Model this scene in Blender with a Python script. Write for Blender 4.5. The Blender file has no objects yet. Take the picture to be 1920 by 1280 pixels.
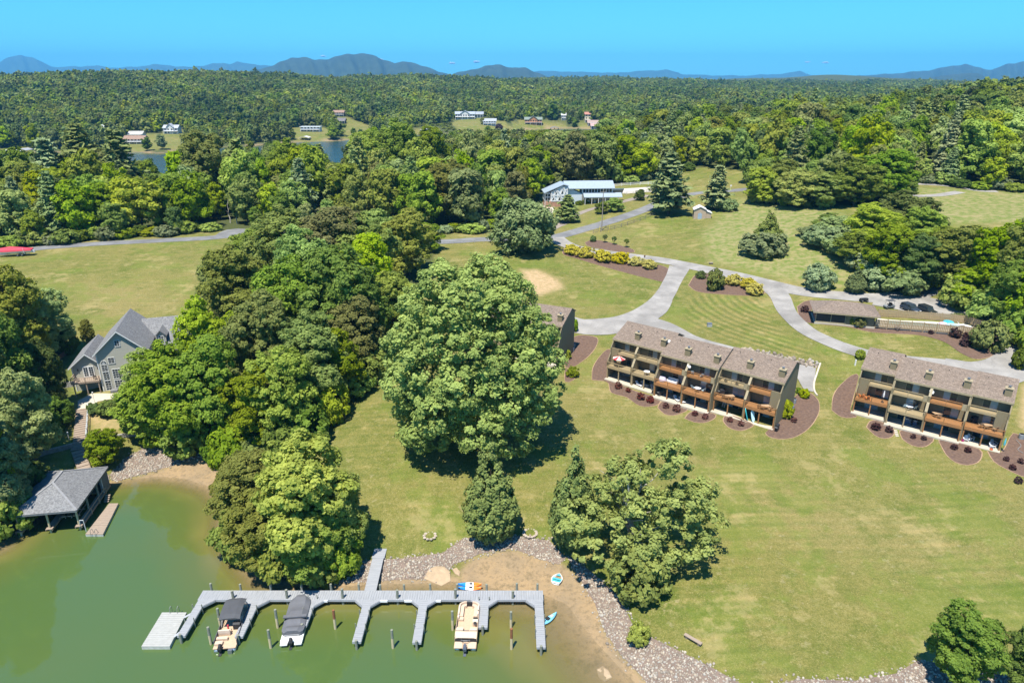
import bpy, bmesh, math, random
import numpy as np
from mathutils import Vector, Matrix
from mathutils import geometry as mgeo

R = math.radians
rng = np.random.default_rng(7)
random.seed(7)
sc = bpy.context.scene
COL = sc.collection

# ---------------------------------------------------------------- camera
CAM_H, PITCH, FPX = 61.0, R(21.0), 1280.0
cam = bpy.data.cameras.new('camera')
cam.lens, cam.sensor_width = 24.0, 36.0
cam.clip_start, cam.clip_end = 0.5, 90000.0
camo = bpy.data.objects.new('camera', cam)
COL.objects.link(camo)
camo.location = (0, 0, CAM_H)
camo.rotation_euler = (R(90) - PITCH, 0, 0)
sc.camera = camo

# ---------------------------------------------------------------- sky and sun
SUN_EL, SUN_AZ = R(68), R(205)          # azimuth measured from +Y towards +X
world = bpy.data.worlds.new('World')
sc.world = world
world.use_nodes = True
wn, wl = world.node_tree.nodes, world.node_tree.links
wn.clear()
wo = wn.new('ShaderNodeOutputWorld')
wb = wn.new('ShaderNodeBackground')
ws = wn.new('ShaderNodeTexSky')
ws.sky_type = 'NISHITA'
ws.sun_disc = False
ws.sun_elevation, ws.sun_rotation = SUN_EL, SUN_AZ
ws.altitude = 300
ws.air_density, ws.dust_density, ws.ozone_density = 1.0, 0.25, 3.0
wm = wn.new('ShaderNodeMixRGB')
wm.blend_type = 'MULTIPLY'
wm.inputs[0].default_value = 1.0
wm.inputs[2].default_value = (0.16, 0.55, 0.80, 1)
wb.inputs[1].default_value = 0.13
wl.new(ws.outputs[0], wm.inputs[1]); wl.new(wm.outputs[0], wb.inputs[0]); wl.new(wb.outputs[0], wo.inputs[0])
sun = bpy.data.lights.new('sun', 'SUN')
sun.energy, sun.angle, sun.color = 4.6, R(0.53), (1.0, 0.94, 0.83)
suno = bpy.data.objects.new('sun', sun)
COL.objects.link(suno)
sd_ = Vector((math.sin(SUN_AZ) * math.cos(SUN_EL), math.cos(SUN_AZ) * math.cos(SUN_EL), math.sin(SUN_EL)))
suno.rotation_euler = sd_.to_track_quat('Z', 'Y').to_euler()
sc.view_settings.view_transform = 'Standard'
sc.view_settings.look = 'None'
sc.view_settings.exposure = 1.0
sc.view_settings.gamma = 1.0
sc.view_settings.use_curve_mapping = False
sc.cycles.max_bounces = 6
sc.cycles.diffuse_bounces = 3
sc.cycles.glossy_bounces = 3
sc.cycles.transmission_bounces = 4
sc.cycles.transparent_max_bounces = 8
sc.cycles.volume_bounces = 0
sc.cycles.use_denoising = True
sc.cycles.caustics_reflective = False
sc.cycles.caustics_refractive = False

# ---------------------------------------------------------------- pixel <-> world helpers (photo pixels, 1920x1280)
_c, _s = math.cos(PITCH), math.sin(PITCH)

def pdir(px, py):
    x, y = (px - 960) / FPX, (640 - py) / FPX
    return np.array([x, _c + y * _s, -_s + y * _c])

def P(px, py, z=0.0):
    d = pdir(px, py)
    t = (z - CAM_H) / d[2]
    return np.array([0, 0, CAM_H]) + d * t

def proj(x, y, z):
    z = np.asarray(z) - CAM_H
    zc = y * _c - z * _s
    return 960 + FPX * x / zc, 640 - FPX * (y * _s + z * _c) / zc

def WP(px, d, z):
    return ((px - 960) / FPX * (d * _c + (CAM_H - z) * _s), d, z)

# ---------------------------------------------------------------- terrain function
SHORE_PX = [(-420, 1180), (-200, 1085), (0, 1022), (45, 985), (95, 940), (150, 915), (200, 906), (240, 898), (300, 893), (350, 898),
            (400, 914), (420, 935), (430, 962), (426, 990), (440, 1025), (465, 1055), (492, 1083), (535, 1096), (600, 1099), (680, 1097),
            (760, 1094), (830, 1092), (868, 1089), (900, 1098), (955, 1106), (1012, 1110), (1064, 1132), (1092, 1172), (1126, 1212),
            (1162, 1250), (1198, 1285), (1235, 1330), (1290, 1400), (1330, 1500), (1345, 1640)]
LAKE1 = np.array([P(*q, 0)[:2] for q in SHORE_PX] + [(34, 0), (50, -400), (-700, -400), (-500, 30)])
FAR_PX = [(-420, 292), (-150, 287), (0, 284), (45, 287), (140, 286), (255, 285), (300, 288), (350, 281), (420, 276), (455, 275), (490, 272),
          (560, 267), (640, 263.5), (690, 260), (790, 252), (880, 251.5), (930, 249.5), (1000, 243), (1060, 241), (1130, 242), (1210, 243)]
NEAR_PX = [(1210, 247), (1120, 250), (1040, 255), (960, 262), (880, 270), (780, 287), (690, 301), (620, 312), (540, 325), (440, 342), (250, 352), (100, 352),
           (0, 346), (-150, 350), (-420, 360)]
LAKE2 = np.array([P(*q, 0)[:2] for q in FAR_PX + NEAR_PX])

def poly_sd(poly, x, y):
    """signed distance, negative inside"""
    x = np.asarray(x, float); y = np.asarray(y, float)
    d2 = np.full(x.shape, 1e18)
    ins = np.zeros(x.shape, bool)
    n = len(poly)
    for i in range(n):
        ax, ay = poly[i]; bx, by = poly[(i + 1) % n]
        ex, ey = bx - ax, by - ay
        L = ex * ex + ey * ey + 1e-12
        t = np.clip(((x - ax) * ex + (y - ay) * ey) / L, 0, 1)
        dx, dy = x - ax - t * ex, y - ay - t * ey
        d2 = np.minimum(d2, dx * dx + dy * dy)
        cr = ((ay > y) != (by > y))
        with np.errstate(divide='ignore', invalid='ignore'):
            xi = ax + (y - ay) * ex / (ey if ey != 0 else 1e-9)
        ins ^= cr & (x < xi)
    d = np.sqrt(d2)
    return np.where(ins, -d, d)

CP = [(640, 830, 5), (760, 950, 3), (700, 1020, 1.7), (1000, 950, 3), (960, 1000, 2.1), (1060, 890, 3.9), (890, 850, 4.4), (680, 700, 7.5),
      (1125, 690, 5.2), (1300, 752, 5.0), (1450, 806, 5.0), (1100, 760, 4.9), (1200, 850, 4.1), (1500, 900, 3.9), (1700, 1000, 3.2), (1900, 1100, 2.8),
      (1400, 1000, 3.2), (1500, 1150, 2.3), (1700, 1200, 2.0), (1250, 1130, 1.9), (1400, 1220, 1.7), (1850, 900, 4.5), (2050, 1000, 4.2),
      (1594, 772, 5.0), (1880, 848, 5.0), (1740, 830, 4.7), (1050, 640, 6.5), (1110, 610, 7.5), (1230, 590, 8.1), (1330, 655, 8.0), (1440, 675, 7.8),
      (1530, 690, 7.0), (1560, 720, 6.0), (1700, 680, 8.0), (1800, 690, 8.0), (1450, 610, 9.0), (1480, 560, 9.7), (1330, 500, 11), (1250, 490, 10.9),
      (1080, 440, 12), (985, 475, 11), (1130, 560, 8.6), (1000, 540, 9), (900, 460, 11.5), (820, 450, 11.8), (1530, 600, 9.8), (1570, 590, 10), (1700, 605, 10),
      (1840, 615, 10), (1910, 640, 9.6), (1880, 690, 8), (2050, 680, 9), (1740, 548, 11.5), (1450, 440, 15.5), (1400, 370, 18.5), (1620, 500, 13.8),
      (1550, 420, 18), (1750, 380, 22), (1900, 365, 23), (1800, 480, 16), (1900, 530, 14), (2100, 480, 20), (1350, 345, 19), (1400, 328, 22),
      (1220, 395, 15), (1160, 365, 15), (1060, 385, 13.6), (1200, 345, 16), (1300, 400, 15), (1000, 400, 12.5), (430, 440, 12), (200, 455, 12), (20, 475, 12), (-150, 490, 12),
      (250, 520, 10), (180, 570, 8.3), (380, 570, 8), (210, 620, 6.8), (110, 640, 7), (200, 742, 4.8), (300, 735, 4.8), (140, 735, 4.6), (150, 800, 2.9), (60, 700, 6), (-150, 700, 9), (60, 850, 2.5),
      (-100, 900, 4), (250, 815, 2.6), (380, 790, 3), (500, 650, 6), (600, 560, 9), (520, 780, 3.3), (560, 960, 1.5), (650, 940, 2.3), (700, 560, 9.3), (800, 480, 11)]
CPW = [tuple(P(a, b, z)) for a, b, z in CP]
for d, lst in {330: [(-300, 8), (0, 8), (250, 8), (450, 8), (650, 10), (850, 11)],
               420: [(-300, 2), (0, 2), (250, 2), (450, 2.5), (600, 4), (750, 7), (900, 9.5), (1050, 13), (1200, 17)],
               450: [(1350, 21), (1500, 23), (1650, 27), (1800, 33), (1950, 38), (2150, 42)],
               600: [(900, 4), (1050, 9), (1200, 14), (1350, 20), (1500, 23), (1700, 30), (1900, 44), (2150, 52)],
               720: [(300, 3), (450, 3), (-100, 4), (100, 4)],
               800: [(1100, 6), (1250, 13), (1400, 18), (1600, 20), (1750, 25), (1950, 41), (2150, 50)],
               860: [(-200, 15), (0, 14), (200, 10), (300, 11), (450, 10), (600, 8)],
               1000: [(-200, 26), (0, 26), (300, 22), (500, 18), (650, 13), (800, 9), (900, 9), (1000, 8), (1130, 9)],
               1300: [(-300, 44), (0, 42), (300, 45), (600, 33), (850, 24), (1000, 21), (1150, 18), (1300, 16), (1500, 14), (1700, 17), (1920, 26), (2200, 30)],
               1800: [(-300, 48), (0, 48), (150, 52), (300, 59), (600, 54), (750, 51), (900, 42), (1000, 34), (1150, 37), (1300, 32), (1500, 25), (1700, 22), (1920, 20), (2200, 24)],
               2600: [(-300, 45), (0, 45), (400, 48), (800, 40), (1000, 36), (1200, 40), (1400, 38), (1600, 36), (1900, 34), (2200, 34)],
               3500: [(-300, 40), (300, 40), (900, 40), (1200, 42), (1400, 42), (1565, 74), (1750, 40), (2200, 40)],
               6000: [(-300, 40), (500, 40), (1200, 40), (1800, 40), (2300, 40)],
               40000: [(-300, 40), (500, 40), (1200, 40), (1800, 40), (2300, 40)]}.items():
    CPW += [WP(px, d, z) for px, z in lst]
CPW += [(-150, 40, 3), (120, 60, 3), (160, 90, 5), (-160, 100, 8), (60, 40, 1.5), (-20, 20, -3), (100, 20, 2)]
CPW = np.array(CPW)

def _uv(x, y):
    return np.arctan2(x, y) * 2.2, np.log(np.hypot(x, y) + 5.0) * 2.2

_cu, _cv = _uv(CPW[:, 0], CPW[:, 1])
def _ker(du, dv):
    return np.sqrt(du * du + dv * dv + 0.012)
_K = _ker(_cu[:, None] - _cu[None], _cv[:, None] - _cv[None])
_n = len(CPW)
_A = np.zeros((_n + 1, _n + 1)); _A[:_n, :_n] = _K + np.eye(_n) * 1e-3; _A[_n, :_n] = 1; _A[:_n, _n] = 1
_w = np.linalg.solve(_A, np.append(CPW[:, 2], 0))

def sstep(a, b, x):
    t = np.clip((x - a) / (b - a), 0, 1)
    return t * t * (3 - 2 * t)

def terrain(x, y):
    x = np.atleast_1d(np.asarray(x, float)); y = np.atleast_1d(np.asarray(y, float))
    u, v = _uv(x, y)
    h = np.full(x.shape, _w[_n])
    for i in range(_n):
        h = h + _w[i] * _ker(u - _cu[i], v - _cv[i])
    r = np.hypot(x, y)
    far = sstep(900, 2500, r)
    h = h + far * (8 * np.sin(x / 310 + 1.3) * np.cos(y / 420) + 6 * np.sin(x / 150 + y / 230)) + sstep(620, 1000, r) * 4 * np.sin(x / 95 + 1) * np.sin(y / 120)
    s1 = poly_sd(LAKE1, x, y)
    p1 = np.where(s1 > 0, 0.11 * s1, (0.15 - .085 * sstep(-16, 2, x)) * s1)
    h = np.where(s1 < 16, p1 + (np.maximum(h, 0.6) - p1) * sstep(2.0, 13, s1), h)
    h = np.maximum(h, np.where(s1 < 0, -5.0, -5.0))
    near = r > 200
    s2 = np.where(near, poly_sd(LAKE2, x, y), 999.)
    p2 = np.where(s2 > 0, 0.10 * s2, 0.12 * s2)
    h = np.where((s2 < 50), p2 + (np.maximum(h, 1.0) - p2) * sstep(4.0, 50, s2), h)
    h = np.where((s1 > 2) & (s2 > 2), np.maximum(h, 0.25), h)
    return np.maximum(h, -5.0)

def tz(x, y):
    return float(terrain(x, y)[0])

def T(px, py, it=40):
    """world point where a photo pixel meets the terrain"""
    d = pdir(px, py)
    ts = np.geomspace(40, 4000, 420)
    h = terrain(d[0] * ts, d[1] * ts)
    zz = CAM_H + d[2] * ts
    i = int(np.argmax(zz < h))
    if zz[i] >= h[i]:
        i = len(ts) - 1
    f0, f1 = zz[i - 1] - h[i - 1], zz[i] - h[i]
    t = ts[i - 1] + (ts[i] - ts[i - 1]) * f0 / (f0 - f1 + 1e-12)
    p = d * t
    return np.array([p[0], p[1], CAM_H + p[2]])

def TG(px, py, z=None):
    """the same with the height set from the terrain under it"""
    p = T(px, py)
    return p

# ---------------------------------------------------------------- materials
MATS = {}
def _new(name):
    m = bpy.data.materials.new(name)
    m.use_nodes = True
    n, l = m.node_tree.nodes, m.node_tree.links
    return m, n, l, n['Principled BSDF']

def mat(name, col, rough=.7, col2=None, scale=3., detail=4., bump=0., bscale=None, metal=0., rand=0., spec=.3, stretch=(1, 1, 1), contrast=1.):
    if name in MATS:
        return MATS[name]
    m, n, l, b = _new(name)
    b.inputs['Roughness'].default_value = rough
    b.inputs['Metallic'].default_value = metal
    b.inputs['Specular IOR Level'].default_value = spec
    tc = n.new('ShaderNodeTexCoord')
    mp = n.new('ShaderNodeMapping')
    mp.inputs['Scale'].default_value = stretch
    l.new(tc.outputs['Object'], mp.inputs[0])
    nz = n.new('ShaderNodeTexNoise')
    nz.inputs['Scale'].default_value = scale
    nz.inputs['Detail'].default_value = detail
    l.new(mp.outputs[0], nz.inputs['Vector'])
    mr = n.new('ShaderNodeMapRange')
    mr.inputs[1].default_value = .5 - .25 / contrast
    mr.inputs[2].default_value = .5 + .25 / contrast
    l.new(nz.outputs[0], mr.inputs[0])
    mx = n.new('ShaderNodeMixRGB')
    c2 = col2 or tuple(c * .72 for c in col)
    mx.inputs[1].default_value = (*col, 1)
    mx.inputs[2].default_value = (*c2, 1)
    l.new(mr.outputs[0], mx.inputs[0])
    out = mx.outputs[0]
    if rand:
        oi = n.new('ShaderNodeObjectInfo')
        r2 = n.new('ShaderNodeMapRange')
        r2.inputs[3].default_value = 1 - rand
        r2.inputs[4].default_value = 1 + rand
        l.new(oi.outputs['Random'], r2.inputs[0])
        hs = n.new('ShaderNodeHueSaturation')
        l.new(r2.outputs[0], hs.inputs['Value'])
        l.new(out, hs.inputs['Color'])
        out = hs.outputs[0]
    l.new(out, b.inputs['Base Color'])
    if bump:
        bp = n.new('ShaderNodeBump')
        bp.inputs['Strength'].default_value = bump
        bp.inputs['Distance'].default_value = .05
        nb = nz
        if bscale:
            nb = n.new('ShaderNodeTexNoise')
            nb.inputs['Scale'].default_value = bscale
            l.new(mp.outputs[0], nb.inputs['Vector'])
        l.new(nb.outputs[0], bp.inputs['Height'])
        l.new(bp.outputs[0], b.inputs['Normal'])
    MATS[name] = m
    return m

def leafmat(name, ca, cb, trans=.5, hue=.02, val=.22, patch=0.):
    if name in MATS:
        return MATS[name]
    m, n, l, b = _new(name)
    b.inputs['Roughness'].default_value = .7
    b.inputs['Specular IOR Level'].default_value = .12
    at = n.new('ShaderNodeAttribute'); at.attribute_name = 'tint'
    oi = n.new('ShaderNodeObjectInfo')
    mx = n.new('ShaderNodeMixRGB')
    mx.inputs[1].default_value = (*ca, 1); mx.inputs[2].default_value = (*cb, 1)
    l.new(at.outputs['Fac'], mx.inputs[0])
    hs = n.new('ShaderNodeHueSaturation')
    def rng_(lo, hi, k):
        mm = n.new('ShaderNodeMath'); mm.operation = 'MULTIPLY'; mm.inputs[1].default_value = k
        fr = n.new('ShaderNodeMath'); fr.operation = 'FRACT'
        l.new(oi.outputs['Random'], mm.inputs[0]); l.new(mm.outputs[0], fr.inputs[0])
        mr = n.new('ShaderNodeMapRange'); mr.inputs[3].default_value = lo; mr.inputs[4].default_value = hi
        l.new(fr.outputs[0], mr.inputs[0])
        return mr.outputs[0]
    l.new(rng_(.5 - hue, .5 + hue, 7.31), hs.inputs['Hue'])
    l.new(rng_(1 - val, 1 + val, 3.77), hs.inputs['Value'])
    l.new(rng_(.8, 1.12, 11.9), hs.inputs['Saturation'])
    src = mx.outputs[0]
    if patch:
        geo = n.new('ShaderNodeNewGeometry')
        nz = n.new('ShaderNodeTexNoise'); nz.inputs['Scale'].default_value = .011; nz.inputs['Detail'].default_value = 3
        l.new(geo.outputs['Position'], nz.inputs['Vector'])
        mr = n.new('ShaderNodeMapRange'); mr.inputs[1].default_value = .35; mr.inputs[2].default_value = .65
        l.new(nz.outputs[0], mr.inputs[0])
        m2 = n.new('ShaderNodeMixRGB'); m2.blend_type = 'MULTIPLY'; m2.inputs[0].default_value = 1
        m3 = n.new('ShaderNodeMixRGB'); m3.inputs[1].default_value = (1 - patch, 1 - patch * .8, 1 - patch * .5, 1); m3.inputs[2].default_value = (1 + patch, 1 + patch * .8, 1 + patch * .3, 1)
        l.new(mr.outputs[0], m3.inputs[0]); l.new(src, m2.inputs[1]); l.new(m3.outputs[0], m2.inputs[2])
        src = m2.outputs[0]
    l.new(src, hs.inputs['Color'])
    l.new(hs.outputs[0], b.inputs['Base Color'])
    tr = n.new('ShaderNodeBsdfTranslucent')
    l.new(hs.outputs[0], tr.inputs[0])
    ms = n.new('ShaderNodeMixShader'); ms.inputs[0].default_value = trans
    l.new(b.outputs[0], ms.inputs[1]); l.new(tr.outputs[0], ms.inputs[2])
    l.new(ms.outputs[0], n['Material Output'].inputs[0])
    MATS[name] = m
    return m

# ---------------------------------------------------------------- mesh helpers
class MB:
    def __init__(s):
        s.v, s.f = [], []
    def add(s, vs, fs):
        o = len(s.v)
        s.v += [tuple(map(float, p)) for p in vs]
        s.f += [tuple(i + o for i in f) for f in fs]
        return s
    def box(s, x0, x1, y0, y1, z0, z1):
        return s.add([(x0, y0, z0), (x1, y0, z0), (x1, y1, z0), (x0, y1, z0), (x0, y0, z1), (x1, y0, z1), (x1, y1, z1), (x0, y1, z1)],
                     [(0, 3, 2, 1), (4, 5, 6, 7), (0, 1, 5, 4), (1, 2, 6, 5), (2, 3, 7, 6), (3, 0, 4, 7)])
    def prism(s, poly, a0, a1, axis='x'):
        """polygon extruded along an axis; x: poly in (y,z); y: poly in (x,z); z: poly in (x,y)"""
        n = len(poly)
        def q(p, a):
            return {'x': (a, p[0], p[1]), 'y': (p[0], a, p[1]), 'z': (p[0], p[1], a)}[axis]
        vs = [q(p, a0) for p in poly] + [q(p, a1) for p in poly]
        fs = [tuple(range(n - 1, -1, -1)), tuple(range(n, 2 * n))] + [(i, (i + 1) % n, n + (i + 1) % n, n + i) for i in range(n)]
        return s.add(vs, fs)
    def tube(s, p, q, r0, r1=None, n=6, cap=True):
        r1 = r0 if r1 is None else r1
        p, q = Vector(p), Vector(q)
        d = (q - p)
        if d.length < 1e-6:
            return s
        d.normalize()
        a = d.orthogonal().normalized(); b = d.cross(a)
        vs = []
        for c, r in ((p, r0), (q, r1)):
            for i in range(n):
                t = 2 * math.pi * i / n
                vs.append(c + (a * math.cos(t) + b * math.sin(t)) * r)
        fs = [(i, (i + 1) % n, n + (i + 1) % n, n + i) for i in range(n)]
        if cap:
            fs += [tuple(range(n - 1, -1, -1)), tuple(range(n, 2 * n))]
        return s.add(vs, fs)
    def path(s, pts, r, n=6):
        for a, b in zip(pts[:-1], pts[1:]):
            s.tube(a, b, r, r, n)
        return s
    def beam(s, p, q, w, h):
        """rectangular bar between two points, h measured upward"""
        p, q = Vector(p), Vector(q)
        d = (q - p).normalized()
        up = Vector((0, 0, 1)) if abs(d.z) < .95 else Vector((0, 1, 0))
        a = d.cross(up).normalized() * (w / 2); b = a.cross(d).normalized() * (h / 2)
        vs = [p - a - b, p + a - b, p + a + b, p - a + b, q - a - b, q + a - b, q + a + b, q - a + b]
        return s.add(vs, [(0, 3, 2, 1), (4, 5, 6, 7), (0, 1, 5, 4), (1, 2, 6, 5), (2, 3, 7, 6), (3, 0, 4, 7)])
    def lathe(s, prof, n=12, c=(0, 0, 0), sx=1, sy=1):
        vs, fs = [], []
        for r, z in prof:
            for i in range(n):
                t = 2 * math.pi * i / n
                vs.append((c[0] + r * math.cos(t) * sx, c[1] + r * math.sin(t) * sy, c[2] + z))
        for k in range(len(prof) - 1):
            for i in range(n):
                fs.append((k * n + i, k * n + (i + 1) % n, (k + 1) * n + (i + 1) % n, (k + 1) * n + i))
        fs += [tuple(range(n - 1, -1, -1)), tuple(range((len(prof) - 1) * n, len(prof) * n))]
        return s.add(vs, fs)
    def loft(s, secs, close=True):
        """rings with the same number of points joined in order"""
        n = len(secs[0])
        vs = [p for sec in secs for p in sec]
        fs = []
        for k in range(len(secs) - 1):
            for i in range(n):
                fs.append((k * n + i, k * n + (i + 1) % n, (k + 1) * n + (i + 1) % n, (k + 1) * n + i))
        if close:
            fs += [tuple(range(n - 1, -1, -1)), tuple(range((len(secs) - 1) * n, len(secs) * n))]
        return s.add(vs, fs)
    def data(s, name, m, smooth=False):
        me = bpy.data.meshes.new(name)
        me.from_pydata(s.v, [], s.f)
        bm = bmesh.new(); bm.from_mesh(me)
        bmesh.ops.recalc_face_normals(bm, faces=bm.faces)
        bm.to_mesh(me); bm.free()
        me.materials.append(m)
        if smooth:
            for p in me.polygons:
                p.use_smooth = True
        return me
    def obj(s, name, m, parent=None, smooth=False):
        return link(name, s.data(name, m, smooth), parent)

def link(name, me, parent=None, loc=None, rz=None, scale=None):
    o = bpy.data.objects.new(name, me)
    COL.objects.link(o)
    if parent is not None:
        o.parent = parent
    if loc is not None:
        o.location = loc
    if rz is not None:
        o.rotation_euler = (0, 0, rz)
    if scale is not None:
        o.scale = scale
    return o

def tag(o, label, cat, group=None, kind=None):
    if label: o['label'] = label
    if cat: o['category'] = cat
    if group: o['group'] = group
    if kind: o['kind'] = kind
    return o

def struct(o):
    o['kind'] = 'structure'
    return o

def thing(name, label, cat, loc=(0, 0, 0), rz=0., group=None):
    o = bpy.data.objects.new(name, None)
    o.empty_display_size = .3
    COL.objects.link(o)
    o.location = tuple(map(float, loc)); o.rotation_euler = (0, 0, rz)
    return tag(o, label, cat, group)

def copy_tree(o, loc, rz=None, label=None, group=None, scale=None):
    r = o.copy(); COL.objects.link(r)
    r.location = tuple(map(float, loc))
    if rz is not None: r.rotation_euler = (0, 0, rz)
    if label: r['label'] = label
    if group: r['group'] = group
    if scale is not None: r.scale = scale
    for ch in o.children:
        c = ch.copy(); COL.objects.link(c); c.parent = r
        for g in ch.children:
            d = g.copy(); COL.objects.link(d); d.parent = c
    return r

def np_mesh(name, v, f, m, smooth=False, attrs=None):
    """numpy vertices and equal-sized faces"""
    me = bpy.data.meshes.new(name)
    nv, nf, k = len(v), len(f), f.shape[1]
    me.vertices.add(nv); me.vertices.foreach_set('co', np.ascontiguousarray(v, np.float32).ravel())
    me.loops.add(nf * k); me.loops.foreach_set('vertex_index', np.ascontiguousarray(f, np.int32).ravel())
    me.polygons.add(nf)
    me.polygons.foreach_set('loop_start', np.arange(0, nf * k, k, dtype=np.int32))
    me.polygons.foreach_set('loop_total', np.full(nf, k, np.int32))
    if smooth:
        me.polygons.foreach_set('use_smooth', np.ones(nf, bool))
    for an, (tp, arr) in (attrs or {}).items():
        a = me.attributes.new(an, tp, 'POINT')
        a.data.foreach_set('color' if tp == 'FLOAT_COLOR' else 'value', np.ascontiguousarray(arr, np.float32).ravel())
    me.update(calc_edges=True)
    me.materials.append(m)
    return me

# ================================================================ GROUND
def ground_material():
    m, n, l, b = _new('ground_grass')
    b.inputs['Roughness'].default_value = .9
    b.inputs['Specular IOR Level'].default_value = .1
    geo = n.new('ShaderNodeNewGeometry')
    pos = geo.outputs['Position']
    def noise(scale, detail=4, rough=.6, vec=None):
        t = n.new('ShaderNodeTexNoise')
        t.inputs['Scale'].default_value = scale; t.inputs['Detail'].default_value = detail; t.inputs['Roughness'].default_value = rough
        l.new(vec or pos, t.inputs['Vector'])
        return t.outputs[0]
    def mr(x, a, b_, c=0., d=1.):
        t = n.new('ShaderNodeMapRange')
        for i, k in enumerate((a, b_, c, d)):
            t.inputs[i + 1].default_value = k
        l.new(x, t.inputs[0])
        return t.outputs[0]
    def mix(f, a, b_, mode='MIX'):
        t = n.new('ShaderNodeMixRGB'); t.blend_type = mode
        for i, x in enumerate((f, a, b_)):
            if isinstance(x, (int, float)): t.inputs[i].default_value = x
            elif isinstance(x, tuple): t.inputs[i].default_value = (*x, 1)
            else: l.new(x, t.inputs[i])
        return t.outputs[0]
    def math_(op, a, b_=None):
        t = n.new('ShaderNodeMath'); t.operation = op
        for i, x in enumerate((a, b_)):
            if x is None: continue
            if isinstance(x, (int, float)): t.inputs[i].default_value = x
            else: l.new(x, t.inputs[i])
        return t.outputs[0]
    def attr(nm):
        t = n.new('ShaderNodeAttribute'); t.attribute_name = nm
        sp = n.new('ShaderNodeSeparateColor')
        l.new(t.outputs['Color'], sp.inputs[0])
        return sp.outputs
    z1, z2 = attr('zone'), attr('zone2')
    sp = n.new('ShaderNodeSeparateXYZ'); l.new(pos, sp.inputs[0])
    # lawn: green to straw at several scales
    big = noise(.045, 5, .65)
    mid = noise(.35, 5, .7)
    fine = noise(2.2, 6, .75)
    grass = mix(mr(mid, .36, .64), (.108, .142, .022), (.232, .212, .066))
    grass = mix(mr(big, .38, .62, 0, .5), grass, (.275, .220, .075))
    grass = mix(math_('MULTIPLY', z1[2], .65), grass, (.34, .255, .115))
    grass = mix(mr(fine, .3, .7, .75, .0), grass, mix(1., grass, (.62, .66, .55), 'MULTIPLY'))
    grass = mix(mr(noise(.9, 3), .62, .72, 0, .6), grass, (.32, .27, .15))
    grass = mix(mr(noise(.16, 4), .56, .68, 0, .55), grass, (.085, .122, .016))
    grass = mix(mr(noise(.55, 6, .8), .55, .66, 0, .5), grass, (.31, .26, .115))
    grass = mix(mr(noise(4.5, 4, .85), .40, .60, .75, .0), grass, mix(1., grass, (.50, .58, .42), 'MULTIPLY'))
    grass = mix(mr(noise(7.5, 2, .8), .60, .72, 0, .7), grass, (.40, .35, .17))
    grass = mix(mr(noise(.085, 7, .7), .50, .58, 0, .38), grass, (.118, .168, .024))
    grass = mix(mr(noise(.12, 7, .72), .56, .62, 0, .42), grass, (.325, .262, .115))
    # mowing lines across the shore lawn, and the strong arcs on the lawn inside the drive
    wob = noise(.25, 2)
    s1 = math_('SINE', math_('MULTIPLY', math_('ADD', math_('ADD', sp.outputs[1], math_('MULTIPLY', sp.outputs[0], -.03)), math_('MULTIPLY', wob, 1.1)), 4.6))
    s1b = math_('SINE', math_('MULTIPLY', math_('ADD', sp.outputs[1], math_('MULTIPLY', wob, .8)), 2.1))
    amp = math_('MULTIPLY', mr(noise(.06, 3), .40, .60), math_('SUBTRACT', 1., z2[1]))
    st = math_('MULTIPLY', math_('ADD', s1, math_('MULTIPLY', s1b, .7)), math_('MULTIPLY', amp, .085))
    vd = n.new('ShaderNodeVectorMath'); vd.operation = 'DISTANCE'
    cc = T(1600, 545)
    l.new(pos, vd.inputs[0]); vd.inputs[1].default_value = tuple(cc)
    s2 = math_('SINE', math_('ADD', math_('MULTIPLY', vd.outputs['Value'], 2.9), math_('MULTIPLY', wob, 3.)))
    st2 = math_('MULTIPLY', s2, math_('MULTIPLY', z2[1], .25))
    k = math_('ADD', math_('ADD', st, st2), 1.)
    kk = n.new('ShaderNodeCombineXYZ')
    l.new(k, kk.inputs[0]); l.new(mr(k, .5, 1.5, .7, 1.3), kk.inputs[1]); l.new(mr(k, .5, 1.5, .55, 1.45), kk.inputs[2])
    grass = mix(1., grass, kk.outputs[0], 'MULTIPLY')
    # rough meadow on the bank
    mead = mix(mr(noise(.5, 5, .7), .40, .60), (.125, .165, .035), (.255, .222, .100))
    grass = mix(z2[2], grass, mead)
    # bare tan soil
    soil = mix(mr(noise(1.1, 5, .75), .38, .62), (.46, .315, .185), (.29, .225, .105))
    grass = mix(z2[0], grass, soil)
    # woodland floor
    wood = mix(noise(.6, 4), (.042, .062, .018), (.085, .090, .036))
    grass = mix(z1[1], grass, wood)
    # mud and sand by the water
    mud = mix(mr(noise(.22, 5, .7), .38, .62), (.255, .190, .115), (.325, .228, .125))
    mud = mix(mr(noise(1.6, 6, .7), .50, .68, 0, .75), mud, (.15, .115, .07))
    mud = mix(mr(noise(.35, 6, .75), .54, .64, 0, .6), mud, (.13, .105, .06))
    grass = mix(z1[0], grass, mud)
    l.new(grass, b.inputs['Base Color'])
    bp = n.new('ShaderNodeBump'); bp.inputs['Strength'].default_value = .7; bp.inputs['Distance'].default_value = .25
    l.new(fine, bp.inputs['Height']); l.new(bp.outputs[0], b.inputs['Normal'])
    return m

def pxpoly(pts):
    return np.array([T(*q)[:2] for q in pts])

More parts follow.
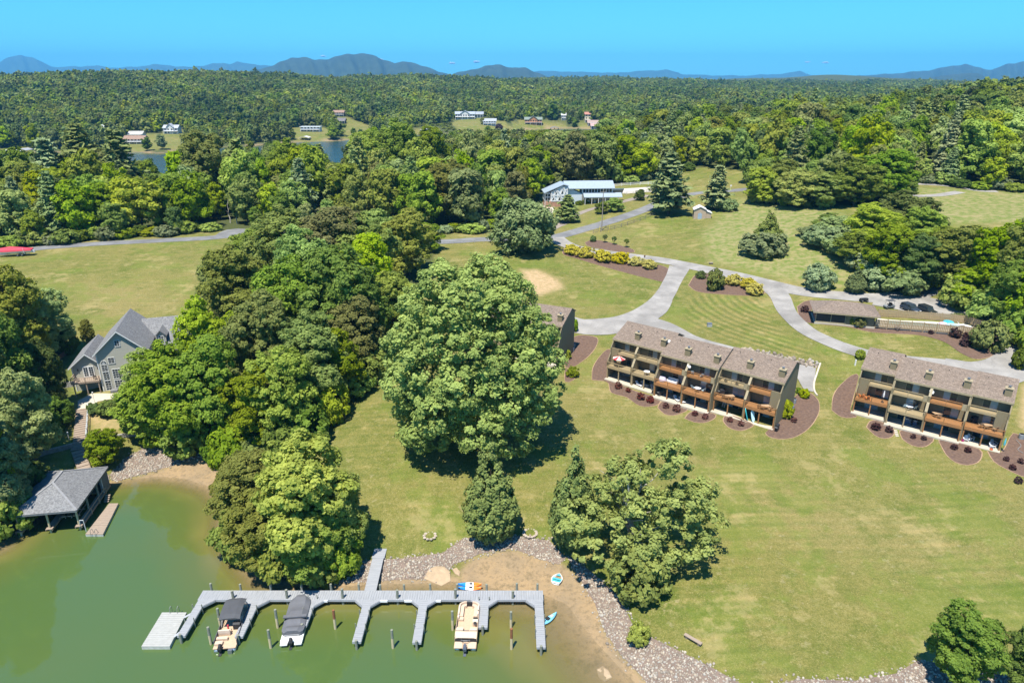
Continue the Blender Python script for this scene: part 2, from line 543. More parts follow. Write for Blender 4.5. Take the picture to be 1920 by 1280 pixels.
NA, NR = 640, 440
ang = np.radians(np.linspace(-74, 74, NA))
rad = np.concatenate([np.geomspace(22, 330, 270, endpoint=False), np.geomspace(330, 18300, NR - 270)])
AA, RR = np.meshgrid(ang, rad)
GX, GY = (np.sin(AA) * RR).ravel(), (np.cos(AA) * RR).ravel()
GH = terrain(GX, GY)
S1 = poly_sd(LAKE1, GX, GY)
S2 = poly_sd(LAKE2, GX, GY)
MUD = [pxpoly([(862, 1100), (866, 1070), (885, 1050), (950, 1030), (1030, 1045), (1075, 1075), (1115, 1115), (1128, 1180), (1165, 1232), (1240, 1310), (1190, 1310), (1060, 1190), (1000, 1120)]),
       pxpoly([(255, 895), (330, 868), (380, 848), (425, 868), (440, 905), (430, 935), (400, 918), (340, 900)]),
       pxpoly([(420, 990), (440, 985), (470, 1030), (520, 1080), (600, 1088), (860, 1080), (860, 1100), (500, 1100), (460, 1060)])]
mud = np.zeros(GX.shape)
nr = RR.ravel() < 160
for pl in MUD:
    mud[nr] = np.maximum(mud[nr], 1 - sstep(-.3, .9, poly_sd(pl, GX[nr], GY[nr])))
mud = np.maximum(mud, 1 - sstep(-.2, .7, S1))
mud = np.maximum(mud, 1 - sstep(2, 5, S2))
FAR_OPEN = [[(228, 268), (262, 250), (300, 250), (345, 262), (352, 283), (260, 287)], [(535, 243), (560, 238), (600, 238), (622, 246), (614, 264), (556, 268)],
            [(632, 222), (655, 221), (702, 238), (690, 262), (645, 263)], [(845, 232), (880, 216), (920, 225), (965, 238), (962, 250), (868, 251)],
            [(960, 238), (972, 226), (1040, 226), (1082, 243), (960, 247)], [(1090, 228), (1150, 232), (1160, 243), (1090, 243)], [(-40, 278), (52, 276), (58, 300), (-40, 300)],
            [(168, 246), (205, 240), (215, 252), (180, 256)], [(305, 243), (338, 240), (345, 256), (315, 258)], [(770, 240), (820, 238), (820, 254), (770, 256)]]
FAR_OPEN_W = [pxpoly(p) for p in FAR_OPEN]
WOODLINE = [(-400, 470), (0, 466), (60, 463), (200, 448), (330, 440), (410, 432), (470, 428), (560, 430), (700, 430), (820, 436), (900, 436), (940, 425), (1000, 392), (1016, 368), (1060, 352),
            (1150, 346), (1240, 335), (1300, 318), (1320, 313), (1395, 320), (1405, 350), (1420, 378), (1480, 388), (1560, 388), (1640, 380), (1718, 368), (1722, 345), (1780, 347), (1840, 356), (1920, 360), (2400, 370)]
_wx, _wy = zip(*WOODLINE)
def is_wood(x, y, z):
    px, py = proj(x, y, z)
    w = py < np.interp(px, _wx, _wy)
    for pl in FAR_OPEN_W:
        w &= poly_sd(pl, x, y) > 2
    return w
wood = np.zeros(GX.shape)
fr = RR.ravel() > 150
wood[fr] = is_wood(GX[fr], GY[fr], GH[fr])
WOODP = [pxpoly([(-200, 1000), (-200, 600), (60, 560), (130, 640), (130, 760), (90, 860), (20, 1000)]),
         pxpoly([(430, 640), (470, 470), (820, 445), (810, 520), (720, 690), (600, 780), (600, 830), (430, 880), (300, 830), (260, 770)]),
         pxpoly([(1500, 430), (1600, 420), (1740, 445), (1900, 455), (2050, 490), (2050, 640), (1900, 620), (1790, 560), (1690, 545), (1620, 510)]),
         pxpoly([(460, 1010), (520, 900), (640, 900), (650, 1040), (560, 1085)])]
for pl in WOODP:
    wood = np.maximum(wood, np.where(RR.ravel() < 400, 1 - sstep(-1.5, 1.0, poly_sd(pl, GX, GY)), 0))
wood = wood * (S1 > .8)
def zone_of(polys, soft=2.5):
    z = np.zeros(GX.shape)
    k = RR.ravel() < 450
    for pl in polys:
        z[k] = np.maximum(z[k], 1 - sstep(-soft, soft * .6, poly_sd(pxpoly(pl), GX[k], GY[k])))
    return z
bare = zone_of([[(975, 505), (1010, 505), (1050, 525), (1060, 540), (1010, 555), (985, 540)]], 2.2)
bare = np.maximum(bare, .8 * zone_of([[(1915, 720), (1960, 700), (2000, 780), (1960, 830), (1908, 800)]], 1.0))
bare = np.maximum(bare, .55 * zone_of([[(150, 775), (240, 770), (260, 800), (180, 812)]], 1.5))
arcs = zone_of([[(1285, 560), (1310, 550), (1430, 558), (1450, 600), (1490, 640), (1540, 668), (1450, 665), (1360, 640), (1290, 610)]], 2.0)
mead = zone_of([[(1310, 440), (1380, 370), (1500, 385), (1590, 400), (1500, 430), (1560, 480), (1640, 525), (1690, 548), (1560, 545), (1450, 520), (1330, 490)],
                [(1710, 350), (1900, 360), (2000, 360), (2000, 420), (1740, 420)]], 4)
dry = np.clip(.5 + .5 * np.sin(GX / 23 + 1) * np.sin(GY / 17 + .4), 0, 1) * .5
dry = np.maximum(dry, .9 * zone_of([[(130, 520), (280, 530), (390, 560), (330, 590), (140, 620)], [(1180, 800), (1350, 850), (1900, 1020), (1900, 1110), (1500, 1060)]], 9))
k = np.arange(NA * (NR - 1))
k = k[(k % NA) != NA - 1]
GF = np.stack([k, k + 1, k + NA + 1, k + NA], 1)[:, ::-1]
one = np.ones_like(GX)
gm = ground_material()
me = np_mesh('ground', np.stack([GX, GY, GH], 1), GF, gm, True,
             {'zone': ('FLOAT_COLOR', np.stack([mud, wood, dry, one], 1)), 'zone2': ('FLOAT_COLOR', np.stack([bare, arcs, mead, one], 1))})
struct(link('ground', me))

# ================================================================ WATER
def water_material(name, ripple, rough, deep=(.062, .106, .030)):
    m, n, l, b = _new(name)
    at = n.new('ShaderNodeAttribute'); at.attribute_name = 'depth'
    ramp = n.new('ShaderNodeValToRGB')
    e = ramp.color_ramp.elements
    e[0].position, e[0].color = 0.0, (.19, .145, .065, 1)
    e[1].position, e[1].color = 1.0, (*deep, 1)
    x = ramp.color_ramp.elements.new(.22); x.color = (.140, .128, .036, 1)
    x = ramp.color_ramp.elements.new(.5); x.color = (.082, .106, .025, 1)
    geo = n.new('ShaderNodeNewGeometry')
    nz = n.new('ShaderNodeTexNoise'); nz.inputs['Scale'].default_value = .07; nz.inputs['Detail'].default_value = 3
    l.new(geo.outputs['Position'], nz.inputs['Vector'])
    ad = n.new('ShaderNodeMath'); ad.operation = 'MULTIPLY_ADD'
    l.new(nz.outputs[0], ad.inputs[0]); ad.inputs[1].default_value = .5; ad.inputs[2].default_value = -.25
    mr = n.new('ShaderNodeMapRange'); mr.inputs[1].default_value = 0; mr.inputs[2].default_value = 1.7
    l.new(at.outputs['Fac'], mr.inputs[0])
    sm = n.new('ShaderNodeMath'); sm.operation = 'ADD'
    l.new(mr.outputs[0], sm.inputs[0]); l.new(ad.outputs[0], sm.inputs[1])
    l.new(sm.outputs[0], ramp.inputs[0])
    l.new(ramp.outputs[0], b.inputs['Base Color'])
    b.inputs['Roughness'].default_value = rough
    b.inputs['IOR'].default_value = 1.5
    b.inputs['Specular IOR Level'].default_value = .6
    n2 = n.new('ShaderNodeTexNoise'); n2.inputs['Scale'].default_value = 1.3; n2.inputs['Detail'].default_value = 3
    l.new(geo.outputs['Position'], n2.inputs['Vector'])
    bp = n.new('ShaderNodeBump'); bp.inputs['Strength'].default_value = ripple; bp.inputs['Distance'].default_value = .05 if ripple < .5 else .6
    l.new(n2.outputs[0], bp.inputs['Height']); l.new(bp.outputs[0], b.inputs['Normal'])
    tr = n.new('ShaderNodeBsdfTransparent')
    al = n.new('ShaderNodeMapRange'); al.inputs[1].default_value = 0; al.inputs[2].default_value = .5; al.inputs[3].default_value = .12; al.inputs[4].default_value = 1.
    l.new(at.outputs['Fac'], al.inputs[0])
    ms = n.new('ShaderNodeMixShader')
    l.new(al.outputs[0], ms.inputs[0]); l.new(tr.outputs[0], ms.inputs[1]); l.new(b.outputs[0], ms.inputs[2])
    l.new(ms.outputs[0], n['Material Output'].inputs[0])
    return m
wmat = water_material('cove_water', .10, .03)
wmat2 = water_material('lake_water', 1., .12, (.020, .050, .050))
def water_sheet(name, sel_r):
    ok = (GH < .12) & sel_r
    keep = ok[GF].any(1)
    f = GF[keep]
    u, inv = np.unique(f, return_inverse=True)
    v = np.stack([GX[u], GY[u], np.zeros(len(u))], 1)
    me = np_mesh(name, v, inv.reshape(f.shape), wmat if name[0] == 'c' else wmat2, True, {'depth': ('FLOAT', np.maximum(-GH[u], 0))})
    return struct(link(name, me))
water_sheet('cove_water', RR.ravel() < 230)
water_sheet('lake_water', (RR.ravel() > 300) & (RR.ravel() < 1300))

# ================================================================ DRAPED SHEETS (roads, beds)
def drape(name, poly, m, dz, step=1.5):
    poly = np.asarray(poly)[:, :2]
    pts = []
    n = len(poly)
    for i in range(n):
        a, b_ = poly[i], poly[(i + 1) % n]
        kk = max(1, int(np.hypot(*(b_ - a)) / step))
        for j in range(kk):
            pts.append(a + (b_ - a) * j / kk)
    nb = len(pts)
    lo, hi = poly.min(0), poly.max(0)
    gx, gy = np.meshgrid(np.arange(lo[0], hi[0], step), np.arange(lo[1], hi[1], step))
    gx, gy = gx.ravel(), gy.ravel()
    ins = poly_sd(poly, gx, gy) < -step * .35
    pts += list(np.stack([gx[ins], gy[ins]], 1))
    vv = [Vector((float(p[0]), float(p[1]))) for p in pts]
    r = mgeo.delaunay_2d_cdt(vv, [], [list(range(nb))], 1, 1e-5)
    xy = np.array([tuple(p) for p in r[0]])
    z = terrain(xy[:, 0], xy[:, 1]) + dz
    f = np.array([t if len(t) == 3 else t[:3] for t in r[2]])
    v = np.column_stack([xy, z])
    a, b_, c_ = v[f[:, 0]], v[f[:, 1]], v[f[:, 2]]
    fl = ((b_ - a)[:, 0] * (c_ - a)[:, 1] - (b_ - a)[:, 1] * (c_ - a)[:, 0]) < 0
    f[fl] = f[fl][:, ::-1]
    return link(name, np_mesh(name, v, f, m, True))

def smooth_line(p, step=1.5):
    """Catmull-Rom through world points"""
    p = np.asarray(p)[:, :2]
    q = np.vstack([2 * p[0] - p[1], p, 2 * p[-1] - p[-2]])
    out = []
    for i in range(1, len(q) - 2):
        n = max(2, int(np.hypot(*(q[i + 1] - q[i])) / step))
        for t in np.linspace(0, 1, n, endpoint=False):
            a, b_, c_, d = q[i - 1], q[i], q[i + 1], q[i + 2]
            out.append(.5 * ((2 * b_) + (c_ - a) * t + (2 * a - 5 * b_ + 4 * c_ - d) * t ** 2 + (3 * b_ - a - 3 * c_ + d) * t ** 3))
    out.append(p[-1])
    return np.array(out)

def ribbon(name, pxs, width, m, dz, nc=5, ext=None):
    pts = smooth_line([T(*q) for q in pxs])
    d = np.gradient(pts, axis=0)
    d /= np.linalg.norm(d, axis=1)[:, None] + 1e-9
    nrm = np.stack([-d[:, 1], d[:, 0]], 1)
    w = np.interp(np.linspace(0, 1, len(pts)), np.linspace(0, 1, len(width)), width) if isinstance(width, (list, tuple)) else np.full(len(pts), width)
    jit = np.cumsum(rng.normal(0, .03, len(pts)))
    jit -= np.linspace(0, jit[-1], len(pts))
    off = np.linspace(-.5, .5, nc)
    X = pts[:, None, 0] + nrm[:, None, 0] * (off[None] * w[:, None] + jit[:, None] * .4)
    Y = pts[:, None, 1] + nrm[:, None, 1] * (off[None] * w[:, None] + jit[:, None] * .4)
    Z = terrain(X.ravel(), Y.ravel()) + dz
    v = np.column_stack([X.ravel(), Y.ravel(), Z])
    k = np.arange((len(pts) - 1) * nc); k = k[k % nc != nc - 1]
    f = np.stack([k, k + nc, k + nc + 1, k + 1], 1)
    return struct(link(name, np_mesh(name, v, f, m, True)))

def paving(name, c1, c2, crack):
    m = mat(name, c1, .92, c2, .28, 9, .4, 10., contrast=1.5)
    n, l = m.node_tree.nodes, m.node_tree.links
    bs = n['Principled BSDF']
    src = bs.inputs['Base Color'].links[0].from_socket
    tc = n.new('ShaderNodeTexCoord')
    nz = n.new('ShaderNodeTexNoise'); nz.inputs['Scale'].default_value = .8; nz.inputs['Detail'].default_value = 4
    l.new(tc.outputs['Object'], nz.inputs['Vector'])
    ad = n.new('ShaderNodeMixRGB'); ad.blend_type = 'ADD'; ad.inputs[0].default_value = 1.5
    l.new(tc.outputs['Object'], ad.inputs[1]); l.new(nz.outputs['Color'], ad.inputs[2])
    vo = n.new('ShaderNodeTexVoronoi'); vo.feature = 'DISTANCE_TO_EDGE'; vo.inputs['Scale'].default_value = .33
    l.new(ad.outputs[0], vo.inputs['Vector'])
    mr = n.new('ShaderNodeMapRange'); mr.inputs[1].default_value = .004; mr.inputs[2].default_value = .022; mr.inputs[3].default_value = .28; mr.inputs[4].default_value = 0.
    l.new(vo.outputs['Distance'], mr.inputs[0])
    v2 = n.new('ShaderNodeTexNoise'); v2.inputs['Scale'].default_value = .09; v2.inputs['Detail'].default_value = 5
    l.new(tc.outputs['Object'], v2.inputs['Vector'])
    m2 = n.new('ShaderNodeMapRange'); m2.inputs[1].default_value = .52; m2.inputs[2].default_value = .64; m2.inputs[3].default_value = 0; m2.inputs[4].default_value = .45
    l.new(v2.outputs[0], m2.inputs[0])
    x1 = n.new('ShaderNodeMixRGB'); x1.inputs[2].default_value = (*tuple(q * .66 for q in c2), 1)
    l.new(m2.outputs[0], x1.inputs[0]); l.new(src, x1.inputs[1])
    x2 = n.new('ShaderNodeMixRGB'); x2.inputs[2].default_value = (*crack, 1)
    l.new(mr.outputs[0], x2.inputs[0]); l.new(x1.outputs[0], x2.inputs[1])
    l.new(x2.outputs[0], bs.inputs['Base Color'])
    return m
asph = paving('drive_asphalt', (.31, .292, .268), (.215, .203, .186), (.11, .103, .09))
asph2 = paving('road_asphalt', (.205, .205, .205), (.14, .14, .14), (.07, .07, .065))
grav = mat('gravel_drive', (.46, .42, .37), .95, (.31, .27, .22), .5, 8, .5, 9., contrast=1.4)
mulch = mat('mulch', (.160, .102, .072), .95, (.085, .052, .038), 2.5, 8, .8, 6.)
earth = mat('bed_edge_earth', (.36, .24, .15), .95, (.25, .17, .1), 2., 6)
concrete = mat('concrete', (.52, .46, .37), .9, (.42, .37, .3), .9, 6)

ribbon('upper_road', [(-260, 508), (-60, 484), (20, 472), (100, 463), (200, 456), (300, 451), (400, 445.5), (470, 438), (560, 440), (700, 446), (820, 453), (900, 449), (980, 447), (1040, 444),
                      (1090, 431), (1150, 413), (1205, 394), (1250, 376), (1310, 362), (1390, 356), (1440, 349)], 5.6, asph2, .06)
drape('turning_spur', pxpoly([(398, 446), (412, 436), (425, 431), (445, 429), (470, 430), (475, 440), (440, 447)]), asph2, .066)['kind'] = 'structure'
ribbon('entrance_drive', [(1040, 446), (1056, 456), (1085, 466), (1130, 473), (1180, 480), (1240, 488), (1300, 500), (1370, 515), (1440, 532), (1500, 546), (1570, 554), (1640, 559), (1700, 555), (1742, 543), (1765, 528)],
       [6.5, 5, 4.8, 4.8, 4.8, 5, 5.5, 5.5, 5.5, 6, 6, 4], asph, .074)
ribbon('pool_loop_drive', [(1670, 560), (1740, 567), (1800, 580), (1860, 602), (1905, 636), (1912, 665), (1890, 690), (1845, 700), (1780, 692)], [6, 7, 6, 5, 5, 6, 8, 9, 9], asph, .080)
ribbon('inner_drive', [(1440, 534), (1462, 556), (1478, 588), (1510, 618), (1555, 641), (1605, 659), (1660, 672), (1740, 684), (1830, 697)], [6, 5, 4.5, 4, 4, 4, 4, 6, 8], asph, .086)
ribbon('condo_drive', [(1275, 500), (1262, 525), (1247, 552), (1222, 582), (1180, 603), (1130, 612), (1085, 611), (1060, 603)], [6, 5, 4.8, 5.2, 7, 8, 9, 7], asph, .092)
ribbon('rear_drive', [(1190, 600), (1240, 612), (1300, 640), (1370, 660), (1440, 680), (1500, 694), (1525, 700)], [8, 6, 5, 5, 5, 6, 6], asph, .098)
ribbon('house_drive', [(1010, 444), (1035, 428), (1062, 416), (1078, 404), (1110, 392), (1160, 380), (1215, 366)], [6, 4, 3.5, 3, 3, 4, 4], mat('dirt_lane', (.27, .23, .19), .95, (.2, .165, .14), .6, 6), .05)
drape('building_forecourt', pxpoly([(1000, 392), (1018, 380), (1040, 386), (1036, 402), (1008, 408)]), concrete, .05)['kind'] = 'structure'
ribbon('field_lane', [(1712, 368), (1760, 366), (1800, 360)], 4, asph, .05)
ribbon('hill_lane', [(1718, 345), (1760, 347), (1800, 352), (1840, 358), (1870, 359)], 3, asph, .06)
drape('parking_pad', pxpoly([(1635, 572), (1640, 562), (1720, 560), (1780, 575), (1800, 588), (1795, 598), (1700, 584)]), asph, .104)['kind'] = 'structure'

def z2(pts, s, ox, oy):
    return [(ox + a / s, oy + b_ / s) for a, b_ in pts]
BEDS = [[(1055, 470), (1062, 463), (1080, 466), (1130, 479), (1200, 491), (1240, 498), (1258, 510), (1250, 528), (1215, 522), (1150, 505), (1085, 486), (1058, 478)],
        [(1097, 455), (1110, 450), (1135, 453), (1165, 461), (1187, 468), (1184, 474), (1140, 469), (1105, 462)],
        [(1291, 535), (1303, 517), (1320, 511), (1350, 512), (1390, 522), (1432, 538), (1432, 550), (1410, 554), (1360, 552), (1310, 547)],
        [(1495, 575), (1510, 565), (1530, 565), (1528, 590), (1640, 604), (1830, 622), (1880, 636), (1880, 650), (1862, 666), (1830, 673), (1800, 661), (1770, 641), (1720, 628), (1640, 623), (1590, 613), (1540, 608), (1503, 600)],
        [(1746, 586), (1752, 580), (1780, 588), (1790, 597), (1765, 596)],
        [(1110, 712), (1112, 690), (1125, 668), (1143, 655), (1150, 690), (1140, 712)],
        [(1066, 640), (1085, 629), (1118, 633), (1117, 650), (1098, 672), (1068, 690), (1058, 680)],
        [(1060, 690), (1080, 700), (1075, 712), (1060, 715)],
        z2([(140, 585), (180, 605), (205, 680), (330, 718), (400, 770), (470, 795), (560, 785), (600, 755), (560, 715), (400, 670), (260, 610), (170, 570)], 4.364, 1100, 580),
        z2([(585, 805), (600, 770), (650, 745), (760, 765), (830, 810), (780, 845), (710, 865), (640, 855)], 4.364, 1100, 580),
        z2([(805, 890), (840, 850), (900, 830), (1000, 845), (1055, 865), (1030, 900), (960, 925), (880, 920)], 4.364, 1100, 580),
        z2([(1120, 915), (1130, 875), (1200, 872), (1330, 925), (1362, 950), (1290, 985), (1230, 988), (1160, 962)], 4.364, 1100, 580),
        z2([(1465, 1010), (1500, 975), (1560, 960), (1575, 880), (1640, 800), (1700, 720), (1740, 690), (1820, 680), (1890, 740), (1900, 830), (1850, 930), (1780, 1000), (1680, 1050), (1570, 1058), (1490, 1038)], 4.364, 1100, 580),
        z2([(0, 740), (10, 620), (60, 520), (150, 430), (210, 390), (265, 400), (215, 600), (185, 720), (195, 770), (250, 800), (190, 815), (90, 805)], 5.333, 1560, 630),
        z2([(350, 910), (380, 855), (450, 845), (540, 885), (622, 940), (600, 1000), (520, 1022), (430, 990)], 5.333, 1560, 630),
        z2([(680, 965), (700, 945), (860, 975), (1012, 1020), (970, 1080), (900, 1107), (800, 1090), (710, 1030)], 5.333, 1560, 630),
        z2([(1075, 1060), (1090, 1035), (1280, 1075), (1470, 1130), (1492, 1200), (1450, 1262), (1350, 1287), (1240, 1262), (1150, 1190)], 5.333, 1560, 630),
        z2([(1560, 1150), (1700, 1160), (1790, 1000), (1850, 980), (2050, 1100), (2250, 1400), (1980, 1420), (1750, 1330), (1620, 1250)], 5.333, 1560, 630)]
for bp_ in BEDS:
    w = pxpoly(bp_)
    w = smooth_line(np.vstack([w, w[:1]]), 1.0)[:-1]
    cxy = w.mean(0)
    d = w - cxy
    big_ = cxy + d * (1 + .16 / np.linalg.norm(d, axis=1))[:, None]
    o = drape('mulch_bed', w, mulch, .055, 1.2)
    o['kind'] = 'structure'
    e = drape('bed_edge', big_, earth, .045, 1.2)
    e.parent = o

# ================================================================ RIPRAP
def rock_proto():
    t = (1 + 5 ** .5) / 2
    v = np.array([(-1, t, 0), (1, t, 0), (-1, -t, 0), (1, -t, 0), (0, -1, t), (0, 1, t), (0, -1, -t), (0, 1, -t), (t, 0, -1), (t, 0, 1), (-t, 0, -1), (-t, 0, 1)]) / 1.9
    f = np.array([(0, 11, 5), (0, 5, 1), (0, 1, 7), (0, 7, 10), (0, 10, 11), (1, 5, 9), (5, 11, 4), (11, 10, 2), (10, 7, 6), (7, 1, 8), (3, 9, 4), (3, 4, 2), (3, 2, 6), (3, 6, 8), (3, 8, 9), (4, 9, 5), (2, 4, 11), (6, 2, 10), (8, 6, 7), (9, 8, 1)])
    return v, f
def rock_material():
    m, n, l, b = _new('riprap_stone')
    b.inputs['Roughness'].default_value = .9
    at = n.new('ShaderNodeAttribute'); at.attribute_name = 'tint'
    rp = n.new('ShaderNodeValToRGB')
    e = rp.color_ramp.elements
    e[0].position, e[0].color = 0, (.18, .148, .115, 1)
    e[1].position, e[1].color = 1, (.45, .39, .305, 1)
    for p, c in ((.25, (.25, .215, .175, 1)), (.5, (.33, .265, .195, 1)), (.75, (.30, .28, .245, 1))):
        x = e.new(p); x.color = c
    l.new(at.outputs['Fac'], rp.inputs[0]); l.new(rp.outputs[0], b.inputs['Base Color'])
    return m
rockm = rock_material()
def rocks(name, polys, dens, s0, s1, sink=.25, base=None, bias=0.):
    pv, pf = rock_proto()
    V, Fc, Tn = [], [], []
    off = 0
    for pl in polys:
        lo, hi = pl.min(0), pl.max(0)
        n = int((hi - lo).prod() * dens)
        xy = lo + rng.random((n, 2)) * (hi - lo)
        sdv = poly_sd(pl, xy[:, 0], xy[:, 1])
        xy = xy[sdv < rng.normal(0, .35, n)]
        n = len(xy)
        z = terrain(xy[:, 0], xy[:, 1])
        s = s0 + (s1 - s0) * rng.random(n) ** 2
        A = rng.normal(size=(n, 3, 3))
        Q, _ = np.linalg.qr(A)
        sc3 = s[:, None] * rng.uniform(.55, 1.15, (n, 3))
        vv = pv[None] * sc3[:, None] * rng.uniform(.8, 1.2, (n, 12, 1))
        vv = np.einsum('nij,nkj->nki', Q, vv)
        vv += np.stack([xy[:, 0], xy[:, 1], z + s * sink], 1)[:, None]
        V.append(vv.reshape(-1, 3))
        Fc.append((pf[None] + (np.arange(n) * 12)[:, None, None]).reshape(-1, 3) + off)
        off += n * 12
        Tn.append(np.repeat(np.clip(rng.random(n) + bias, 0, 1), 12))
    return link(name, np_mesh(name, np.vstack(V), np.vstack(Fc), rockm, False, {'tint': ('FLOAT', np.concatenate(Tn))}))
RIP = [[(205, 890), (235, 858), (290, 828), (330, 838), (365, 848), (385, 853), (330, 870), (270, 888), (215, 903)],
       [(560, 1075), (640, 1050), (700, 1050), (760, 1046), (830, 1036), (870, 1008), (960, 1003), (1030, 1013), (1062, 1045), (1048, 1058), (960, 1028), (900, 1038), (850, 1058), (830, 1084), (760, 1086), (650, 1092), (570, 1095)],
       [(1060, 1038), (1110, 1072), (1150, 1108), (1172, 1140), (1190, 1180), (1260, 1213), (1330, 1248), (1400, 1288), (1500, 1335), (1260, 1335), (1205, 1270), (1162, 1225), (1132, 1180), (1115, 1130), (1090, 1090)],
       [(1420, 1292), (1500, 1272), (1600, 1276), (1680, 1262), (1720, 1238), (1790, 1246), (1930, 1266), (2020, 1290), (1960, 1350), (1400, 1350)],
       [(418, 1000), (450, 985), (520, 1030), (560, 1075), (520, 1090), (470, 1050)],
       [(0, 985), (60, 940), (130, 905), (205, 890), (205, 903), (150, 917), (90, 945), (30, 995)]]
RIPW = [pxpoly(p) for p in RIP]
for i, w in enumerate(RIPW):
    drape('rubble_bank', w, mat('rubble_soil', (.22, .165, .13), .95, (.13, .10, .08), 1.5, 6, .6), .03, 1.5)['kind'] = 'structure'
tag(rocks('riprap', RIPW, 24, .08, .22), 'grey and tan riprap stones piled along the water edge', 'riprap', kind='stuff')
SCAT = [pxpoly([(1085, 1085), (1110, 1075), (1170, 1180), (1260, 1240), (1330, 1300), (1230, 1310), (1150, 1240), (1120, 1170)]), pxpoly([(870, 1060), (1040, 1040), (1100, 1110), (1090, 1200), (1030, 1160), (1000, 1115), (880, 1095)])]
tag(rocks('loose_stones', SCAT[:1], 1.1, .06, .22, .1, None, .35), 'pale loose stones scattered on the muddy shore', 'stones', kind='stuff')

# pale bedrock slabs
def slab(pts, h, label):
    w = [T(*q) for q in pts]
    c = np.mean(w, 0)
    mb = MB()
    secs = []
    for k, (sc_, dz) in enumerate(((1.0, -.15), (.96, h * .45), (.8, h * .8), (.45, h))):
        secs.append([tuple(c + (p - c) * sc_ * (1 + .05 * math.sin(i * 2.3 + k)) + np.array([0, 0, dz + .05 * math.sin(i * 1.7 + k)])) for i, p in enumerate(w)])
    mb.loft(secs)
    o = mb.obj('rock_slab', mat('slab_stone', (.42, .315, .20), .9, (.32, .235, .15), 1.6, 6, .8))
    return tag(o, label, 'rock')
slab([(795, 1085), (803, 1068), (815, 1060), (832, 1062), (845, 1072), (846, 1090), (828, 1098)], .22, 'large tan bedrock slab at the water edge beside the gangway')
slab([(848, 1068), (856, 1064), (864, 1072), (862, 1080), (853, 1076)], .18, 'small tan bedrock slab next to the large slab')
slab([(1118, 1255), (1130, 1248), (1142, 1255), (1148, 1270), (1134, 1280), (1122, 1270)], .15, 'pale rock poking out of the muddy shallows by the shore')

# ================================================================ DISTANT MOUNTAINS, HAZE, CLOUDS
def ridge(name, prof, dist, col, depth, base=-40):
    xs = np.arange(prof[0][0], prof[-1][0], 3.)
    ys = np.interp(xs, *zip(*prof))
    r2 = np.random.default_rng(int(dist))
    wig = np.convolve(r2.normal(0, 1, len(xs) + 20), np.ones(9) / 9, 'same')[10:-10]
    ys = ys + wig * .6
    rows = 16
    V = []
    zc = dist * _c
    for k in range(rows):
        t = k / (rows - 1) * 2 - 1          # -1 front foot, 0 crest, 1 back foot
        for j, (px, py) in enumerate(zip(xs, ys)):
            zt = CAM_H + (149 - py) / FPX * dist * 1.07
            f = 1 - abs(t) ** 1.25
            spur = .22 * math.sin(px / 9. + t * 2) * (1 - f) * f * 3 + .12 * math.sin(px / 4.1 + 5 * t) * (1 - f) * f * 3
            z = base + (zt - base) * max(0, f * (1 + spur))
            d = dist + t * depth
            V.append(((px - 960) / FPX * (dist * _c + (CAM_H - zt) * _s) * (d / dist), d, z))
    n = len(xs)
    k = np.arange((rows - 1) * n); k = k[k % n != n - 1]
    F = np.stack([k, k + 1, k + n + 1, k + n], 1)
    m = mat(name + '_forest', col, .95, tuple(c * .55 for c in col), .004 * 6000 / dist * 2, 8)
    return struct(link(name, np_mesh(name, np.array(V), F, m, True)))
gcol = (.042, .066, .046)
ridge('mountain', [(440, 150), (480, 134), (515, 127), (545, 115), (565, 114), (590, 119), (620, 116), (650, 110), (668, 108), (690, 110), (720, 118), (740, 124), (770, 121), (790, 127), (820, 136), (860, 144), (900, 152)], 7000, gcol, 1700)
ridge('mountain', [(820, 150), (850, 140), (885, 133), (910, 128), (940, 126), (960, 131), (985, 131), (1010, 139), (1040, 149), (1080, 160)], 6300, gcol, 1400)
ridge('mountain', [(1540, 160), (1610, 143), (1680, 140), (1740, 135), (1790, 127), (1810, 125), (1830, 130), (1860, 134), (1890, 125), (1925, 120), (1990, 112), (2100, 120), (2250, 150)], 9000, gcol, 2000)
ridge('mountain', [(1640, 165), (1720, 150), (1800, 139), (1830, 139), (1860, 147), (1900, 160)], 6000, gcol, 1300)
bcol = (.05, .09, .06)
ridge('far_ridge', [(-200, 140), (-60, 128), (0, 122), (18, 115), (40, 111), (62, 116), (90, 127), (110, 130), (180, 128), (210, 131), (250, 130), (285, 126), (310, 127), (360, 130), (400, 124), (430, 125), (445, 121), (470, 126), (500, 127), (560, 132), (640, 140)], 14500, bcol, 2200)
ridge('far_ridge', [(900, 146), (1010, 136), (1060, 137), (1150, 139), (1200, 136), (1250, 134), (1280, 141), (1340, 143), (1400, 143), (1470, 140), (1500, 136), (1520, 142), (1600, 146)], 15000, bcol, 2200)

m, n, l, b = _new('haze_air')
n.remove(b)
pv = n.new('ShaderNodeVolumePrincipled')
pv.inputs['Color'].default_value = (.13, .52, .95, 1)
pv.inputs['Density'].default_value = 7e-5
pv.inputs['Anisotropy'].default_value = 0.0
l.new(pv.outputs[0], n['Material Output'].inputs['Volume'])
hz = MB().box(-18600, 18600, -400, 18700, -7, 640).obj('haze', m)
tag(hz, 'pale blue summer haze over the far hills', 'haze', kind='stuff')

